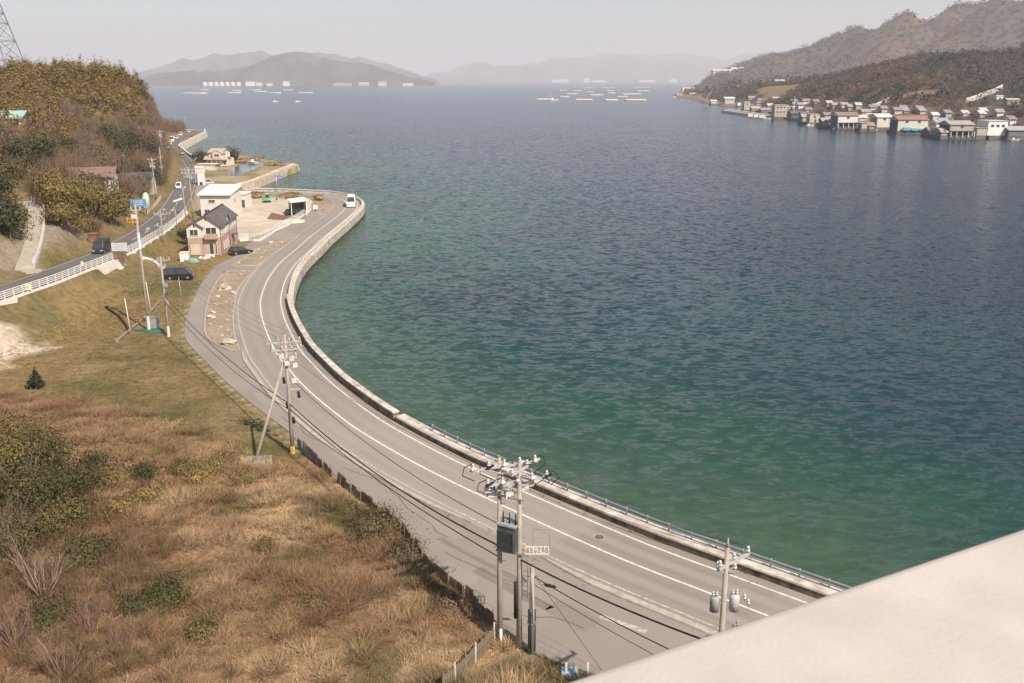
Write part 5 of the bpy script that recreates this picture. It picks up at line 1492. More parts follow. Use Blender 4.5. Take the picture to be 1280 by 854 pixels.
# --- single trees and bushes
def limb(mb, a, b, r0, r1, q, depth, spread, twl):
    a = Vector(a); b = Vector(b)
    mid = (a + b) / 2 + Vector((q.uniform(-1, 1), q.uniform(-1, 1), q.uniform(-.3, 1))) * (b - a).length * .09
    mb.tube([a, mid, b], [r0, (r0 + r1) / 2, r1], 4 if depth < 2 else 6, cap=False)
    if depth <= 0: return
    for k in range(3 if depth > 1 else 4):
        t = q.uniform(.35, 1.0); s = a + (b - a) * t
        d = (b - a).normalized() + Vector((q.uniform(-1, 1), q.uniform(-1, 1), q.uniform(-.25, .8))) * spread
        limb(mb, s, s + d.normalized() * twl * q.uniform(.6, 1.2), r1 * .9, r1 * .35, q, depth - 1, spread, twl * .62)
def plant(name, at, label, cat, rx, h, n=500, leaf=.28, col=(.06, .07, .03), col2=None, shape='round', k=14, stems=4, bare=False, z0=.0, twigcol=None, ry=None, asp=1.5, seed=0, group=None, tight=.30):
    q = random.Random(seed + int(rx * 10)); gg = np.random.default_rng(seed + 5)
    o = empty(name, (at[0], at[1], at[2] - .08), label, cat, group)
    tm = mat(twigcol or 'bark', {None: (.17, .13, .095), 'pale_twigs': (.27, .20, .145), 'brown_twigs': (.20, .13, .09)}[twigcol], .9, .25, 3.0)
    mb = MB()
    for s in range(stems):
        a = 2 * math.pi * (s + q.random() * .7) / stems; rr = rx * q.uniform(.25, .6)
        tip = Vector((math.cos(a) * rr, math.sin(a) * rr, h * q.uniform(.55, .9)))
        limb(mb, (math.cos(a) * .06 * rx, math.sin(a) * .06 * rx, 0), tip, (.022 if bare and cat == 'shrub' else .035) * h ** .6 + .01, (.009 if bare and cat == 'shrub' else .014) * h ** .5, q, 3 if bare else 2, .75, h * .42)
    mb.nrm = False
    mb.build('trunk' if cat == 'tree' else 'stems', tm, o)
    if n:
        p, ci = crown_pts(gg, n, rx, ry or rx, z0, h, k, tight, shape)
        c = np.array(col)[None] * np.ones((k, 1)) if col2 is None else np.array(col)[None] + (np.array(col2) - np.array(col))[None] * gg.random((k, 1))
        cc = c[ci] * (1 + gg.normal(size=(n, 1)) * .2)
        np_obj('crown' if cat == 'tree' else 'foliage', quads(p, np.full(n, leaf), gg, asp=asp, out=outward(p, ci, k)), qf(n), M_leaf, np.repeat(np.clip(cc, .008, .8), 4, 0), o)
    return o
dkg = (.038, .044, .020); dkg2 = (.075, .07, .028); ol = (.10, .085, .028); ol2 = (.19, .14, .05); ye = (.26, .19, .07)
# foreground bushes
FGB = [
 (55, 585, 2.6, 3.2, 1700, .24, dkg, ol, 'dark bush behind the big evergreen bush at the left'),
 (22, 560, 2.4, 3.0, 1400, .24, (.12, .085, .03), ol2, 'golden-brown bush at the top of the left thicket'),
 (75, 655, 2.2, 2.4, 1400, .24, ol, (.14, .10, .04), 'olive bush on the right flank of the big evergreen bush'),
 (15, 690, 2.6, 2.8, 1500, .24, (.07, .06, .025), ol, 'olive-brown bush at the left edge below the big evergreen'),
 (130, 610, 1.6, 1.6, 800, .22, (.15, .10, .035), ol2, 'tawny bush between the two small dark bushes'),
 (230, 590, 1.2, 1.1, 500, .2, (.09, .075, .03), ol2, 'low olive bush on the meadow edge right of the round bush'),
 (275, 585, 1.2, 1.0, 500, .2, (.12, .085, .04), ye, 'low tawny bush on the meadow edge near the strut'),
 (38, 640, 3.4, 4.2, 2600, .26, dkg, ol, 'large dark evergreen bush at the left edge of the scrub'),
 (8, 600, 3.0, 4.0, 2000, .26, ol, ol2, 'olive bush at the left edge above the big dark bush'),
 (95, 618, 2.0, 2.4, 1100, .24, dkg, ol, 'dark bush just right of the big evergreen bush'),
 (120, 588, 1.3, 1.6, 600, .22, dkg, ol, 'small dark bush at the top edge of the scrub, left one'),
 (181, 598, 1.0, 1.5, 600, .2, dkg, dkg2, 'round dark bush standing alone at the top edge of the scrub'),
 (182, 622, 1.3, 1.2, 500, .22, ye, ol2, 'yellow-tipped bush below the round dark bush'),
 (105, 700, 1.7, 1.5, 700, .24, dkg, ol, 'low dark bush in the middle left of the scrub'),
 (212, 750, 1.5, 1.4, 800, .22, (.045, .055, .022), ol, 'green bush in the middle of the dry scrub'),
 (168, 766, 1.1, 1.0, 450, .22, dkg, ol, 'small dark bush left of the green bush in the scrub'),
 (64, 775, 1.4, 1.2, 500, .24, dkg, ol, 'dark low bush under the bare branches at the bottom left'),
 (250, 795, 1.0, .8, 350, .2, ol, ol2, 'low olive bush near the bottom of the scrub'),
 (468, 664, 2.0, 1.7, 1500, .2, (.085, .075, .035), (.15, .115, .06), 'grey-green bush spilling over the sheet fence'),
 (508, 690, 1.3, 1.2, 700, .2, (.10, .08, .045), (.17, .12, .07), 'brownish bush on the sheet fence right of the grey-green bush'),
 (560, 760, 1.1, .9, 400, .18, (.14, .09, .05), (.20, .13, .08), 'rusty brown bush by the broken part of the sheet fence'),
 (248, 602, 1.5, 1.2, 600, .2, (.22, .14, .05), ye, 'golden bush at the edge between meadow and scrub'),
 (302, 598, 1.2, .9, 450, .18, (.16, .12, .05), ol2, 'straw-coloured bush beside the concrete blocks'),
 (150, 640, 1.5, 1.2, 500, .22, (.22, .15, .06), ol2, 'tawny bush between the dark bushes of the scrub'),
 (440, 640, 1.0, .9, 350, .18, (.13, .10, .05), ol2, 'small brown bush left of the grey-green bush on the fence'),
 (330, 690, 1.0, .8, 300, .18, (.15, .11, .05), ol, 'low olive bush in the dry grass right of centre'),
 (390, 760, .9, .7, 300, .18, (.12, .095, .045), ol2, 'lonely low bush in the dry grass near the bottom'),
]
for j, (px, py, rx, h, n, lf, c1, c2, lb) in enumerate(FGB):
    plant('shrub', GT(px, py), lb, 'shrub', rx * 1.05, h, int(n * 2.6), lf * .5, c1, c2, 'dome', 26, 7, z0=.05, seed=100 + j, twigcol='brown_twigs', tight=.42)
plant('small_conifer', GT(45.5, 485), 'small dark conifer alone on the bank', 'tree', 1.0, 2.5, 900, .2, (.02, .032, .018), (.035, .045, .022), 'cone', 12, 1, seed=7)
for j, (px, py, rx, h, lb) in enumerate(((20, 700, 2.6, 3.6, 'leafless pale shrub at the left edge below the dark bush'), (55, 750, 2.6, 3.4, 'leafless shrub with long bare branches at the bottom left'), (110, 790, 2.2, 2.6, 'leafless shrub at the bottom, right of the long-branched one'),
                                         (20, 812, 2.6, 3.2, 'leafless shrub in the bottom left corner'), (150, 830, 2.0, 2.0, 'low leafless shrub at the bottom edge of the scrub'), (80, 850, 2.2, 2.4, 'leafless brushwood at the bottom edge near the corner'), (3, 560, 2.0, 3.2, 'leafless shrub at the left edge above the olive bush'))):
    plant('bare_shrub', GT(px, py), lb, 'shrub', rx, h, 0, bare=True, stems=13, seed=300 + j, twigcol='pale_twigs' if j == 1 else 'brown_twigs')
# trees one can tell apart on the hill and round the houses
ET = [(188, 205, 3.6, 8.5, 'dark evergreen at the lower right edge of the wood'), (172, 200, 3.8, 9, 'dark evergreen left of the wood-edge pole'), (156, 206, 3.4, 8, 'broad dark evergreen above the grey-roofed house'),
      (140, 192, 3.4, 8, 'dark evergreen high above the grey-roofed house'), (52, 212, 4.2, 9, 'big dark evergreen left of the red-brown roof'), (30, 224, 4.0, 8, 'dark evergreen above the hillside lane'),
      (2, 262, 3.4, 8.0, 'tall dark tree at the left edge above the lane'), (12, 300, 3.0, 7, 'dark green tree at the left edge beside the lane'), (120, 246, 2.2, 4, 'dark bush in front of the red-brown roofed house')]
for j, (px, py, rx, h, lb) in enumerate(ET): plant('evergreen_tree', GT(px, py), lb, 'tree', rx, h, 2600, .34, (.045, .05, .024), (.085, .08, .036), 'round', 22, 2, z0=h * .12, seed=400 + j)
BT = [(70, 262, 3.4, 6.5, 'olive bamboo clump at the top of the hillside lane'), (92, 268, 3.6, 7, 'largest olive bamboo clump above the cut slope'), (115, 272, 3.4, 6.5, 'olive bamboo clump in the middle above the cut slope'),
      (138, 280, 3.2, 6, 'olive bamboo clump nearest the red-brown hut'), (150, 268, 2.6, 5, 'small bamboo clump left of the blue board'), (80, 286, 2.8, 4.5, 'low olive bamboo beside the lane railing')]
for j, (px, py, rx, h, lb) in enumerate(BT): plant('bamboo_clump', GT(px, py), lb, 'bamboo', rx, h, 3600, .26, (.115, .09, .026), (.205, .15, .048), 'dome', 26, 6, z0=.2, asp=2.2, tight=.36, seed=500 + j)
NT = [(158, 241, 2.4, 2.6, 'bare reddish bush in front of the grey-roofed house'), (176, 244, 2.2, 2.4, 'bare brown bush at the right of the grey-roofed house'), (120, 222, 4.0, 8, 'bare tree right of the red-brown roof'), (145, 228, 3.6, 8, 'bare spreading tree left of the grey roof'), (15, 205, 4.0, 8, 'bare tree at the left edge of the lower wood'), (60, 196, 4.2, 8.5, 'bare tree in the middle of the lower wood'), (206, 176, 3.5, 8, 'bare tree overhanging the far road'), (182, 240, 2.6, 5, 'bare reddish tree behind the roadside boards')]
for j, (px, py, rx, h, lb) in enumerate(NT): plant('bare_tree', GT(px, py), lb, 'tree', rx, h, 260, .3, (.17, .11, .07), (.14, .10, .075), 'round', 16, 7, bare=True, z0=h * .3, seed=600 + j, twigcol='brown_twigs')
plant('shore_tree', G(291, 203), 'dark round tree right of the house on the point', 'tree', 3.2, 5.5, 1100, .45, dkg, dkg2, 'round', 16, 2, z0=.5, seed=701)
plant('shore_tree', G(251, 206), 'dark tree left of the house on the point', 'tree', 3.2, 6, 1100, .45, dkg, (.06, .055, .03), 'round', 16, 2, z0=.5, seed=702)
plant('garden_bush', G(235, 305), 'dark bush against the left side of the pink house', 'shrub', 2.0, 3.6, 900, .3, (.03, .036, .018), dkg, 'dome', 12, 4, seed=703)
plant('garden_bush', G(262, 211), 'low brown bush before the house on the point', 'shrub', 3.2, 1.6, 500, .4, (.15, .10, .06), ol2, 'dome', 12, 4, seed=704)
for j, (px, py, lb) in enumerate(((300, 203, 'brown bushes right of the tree on the point'), (322, 201, 'straw-coloured bushes behind the pool on the point'), (345, 207, 'tawny bushes along the end of the breakwater'), (318, 247, 'ochre bushes at the back of the sandy yard, left'), (362, 248, 'ochre bushes at the back of the sandy yard, right'), (398, 250, 'small tawny bush right of the open shelter'))):
    plant('scrub_bush', G(px, py), lb, 'shrub', 4.2 if j < 5 else 1.8, 1.5, 420, .45, (.22, .14, .07), (.30, .21, .11), 'dome', 12, 4, seed=720 + j)
# --- dry grass of the scrub: arching blades in tussocks
def blades(c, n, g, rad, h, w, lean):
    """n triangles per tussock; c (m,3)"""
    m = len(c); N = m * n
    a = g.uniform(0, 6.283, N); r = np.sqrt(g.random(N)) * np.repeat(rad, n)
    b = np.repeat(c, n, 0) + np.stack([np.cos(a) * r * .5, np.sin(a) * r * .5, np.full(N, -.03)], 1)
    hh = np.repeat(h, n) * g.uniform(.45, 1.1, N)
    a2 = a + g.normal(size=N) * 1.3; ln = np.repeat(lean, n) * g.uniform(.3, 1.3, N) * hh
    e = b + np.stack([np.cos(a2) * ln + .1 * hh, np.sin(a2) * ln, hh], 1)
    t = np.stack([-np.sin(a2), np.cos(a2), np.zeros(N)], 1) * (w * g.uniform(.6, 1.4, N))[:, None] * .5
    t += g.normal(size=(N, 3)) * w * .15
    return np.stack([b - t, b + t, e], 1).reshape(-1, 3)
def region(n, x0, x1, y0, y1):
    p = np.stack([g.uniform(x0, x1, n), g.uniform(y0, y1, n)], 1)
    d, s, _ = pl_dist(p, SLN)
    pxs = 640 + F * p[:, 0] / (p[:, 1] * CT + (H) * ST)
    k = (s > 0) & (d > .5) & (pxs > -120) & (pxs < 760)
    return p[k], d[k]
pp, dd_ = region(30000, -54, 12, 36, 92)
keep = g.random(len(pp)) < scrub_mask(pp[:, 0], pp[:, 1])
pp = pp[keep]
zz = ground(pp[:, 0], pp[:, 1]); c3 = np.c_[pp, zz]
cl = vn(pp[:, 0], pp[:, 1], 1.7, 76); tone = fbm(pp[:, 0], pp[:, 1], 4.5, 72)
cc = scrub_col(pp[:, 0], pp[:, 1]) * (.85 + .3 * g.random(len(pp)))[:, None]
hh = (.30 + .65 * sst(cl, .35, .8) * (.5 + tone)) * g.uniform(.7, 1.2, len(pp))
nb = 30
V = blades(c3, nb, g, g.uniform(.4, .85, len(pp)), hh * .85, .036, g.uniform(.8, 2.2, len(pp)))
C = np.repeat(cc, nb, 0) * (1 + g.normal(size=(len(pp) * nb, 1)) * .15)
setp(np_obj('dry_grass', V, np.arange(len(V)).reshape(-1, 3), M_grass, np.repeat(np.clip(C, .02, .8), 3, 0)), 'tangle of dry straw-coloured grass behind the sheet fence', None, kind='stuff')
# --- brushwood: leafless thicket in the lower left
bp_, _ = region(2600, -50, -10, 36, 86)
w_ = sst(-bp_[:, 0] - .45 * (bp_[:, 1] - 44) + (fbm(bp_[:, 0], bp_[:, 1], 7, 78) - .5) * 12, 15, 24) * (1 - sst(bp_[:, 1], 58, 68)) * .75
bp_ = bp_[g.random(len(bp_)) < w_]
T_br = [np.concatenate([twig_tris(g, 60, .95, 1.5, .022), twig_tris(g, 60, .9, 1.5, .012, base=.9)]) for _ in range(6)]
scatter('brushwood', T_br, np.c_[bp_, ground(bp_[:, 0], bp_[:, 1]) - .05], g.uniform(.6, 1.25, len(bp_)), colmix(len(bp_), [(.185, .118, .068), (.24, .165, .105), (.14, .09, .052), (.13, .10, .04)]), 'brown leafless brushwood filling the lower left slope', k=3, jit=.25)
# --- meadow: short grass, thin and patchy
p1, d1 = region(34000, -60, -10, 70, 165)
z1 = ground(p1[:, 0], p1[:, 1]); dUm, sUm, _ = pl_dist(p1, UL)
k = (dUm > UW + 2.2) & (scrub_mask(p1[:, 0], p1[:, 1]) < .6); p1 = p1[k]; z1 = z1[k]; d1 = d1[k]
c3 = np.c_[p1, z1]
t1 = fbm(p1[:, 0], p1[:, 1], 11, 21); t2 = fbm(p1[:, 0], p1[:, 1], 4, 22)
cc = lerp(np.tile(np.array((.205, .145, .068)), (len(p1), 1)), np.array((.105, .094, .030)), sst(t1 * .6 + t2 * .4, .40, .62)); cc = lerp(cc, np.array((.28, .198, .108)), sst(t2, .55, .7) * .7)
nb = 9
V = blades(c3, nb, g, np.full(len(p1), .35), g.uniform(.06, .22, len(p1)), .06, np.full(len(p1), 1.0))
C = np.repeat(cc, nb, 0) * (1 + g.normal(size=(len(p1) * nb, 1)) * .18)
setp(np_obj('meadow_grass', V, np.arange(len(V)).reshape(-1, 3), M_grass, np.repeat(np.clip(C, .02, .8), 3, 0)), 'short green and tawny grass of the meadow and bank', None, kind='stuff')
# weeds at the foot of the seawall, islands and kerbs
W_ = []
for L, d, n in ((CL[:iB], 3.75, 700), (CL[:id_ if False else iB], -4.2, 260)):
    O = offset(L, d); O = O[(O[:, 1] > 34)]
    for _ in range(n): 
        q = O[g.integers(0, len(O))] + np.array((g.normal() * .22, g.normal() * .5, 0)); W_.append(q)
W_ = np.array(W_); W_ = W_[fbm(W_[:, 0], W_[:, 1], 6, 88) > .47]
V = blades(W_, 12, g, np.full(len(W_), .2), g.uniform(.06, .2, len(W_)), .03, np.full(len(W_), .8))
C = np.repeat(colmix(len(W_), [(.30, .22, .10), (.16, .13, .05)]), 12, 0)
setp(np_obj('roadside_weeds', V, np.arange(len(V)).reshape(-1, 3), M_grass, np.repeat(C, 3, 0)), 'dry weeds in the joint at the foot of the seawall', None, kind='stuff')
# ------------------------------------------------------------------ the wooded shore across the water
_rs = [(1420, 203), (1330, 180), (1280, 172), (1180, 168.5), (1115, 160.5), (1036, 157.5), (1010, 153), (985, 148.5), (960, 146.5), (940, 143), (925, 134.5), (900, 132.5), (880, 130), (862, 124), (845, 122), (842, 119.3), (856, 115), (868, 110.5), (884, 107), (896, 105)]
RS = np.array([G(*p, SEA) for p in _rs]); RSm = smooth(RS, 25)
RPOLY = [tuple(p[:2]) for p in RSm] + [(1800, 8000), (4600, 8000), (4600, 300), (700, 250)]
RSH = RSm
rid_near = np.array([(1400., 300, 120), (900, 620, 118), (700, 850, 104), (580, 1000, 84), (520, 1170, 55), (497, 1320, 36), (470, 1500, 25), (440, 1800, 14)])
rid_far = np.array([(470., 2560, 8), (520, 2450, 24), (560, 2350, 52), (600, 2250, 78), (640, 2170, 88), (690, 2100, 108), (715, 2050, 125), (740, 2000, 141), (768, 1950, 152), (800, 1900, 168), (830, 1880, 166), (892, 1800, 177), (1100, 1600, 196), (1700, 1300, 220), (2600, 900, 220)])
rid_far = np.array([(1.62 * x, 1.62 * y, 32 + 1.62 * (z - 32)) for x, y, z in rid_far])
rid_mid = np.array([(1500., 1300, 120), (1100, 1500, 86), (880, 1700, 62), (740, 1900, 42), (640, 2150, 26), (560, 2400, 12)])
def rground(x, y):
    P = np.stack([np.ravel(x), np.ravel(y)], 1).astype(float)
    ins = inside(P, RPOLY); d, _, _ = pl_dist(P, RSH); sd = np.where(ins, d, -d)
    z = np.zeros(len(P))
    wob = (fbm(P[:, 0], P[:, 1], 170, 91) - .5)
    for L, sg in ((rid_near, 190.), (rid_far, 400.), (rid_mid, 230.)):
        dd, _, zz = pl_dist(P, L)
        dd = dd * (1 + wob * .9)
        z = np.maximum(z, zz * np.exp(-(np.abs(dd) / sg) ** 1.35) + wob * zz * .22 * sst(dd, 20, 120))
    fold = np.abs(fbm(P[:, 0] * 1.0, P[:, 1] * .75, 330, 92, 3) - .5) * 2
    z = z * (1.12 - .30 * np.exp(-(fold / .16) ** 2) * sst(z, 12, 60))
    z = np.maximum(z + wob * 6, 3)
    z = 1.0 + z * sst(sd, 16, 90)
    return np.where(sd < 0, -5.0, z)
xs = np.concatenate([np.arange(260, 720, 9.), np.arange(720, 2200, 18.), np.arange(2200, 4400, 100.)]); ys = np.concatenate([np.arange(380, 1000, 9.), np.arange(1000, 2000, 16.), np.arange(2000, 4600, 24.), np.arange(4600, 7900, 250.)])
X, Y, f = grid(xs, ys); Z = rground(X, Y)
col = colmix(len(X), [(.125, .088, .062), (.105, .082, .06)]); col = lerp(col, np.array((.30, .20, .10)), sst(fbm(X, Y, 60, 93), .68, .74) * .7 * (1 - sst(Z, 20, 45)))
col = lerp(col, np.array((.20, .155, .115)), 1 - sst(Z, 1.2, 4))
_a, _b = fbm(X, Y, 150, 97), fbm(X, Y, 55, 98)
_w = lerp(lerp(np.tile(np.array((.100, .074, .056)), (len(X), 1)), np.array((.130, .082, .052)), sst(_a, .42, .6)), np.array((.070, .062, .050)), sst(_b, .5, .66) * .9)
col = lerp(_w, col, (Z < 6) | ((fbm(X, Y, 60, 93) > .68) & (Z < 45)))
keep = (Z[f] > -4.9).any(1)
setp(np_obj('far_shore', np.stack([X, Y, Z], 1), f[keep], attr_mat('far_ground', .95, .3, .05, 2.0, bscale=.08), col, smooth=True), 'brown wooded hills along the shore across the bay', kind='structure')
def rgz(x, y): return float(rground(np.array([x]), np.array([y]))[0])
gr = np.random.default_rng(77)
T_far = [np.concatenate([quads(crown_pts(gr, 40, 4.0, 4.0, .5, 7.0, 6, .4)[0], np.full(40, 1.7), gr, up=1.2)]) for _ in range(5)]
T_fb = [np.concatenate([twig_tris(gr, 40, 4.8, 7.0, .42, base=.6), quads(crown_pts(gr, 22, 4.2, 4.2, 1.5, 6.0, 5, .4)[0], np.full(22, 1.2), gr, up=1.2).reshape(-1, 4, 3)[:, [0, 1, 2, 0, 2, 3]].reshape(-1, 3)]) for _ in range(5)]
T_fb2 = [np.concatenate([twig_tris(gr, 12, 4.6, 7.0, .5, base=.6), quads(crown_pts(gr, 11, 4.4, 4.4, 1.0, 5.5, 5, .45)[0], np.full(11, 2.2), gr, up=1.5).reshape(-1, 4, 3)[:, [0, 1, 2, 0, 2, 3]].reshape(-1, 3)]) for _ in range(6)]
T_far2 = [quads(crown_pts(gr, 16, 4.0, 4.0, .5, 6.0, 6, .4)[0], np.full(16, 2.6), gr, up=1.2) for _ in range(5)]
def macro(p):
    """drifts of rust, grey and tan trees"""
    a, b_ = fbm(p[:, 0], p[:, 1], 150, 97), fbm(p[:, 0], p[:, 1], 55, 98)
    c = lerp(np.tile(np.array((.118, .087, .066)), (len(p), 1)), np.array((.150, .094, .060)), sst(a, .42, .6)); c = lerp(c, np.array((.088, .075, .062)), sst(b_, .5, .66) * .9)
    return c * (1 + gr.normal(size=(len(p), 1)) * .10)
def wood(name, label, x0, x1, y0, y1, sp, size, pe, maxn, seed):
    xx, yy = np.meshgrid(np.arange(x0, x1, sp), np.arange(y0, y1, sp)); P = np.stack([xx.ravel(), yy.ravel()], 1) + gr.uniform(-sp * .5, sp * .5, (xx.size, 2))
    ux = 640 + F * P[:, 0] / P[:, 1]; P = P[(ux > 840) & (ux < 1400)]
    ins = inside(P, RPOLY); d, _, _ = pl_dist(P, RSH); P = P[ins & (d > 21)]
    Z = rground(P[:, 0], P[:, 1])
    for bx_, by_ in BUILT:
        dx_, dy_ = P[:, 0] - bx_, P[:, 1] - by_
        k_ = (np.hypot(dx_, dy_ - 6) < 13) | ((np.abs(dx_ - dy_ * bx_ / by_) < 8) & (dy_ < 0) & (dy_ > -26)); P = P[~k_]
    Z = rground(P[:, 0], P[:, 1])
    open_ = (fbm(P[:, 0], P[:, 1], 60, 93) > .71) & (Z < 40)
    P = P[~open_]; Z = Z[~open_]
    n2 = fbm(P[:, 0], P[:, 1], 70, seed); e = gr.random(len(P)) < sst(n2, .50, .64) * pe + .03
    pos = np.c_[P, Z - (.5 if sp < 12 else 4.0)]
    scatter(name, T_fb if sp < 12 else T_fb2, pos[~e], gr.uniform(.7, 1.2, (~e).sum()) * size, macro(pos[~e]), label[0], k=3, jit=.2)
    if e.sum(): scatter(name.replace('bare', 'evergreen'), T_far if sp < 12 else T_far2, pos[e], gr.uniform(.6, 1.05, e.sum()) * size, colmix(e.sum(), [(.040, .046, .030), (.07, .066, .036)]), label[1], jit=.2)
# buildings along that shore: front faces the camera, gable end faces the water
SB = [ # x0, x1 of the lit front, base y, top y, depth, kind, front colour, gable colour with shade painted in, roof colour, label
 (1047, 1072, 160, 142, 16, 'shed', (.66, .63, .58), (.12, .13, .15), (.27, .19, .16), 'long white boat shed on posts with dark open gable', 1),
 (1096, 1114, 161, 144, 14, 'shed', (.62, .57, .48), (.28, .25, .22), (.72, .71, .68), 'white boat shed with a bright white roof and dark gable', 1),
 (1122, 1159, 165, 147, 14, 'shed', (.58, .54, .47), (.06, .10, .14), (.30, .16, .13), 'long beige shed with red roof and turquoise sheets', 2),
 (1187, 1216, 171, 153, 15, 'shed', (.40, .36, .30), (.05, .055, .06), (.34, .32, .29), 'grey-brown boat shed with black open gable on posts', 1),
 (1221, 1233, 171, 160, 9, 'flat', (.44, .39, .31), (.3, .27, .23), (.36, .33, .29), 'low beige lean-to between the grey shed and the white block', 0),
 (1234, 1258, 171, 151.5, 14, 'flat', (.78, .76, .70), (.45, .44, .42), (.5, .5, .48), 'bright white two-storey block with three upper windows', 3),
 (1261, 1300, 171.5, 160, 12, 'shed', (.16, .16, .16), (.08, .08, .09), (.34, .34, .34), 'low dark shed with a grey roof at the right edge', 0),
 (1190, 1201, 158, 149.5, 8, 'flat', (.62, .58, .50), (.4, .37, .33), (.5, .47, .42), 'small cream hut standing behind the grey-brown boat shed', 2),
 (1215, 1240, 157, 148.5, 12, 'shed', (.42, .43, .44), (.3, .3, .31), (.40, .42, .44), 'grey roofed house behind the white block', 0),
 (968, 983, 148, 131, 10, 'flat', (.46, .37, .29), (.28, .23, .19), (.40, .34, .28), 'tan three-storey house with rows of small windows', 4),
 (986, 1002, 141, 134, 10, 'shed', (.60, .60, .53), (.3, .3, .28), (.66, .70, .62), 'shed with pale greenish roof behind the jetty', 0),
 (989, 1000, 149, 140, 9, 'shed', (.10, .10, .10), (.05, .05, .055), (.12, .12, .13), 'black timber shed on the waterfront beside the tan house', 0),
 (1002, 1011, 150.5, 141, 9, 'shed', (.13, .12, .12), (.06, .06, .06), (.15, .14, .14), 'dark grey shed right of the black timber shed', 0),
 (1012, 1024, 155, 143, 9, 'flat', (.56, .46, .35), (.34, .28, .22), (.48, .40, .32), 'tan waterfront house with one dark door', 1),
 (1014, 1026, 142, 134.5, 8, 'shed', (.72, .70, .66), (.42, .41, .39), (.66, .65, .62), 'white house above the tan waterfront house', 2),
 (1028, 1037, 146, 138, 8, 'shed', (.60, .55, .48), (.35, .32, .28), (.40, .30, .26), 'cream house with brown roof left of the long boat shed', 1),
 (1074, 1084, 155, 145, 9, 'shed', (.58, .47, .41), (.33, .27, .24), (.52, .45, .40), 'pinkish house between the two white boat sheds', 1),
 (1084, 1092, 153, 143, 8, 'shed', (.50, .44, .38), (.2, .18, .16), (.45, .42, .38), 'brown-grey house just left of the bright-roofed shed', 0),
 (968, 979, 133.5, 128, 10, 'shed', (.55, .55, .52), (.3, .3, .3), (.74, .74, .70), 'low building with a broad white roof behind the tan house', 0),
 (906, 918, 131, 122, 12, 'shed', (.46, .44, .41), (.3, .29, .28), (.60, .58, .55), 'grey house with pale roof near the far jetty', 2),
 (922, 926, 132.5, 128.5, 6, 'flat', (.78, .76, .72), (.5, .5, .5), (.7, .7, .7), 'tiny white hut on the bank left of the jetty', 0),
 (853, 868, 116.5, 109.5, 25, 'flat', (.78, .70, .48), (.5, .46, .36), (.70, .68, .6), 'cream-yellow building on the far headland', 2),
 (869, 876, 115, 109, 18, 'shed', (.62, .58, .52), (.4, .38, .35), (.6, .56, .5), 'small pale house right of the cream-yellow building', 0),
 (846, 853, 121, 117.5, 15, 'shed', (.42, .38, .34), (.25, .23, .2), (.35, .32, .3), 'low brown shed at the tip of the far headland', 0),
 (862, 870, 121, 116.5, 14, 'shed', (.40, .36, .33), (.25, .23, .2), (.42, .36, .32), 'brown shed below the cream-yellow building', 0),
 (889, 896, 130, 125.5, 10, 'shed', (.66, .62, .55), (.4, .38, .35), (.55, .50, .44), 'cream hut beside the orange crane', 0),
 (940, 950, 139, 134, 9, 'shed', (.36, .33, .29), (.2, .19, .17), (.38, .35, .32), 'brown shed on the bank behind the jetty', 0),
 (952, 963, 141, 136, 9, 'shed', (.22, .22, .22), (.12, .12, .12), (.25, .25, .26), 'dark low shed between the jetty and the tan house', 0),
]
q = random.Random(17)
SR = [(936, 126), (948, 128), (967, 126.5), (990, 131), (1004, 131.5), (1018, 130.5), (1034, 133), (1052, 136), (1070, 137.5), (1093, 137), (1126, 140), (1146, 141.5), (1182, 150), (1204, 148), (1226, 146), (1246, 148.5)]
FR = [(930, 137.5), (1003, 154), (1028, 158.5), (1077, 162.5), (1086, 162.5), (1162, 168.5), (1170, 170), (1177, 171)]
BR = sorted([(1031 + 0, 150.5), (1060, 139.5), (1078, 146), (1088, 139), (1102, 141.5), (1118, 146), (1130, 144.5), (1150, 145.5), (1166, 152), (1176, 158), (1008, 141), (998, 136.5), (978, 139), (960, 135.5), (946, 131.5), (1041, 136.5), (1170, 163.5), (1262, 158), (1225, 149.5)])
_o = ['first', 'second', 'third', 'fourth', 'fifth', 'sixth', 'seventh', 'eighth', 'ninth', 'tenth', 'eleventh', 'twelfth', 'thirteenth', 'fourteenth', 'fifteenth', 'sixteenth', 'seventeenth', 'eighteenth', 'nineteenth']
for k, (px, py) in enumerate(BR):
    w = q.uniform(5.5, 9.5); hgt_ = q.uniform(4.5, 7.5); cf = q.choice([(.62, .58, .52), (.70, .68, .64), (.50, .44, .37), (.42, .38, .34), (.58, .52, .44)]); cr = q.choice([(.30, .30, .31), (.36, .28, .24), (.22, .22, .23), (.52, .52, .51), (.27, .20, .17)])
    SB.append((px, px + w, py, py - hgt_, q.uniform(8, 12), 'shed', cf, tuple(.5 * c_ for c_ in cf), cr, '%s small house from the left in the back row of the village across the bay' % _o[k], q.choice([1, 2, 2, 3])))  # gable gets a darkened copy of the front colour as painted shade
for k, (px, py) in enumerate(SR):
    cf = q.choice([(.62, .58, .52), (.68, .66, .62), (.48, .42, .35), (.40, .36, .32)]); cr = q.choice([(.30, .30, .31), (.34, .27, .23), (.22, .22, .23), (.45, .44, .43), (.27, .20, .17)])
    SB.append((px, px + q.uniform(5, 8), py, py - 5, q.uniform(7, 10), 'shed', cf, tuple(.5 * c_ for c_ in cf), cr, '%s house from the left in the slope row above the village across the bay' % _o[k], q.choice([1, 2])))
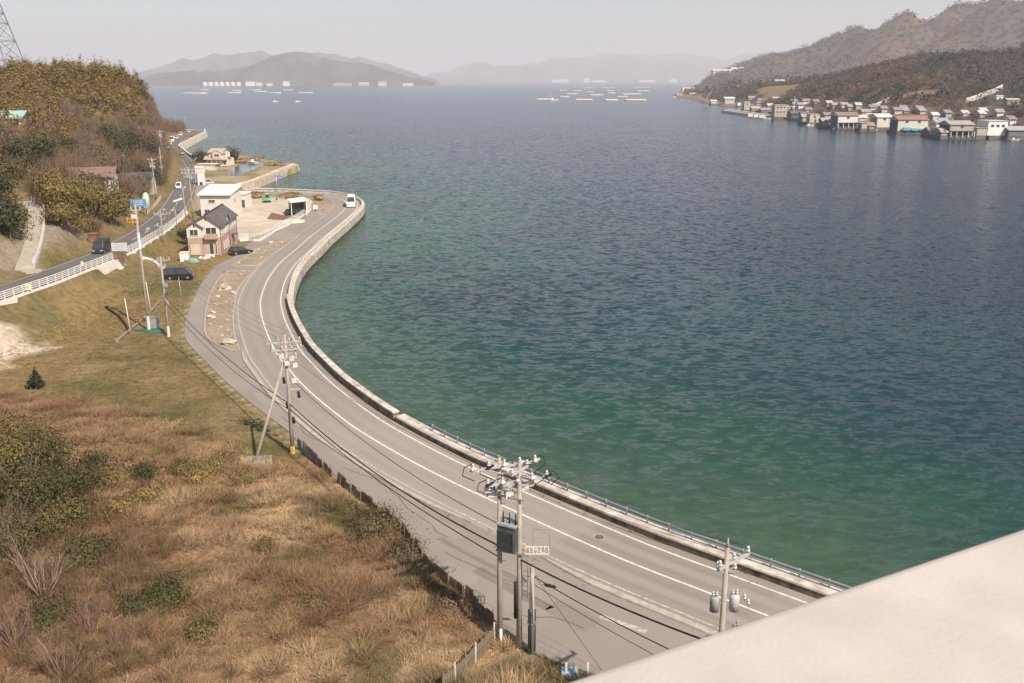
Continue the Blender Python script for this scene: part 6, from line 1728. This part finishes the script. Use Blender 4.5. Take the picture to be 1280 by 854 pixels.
for k, (px, py) in enumerate(FR):
    cf = q.choice([(.58, .53, .46), (.45, .40, .34), (.30, .28, .26)]); cr = q.choice([(.34, .33, .32), (.30, .22, .18), (.50, .49, .47)])
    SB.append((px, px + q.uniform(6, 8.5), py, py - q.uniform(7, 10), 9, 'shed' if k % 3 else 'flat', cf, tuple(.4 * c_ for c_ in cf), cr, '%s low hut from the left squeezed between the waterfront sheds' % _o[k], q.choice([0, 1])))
def RGT(px, py):
    u, v = (px - 640) / F, (427 - py) / F
    d = np.array((u, CT + v * ST, v * CT - ST)); ts = np.arange(450, 2600, 3.0); q_ = ts[:, None] * d + np.array((0, 0, H))
    g_ = rground(q_[:, 0], q_[:, 1]); i_ = int(np.argmax(g_ > q_[:, 2])); return q_[i_]
def cm(c, nm): return mat(nm + '_%02d_%02d_%02d' % tuple(int(x * 99) for x in c), c, .85, .10, .4, var2=.06, scale2=.15)
for j, (x0, x1, yb, yt, D, kd, cf, cg, cr, lb, nw) in enumerate(SB):
    yb = yb - (3.0 if yb > 143 else 1.2)
    back = 'back row' in lb or 'slope row' in lb
    a, b = G(x0, yb, 1.0), G(x1, yb, 1.0)
    if back: a = RGT(x0, yb + 1.2); b = a + np.array(((x1 - x0) / F * a[1], 0, 0))
    zg = max(1.0, rgz((a[0] + b[0]) / 2, a[1] + D / 2)); W = (b[0] - a[0]); h = max(2.5, ZA(yt, a[1]) - .4) if not back else 4.2 + .5 * (j % 4)
    o = empty('waterfront_building', ((a[0] + b[0]) / 2, a[1], .3 if not back else a[2] - .3), lb, 'building', None)
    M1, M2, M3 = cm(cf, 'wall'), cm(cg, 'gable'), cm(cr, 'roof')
    if zg > 1.5 or True: MB().box((0, D / 2, -1.8), (W + 2, D + 2, 3.5)).build('foundation', mat('quay_stone', (.13, .115, .10), .9, .4, .3, .05), o)
    if kd == 'shed':
        gwall(MB(), 0, D, -W / 2, W / 2, 0, h - 1.2, h + .6, axis='x').build('wall', M1, o)
        gable(MB(), 0, D, -W / 2, W / 2, h - 1.2, h + .65, axis='x', over=.7, th=.25).build('roof', M3, o)
        MB().box((-W / 2 - .06, D / 2, (h - 1.6) / 2), (.14, D * .8, h - 1.6)).build('gable_opening', M2, o)  # dark panel on the solid wall, the gable's shade put into its colour
    else:
        MB().box((0, D / 2, h / 2), (W, D, h)).build('wall', M1, o)
        MB().box((0, D / 2, h + .15), (W + .8, D + .8, .3)).build('roof', M3, o)
        MB().box((-W / 2 - .06, D / 2, h * .35), (.12, D * .5, h * .45)).build('side_shade', M2, o)  # darker panel on the side wall, painted as its shade
    rows = 2 if nw == 4 else 1
    for r_ in range(rows):
        for k in range(3 if nw == 4 else nw):
            n = 3 if nw == 4 else nw
            win(o, ((k + .5) / n * W * .84 - W * .42, 0, h * (.68 if rows == 1 else (.78 - .38 * r_))), min(2.0, W / n * .5), 1.5, '-y', mull=False)
    if 'posts' in lb:
        for k in range(5): MB().box((-W / 2 + k * W / 4, -1.8, .9), (.35, .35, 3.4)).build('post', M_white, o)
        MB().box((0, -1.2, 2.6), (W, 2.4, .25)).build('canopy', M_transd, o); MB().box((0, -.08, 1.2), (W * .9, .14, 2.2)).build('open_front', M_dark, o)
    if 'turquoise' in lb:
        mt_ = mat('turquoise_sheet', (.10, .42, .50), .5, .15, .8)
        for k in range(3): MB().box((-W * .25 + k * W * .28, -1.6, .9 + .3 * (k == 0)), (W * .22, 1.5, 1.8 - .4 * k)).build('turquoise_sheet', mt_, o)
    if 'door' in lb: MB().box((W * .1, -.06, 1.2), (1.4, .12, 2.4)).build('door', M_dark, o)
# quay, jetty and other things on the far shore
qy = smooth([G(*p, SEA) for p in ((1400, 194), (1330, 180), (1280, 173), (1180, 169.5), (1115, 161.5), (1036, 158.5), (1010, 154), (985, 149.5), (962, 147.5))], 12); r = qy[len(qy) // 2].copy(); r[2] = SEA - 2
o = empty('quay_wall', tuple(r), 'dark stained quay under the waterfront sheds across the bay', 'quay')
MB(off=r).sweep(qy, [(-3, -2), (9, -2), (9, 2.1), (-1, 2.1), (-1.4, 1.0)]).build('wall_body', mat('quay_stone', (.13, .115, .10), .9, .4, .3, .05), o)
jt = smooth([G(*p, SEA) for p in ((966, 148.5), (950, 147), (930, 144), (906, 140.5))], 10); r = jt[len(jt) // 2].copy(); r[2] = SEA - 2
o = empty('long_jetty', tuple(r), 'long pale jetty reaching left from the tan house', 'jetty')
MB(off=r).sweep(jt, [(-4, -2), (6, -2), (6, 2.4), (-4, 2.4)]).build('wall_body', M_conc, o); MB(off=r).sweep(jt, [(1, 2.402), (4, 2.402), (4, 3.4), (1, 3.4)]).build('parapet', M_cream, o)
for k in range(3):
    p = G(940 + k * 7 - 2, 145.2 + k * .8, 1); MB(off=r).box((p[0], p[1], 1.8), (5, 3, 2.6)).build('stacked_crates', M_wall, o)
p = G(881, 130.5, 1); o = empty('shore_crane', tuple(p), 'rust-orange crane leaning over the far shore', 'crane')
MB().box((0, 0, 2), (6, 5, 4)).build('cab', M_rust, o); MB().bar((-1, 0, 3), (8, 0, 17), 1.1).build('boom', mat('orange_rust', (.42, .22, .13), .8, .2, .5), o); MB().bar((-2, 0, 4), (7.6, 0, 16.6), .3).build('stay', M_rust, o)
p = G(992, 140, 3); o = empty('radio_mast', tuple(p), 'thin pale mast behind the waterfront houses', 'mast')
MB().cyl((0, 0, -2), (0, 0, 14), .45, .3, 6).build('shaft', M_wall, o); MB().box((0, 0, 13), (1.4, 1.4, .5)).build('top', M_galv, o)
def moored(px, py, L, label, col=(.75, .74, .70), z=SEA, rz=.3, name='moored_boat'):
    p = G(px, py, SEA); o = empty(name, tuple(p), label, 'boat', rz=rz); s = L / 6.4
    hv = np.array([(-2.6, -.6, -.3), (1.6, -.7, -.3), (3.0, 0, -.2), (1.6, .7, -.3), (-2.6, .6, -.3), (-2.7, -.9, .7), (1.7, -1.0, .75), (3.7, 0, 1.1), (1.7, 1.0, .75), (-2.7, .9, .7)]) * s
    MB().add(hv, [(4, 3, 2, 1, 0), (0, 1, 6, 5), (1, 2, 7, 6), (2, 3, 8, 7), (3, 4, 9, 8), (4, 0, 5, 9), (5, 6, 7, 8, 9)]).build('hull', cm(col, 'hull'), o)
    MB().box((-.8 * s, 0, 1.15 * s), (1.5 * s, 1.1 * s, .9 * s), tx=.85, ty=.85).build('cabin', M_white, o); MB().cyl((.4 * s, 0, .6 * s), (.4 * s, 0, 2.6 * s), .06 * s, .04 * s, 5).build('mast', M_galv, o)
    return o
moored(905, 140.5, 8, 'small white boat at the tip of the long jetty'); moored(843, 122, 9, 'white boat off the far headland')
moored(344, 127.5, 9, 'small white boat left of two on the open water'); moored(372, 127.5, 9, 'small white boat right of two on the open water'); moored(692, 126, 17, 'work boat with a tall derrick beside the oyster rafts', (.6, .55, .5))
p = G(692, 126, SEA); o = empty('boat_derrick', (p[0] - 3, p[1], SEA + 1), 'slanting derrick of the work boat by the oyster rafts', 'derrick')
MB().bar((0, 0, 0), (-4, 0, 13), .9).build('jib', M_conc, o); MB().bar((2, 0, .5), (-3.6, 0, 12.5), .35).build('stay', M_dark, o)
p = G(1130, 163.5, 1.5); 
# hillside details
for j, (pts, lb) in enumerate((([(1208, 122), (1222, 118.5), (1238, 116), (1252, 113.5)], 'pale hillside road wall curving above the waterfront at the right'), ([(1085, 127), (1100, 125.5), (1112, 125)], 'short grey terrace wall above the bright-roofed shed'))):
    Y0 = 760 if j == 0 else 800
    pl = smooth([AT(px, py, Y0 + 14 * k) for k, (px, py) in enumerate(pts)], 5); pl[:, 2] = rground(pl[:, 0], pl[:, 1]) + 1.6
    r = pl[0].copy(); o = empty('terrace_wall', tuple(r), lb, 'wall'); MB(off=r).sweep(pl, [(-.5, -3.5), (.5, -3.5), (.5, 1.4), (-.5, 1.4)]).build('wall_body', M_conc, o); MB(off=r).sweep(pl, [(-.3, 1.402), (.3, 1.402), (.3, 2.2), (-.3, 2.2)]).build('rail', M_wall, o)
for j, (px, py, Y0, w, cf, cr, lb) in enumerate(((1264, 127, 720, 9, (.30, .26, .20), (.42, .38, .30), 'open hut with tan roof on the slope at the right edge'), (1250, 113, 760, 5, (.74, .72, .68), (.6, .6, .6), 'white hut at the end of the hillside road'), (921, 92, 3300, 40, (.55, .42, .36), (.62, .48, .42), 'reddish terraced building high on the far slope'), (908, 97.5, 3250, 36, (.56, .52, .48), (.5, .47, .45), 'pale houses on the far slope below the reddish building'), (896, 101, 3200, 32, (.50, .46, .42), (.5, .47, .45), 'small pale house low on the far slope'), (975, 89, 1500, 14, (.55, .53, .52), (.45, .45, .46), 'grey house among trees halfway up the slope'))):
    p = AT(px, py, Y0); z = rgz(p[0], p[1]); o = empty('slope_building', (p[0], p[1], z - .5), lb, 'building')
    h = w * .45; MB().box((0, 0, h / 2 - 2), (w, w * .7, h + 5)).build('wall', cm(cf, 'wall'), o); gable(MB(), -w * .35, w * .35, -w / 2, w / 2, h + .5, h + w * .16, axis='x', over=w * .06, th=.3).build('roof', cm(cr, 'roof'), o)
    MB().box((0, -w * .35 - .06, h * .5), (w * .4, .14, h * .35)).build('opening', M_dark, o)

for k, (px, py) in enumerate(((1012, 157.5), (1028, 160), (1082, 161.5), (1090, 163.5), (1165, 169.5), (1172, 170.5), (1221, 173.5), (1268, 175.5), (958, 149), (1045, 162))):
    moored(px, py, R.uniform(5.5, 9), '%s small boat from the left moored along the waterfront across the bay' % ['third', 'fourth', 'sixth', 'seventh', 'eighth', 'ninth', 'tenth', 'eleventh', 'first', 'fifth'][k], R.choice([(.72, .71, .68), (.55, .55, .52), (.25, .38, .48)]), rz=R.uniform(-.5, .5))
BUILT = np.array([(o_.location.x, o_.location.y) for o_ in bpy.data.objects if o_.name.startswith(('waterfront_building', 'slope_building', 'terrace_wall'))])
wood('bare_woodland', ('brown leafless wood on the near hill across the bay', 'dark evergreen patches on the near hill across the bay'), 270, 760, 540, 1750, 9.0, 1.0, .8, 9000, 95)
wood('bare_woodland', ('grey-brown wood on the high far ridge across the bay', 'dark evergreen patches on the high far ridge across the bay'), 380, 2300, 1500, 4400, 20.0, 2.0, .5, 9000, 96)


# ------------------------------------------------------------------ oyster rafts
def raft_template():
    o = empty('oyster_raft', (0, 0, SEA), 'x', 'raft', 'oyster rafts on the bay')
    mb = MB()
    for k in range(9): mb.bar((-9, -5 + k * 1.25, .75), (9, -5 + k * 1.25, .75), .75)
    for k in range(12): mb.bar((-9 + k * 1.64, -5.2, .3), (-9 + k * 1.64, 5.2, .3), .6)
    mb.build('bamboo_lattice', mat('bleached_bamboo', (.72, .64, .54), .85, .2, .3), o)
    mb = MB()
    for x in (-7.5, -2.5, 2.5, 7.5):
        for y in (-4.2, 0, 4.2): mb.cyl((x - 1.0, y, -.05), (x + 1.0, y, -.05), .5, .5, 7)
    mb.build('floats', M_wall, o)
    return o
rt_ = raft_template(); first = True
RF = [(681, 125.3, 19), (730, 125.8, 20), (763, 126, 15), (794, 126, 24), (706, 122, 11), (715, 118.2, 12), (704, 113.5, 9), (738, 115.6, 8), (745, 119.6, 15), (759.5, 110.3, 14), (763, 114.2, 10), (764, 117, 9), (788, 118.5, 22), (803, 114.2, 14), (802, 109.6, 20), (735, 110.2, 10), (722, 114.0, 9), (778, 121.8, 12),
      (244, 117.3, 24), (293, 116.6, 14), (326, 115, 13), (344, 116.8, 12), (382, 116.5, 15), (296, 113.6, 10), (320, 112.8, 9), (360, 113, 10), (256, 112.6, 8)]
ordn = ['first', 'second', 'third', 'fourth', 'fifth', 'sixth', 'seventh', 'eighth', 'ninth', 'tenth', 'eleventh', 'twelfth', 'thirteenth', 'fourteenth', 'fifteenth', 'sixteenth', 'seventeenth', 'eighteenth']
ordR = sorted([r_ for r_ in RF if r_[0] > 600]); ordL = sorted([r_ for r_ in RF if r_[0] < 600])
for (px, py, w) in RF:
    o = rt_ if first else copy_tree(rt_); first = False
    p = G(px, py, SEA); D = p[1]; s = w / F * D / 18.5
    o.location = p; o.scale = (s, min(s, 2.2) * 1.9, 2.2); o.rotation_euler = (0, 0, R.uniform(-.12, .12))
    o['label'] = (ordn[ordR.index((px, py, w))] + ' oyster raft from the left in the right-hand cluster') if px > 600 else (ordn[ordL.index((px, py, w))] + ' oyster raft from the left off the far island')

# ------------------------------------------------------------------ far islands and mountains
def ridge(name, pts, D, depth, base_col, label, seed, foot=True):
    px = np.array([p[0] for p in pts], float); py = np.array([p[1] for p in pts], float)
    u = np.arange(px[0], px[-1] + .1, 1.5); v = np.interp(u, px, py) + (fbm(u, u * 0 + seed, 20, seed) - .5) * 8.0
    rows = 16; V = []; C = []
    for k in range(rows):
        t = k / (rows - 1) * 1.5                                  # 0 foot, 1 crest, 1.5 behind
        yy = D + depth * (t - 1)
        zc = np.array([ZA(b, D) for b in v]); x = (u - 640) / F * D / 1.039
        e = np.where(t <= 1, t ** .9, max(0, 1 - (t - 1) * 1.2)) 
        n = .55 - 2 * np.abs(fbm(x, np.full_like(x, yy) * .6, depth * .55, seed + 9) - .5) - .4 * fbm(x, np.full_like(x, yy), depth * .15, seed + 3)
        z = SEA - 1 + (zc - SEA) * e + n * zc * .8 * (np.sin(min(t, 1) * np.pi)) * (t < .98)
        V.append(np.stack([x * yy / D, np.full_like(x, yy), np.maximum(z, SEA - 1)], 1))
        C.append(np.array(base_col)[None] * (1 + (fbm(x, np.full_like(x, yy), depth * .2, seed + 4) - .5) * 1.6)[:, None])
    n = len(u); i = np.arange(rows * n).reshape(rows, n)
    f = np.stack([i[:-1, :-1].ravel(), i[:-1, 1:].ravel(), i[1:, 1:].ravel(), i[1:, :-1].ravel()], 1)
    return setp(np_obj(name, np.concatenate(V), f, attr_mat('far_ground'), np.concatenate(C), smooth=True), label, kind='structure')
ridge('far_island', [(160, 104), (175, 97), (200, 92), (225, 90), (250, 90), (275, 87), (300, 84), (325, 76), (345, 68), (362, 64), (380, 66), (400, 72), (425, 75), (445, 77), (465, 80), (480, 86), (500, 92), (520, 97), (545, 102)], 6600, 700, (.085, .078, .068), 'grey-brown island hill across the water', 5)
ridge('far_hills', [(120, 99), (180, 90), (210, 80), (232, 72), (250, 76), (270, 68), (290, 69), (310, 66), (330, 63), (345, 68), (390, 66), (415, 68), (440, 72), (450, 71), (470, 78), (490, 83), (510, 88), (530, 95), (550, 100)], 10500, 1500, (.10, .085, .07), 'pale blue hills behind the far island', 12)
ridge('far_mountains', [(505, 100), (530, 96), (560, 86), (590, 78), (620, 82), (650, 84), (680, 78), (700, 74), (730, 70), (760, 66), (780, 68), (810, 70), (850, 68), (880, 72), (905, 74), (930, 68), (950, 66), (980, 70), (1010, 72), (1060, 80), (1120, 92)], 17500, 2500, (.10, .085, .07), 'faint mountains on the horizon across the bay', 19)
# works on the foot of the far island
for k in range(7):
    p = G(256 + k * 7.0, 106, SEA); D = 5650; x = (256 + k * 7.0 - 640) / F * D / 1.039
    o = empty('storage_tank', (x, D, SEA - 1), '%s white storage tank from the left on the far island' % ordn[k], 'tank', 'white tanks on the far island')
    MB().tube([(0, 0, 0), (0, 0, 19), (0, 0, 22)], [14, 14, 6], 14).build('shell', M_white, o, smooth=False); MB().cyl((0, 0, 22), (0, 0, 24), 4, 3, 8).build('vent', M_wall, o)
for k, (px, w, h, c, lb) in enumerate(((313, 52, 24, (.75, .73, .7), 'white factory with broad roof right of the tanks'), (324, 30, 14, (.7, .68, .65), 'low white works next to the factory on the far island'), (337, 30, 14, (.72, .7, .66), 'small white shed on the far island shore, middle one'), (358, 36, 20, (.74, .72, .68), 'white block by the shore below the far island peak'), (428, 110, 12, (.48, .34, .30), 'long reddish dock buildings on the far island'), (455, 60, 14, (.5, .36, .32), 'reddish works at the right of the far dock'), (478, 46, 22, (.6, .58, .58), 'pale works with tall blocks at the right end of the island'), (510, 60, 9, (.66, .62, .6), 'low pale sheds at the tip of the far island'))):
    D = 5650; x = (px - 640) / F * D / 1.039; o = empty('far_works', (x, D, SEA - 1), lb, 'building')
    MB().box((0, 0, h / 2), (w, 26, h)).build('wall', cm(c, 'wall'), o); gable(MB(), -13, 13, -w / 2, w / 2, h, h + 5, axis='x', over=1, th=1).build('roof', M_wall if k % 2 else M_trans, o)
moored(423, 106.6, 95, 'white ship lying before the far dock', rz=.05, name='ship'); moored(500, 106.4, 60, 'pale ship at the right end of the far dock', rz=.02, name='ship')
for k, (px, w, h) in enumerate(((700, 260, 40), (733, 90, 60), (748, 200, 34), (808, 240, 34), (840, 120, 44))):
    D = 14500; x = (px - 640) / F * D / 1.039; o = empty('far_town_block', (x, D, SEA - 2), ['long pale block of the town on the horizon, leftmost', 'tallest pale block of the town on the horizon', 'pale block right of the tallest on the horizon', 'long pale block of the horizon town, fourth from left', 'rightmost pale block of the town on the horizon'][k], 'building')
    MB().box((0, 0, h / 2), (w, 120, h)).build('wall', M_white, o); MB().box((w * .2, 0, h * 1.1), (w * .25, 80, h * .3)).build('roof_house', M_wall, o)

# ------------------------------------------------------------------ pylon on the hill
D = 405.; base = AT(-15, 82, D); zb = gz(base[0], base[1])
o = empty('lattice_pylon', (base[0], base[1], zb - 1), 'grey steel lattice pylon above the trees at the left edge', 'pylon', rz=.12)
hz_ = 62.; w0_, w1_ = 12.5, 1.2
def leg(s, t, z): w = w0_ + (w1_ - w0_) * min(1, z / 55.); return (s * w, t * w, z)
M_py = mat('pylon_steel', (.24, .235, .24), .6, .1, 1, metal=.3)
for s, t in ((-1, -1), (1, -1), (1, 1), (-1, 1)): MB().bar(leg(s, t, 0), leg(s, t, 55), .34).bar(leg(s, t, 55), leg(s, t, hz_), .28).build('leg', M_py, o)
lev = [0, 9, 17, 24, 28, 33, 38, 43, 48, 52, 55]
for a, b in zip(lev[:-1], lev[1:]):
    mb = MB()
    for (s0, t0), (s1, t1) in (((-1, -1), (1, -1)), ((1, -1), (1, 1)), ((1, 1), (-1, 1)), ((-1, 1), (-1, -1))):
        mb.bar(leg(s0, t0, a), leg(s1, t1, b), .16).bar(leg(s1, t1, a), leg(s0, t0, b), .16).bar(leg(s0, t0, b), leg(s1, t1, b), .18)
    mb.build('bracing', M_py, o)
for z in (45, 51, 57): MB().bar((-9, 0, z), (9, 0, z), .35).bar((-9, 0, z), (0, 0, z + 2.5), .2).bar((9, 0, z), (0, 0, z + 2.5), .2).build('crossarm', M_py, o)
# ------------------------------------------------------------------ air
m = bpy.data.materials.new('haze'); m.use_nodes = True
nt = m.node_tree
for n in list(nt.nodes):
    if n.type != 'OUTPUT_MATERIAL': nt.nodes.remove(n)
pv = nt.nodes.new('ShaderNodeVolumePrincipled')
pv.inputs['Color'].default_value = (.895, .875, .91, 1)
pv.inputs['Density'].default_value = 1.2e-4
pv.inputs['Anisotropy'].default_value = 0.0
nt.links.new(pv.outputs[0], [n for n in nt.nodes if n.type == 'OUTPUT_MATERIAL'][0].inputs['Volume'])
hz = MB().box((0, 20000, 346), (100000, 60000, 708)).build('haze', m)
setp(hz, 'pale bluish haze over the bay and the far hills', None, kind='stuff')
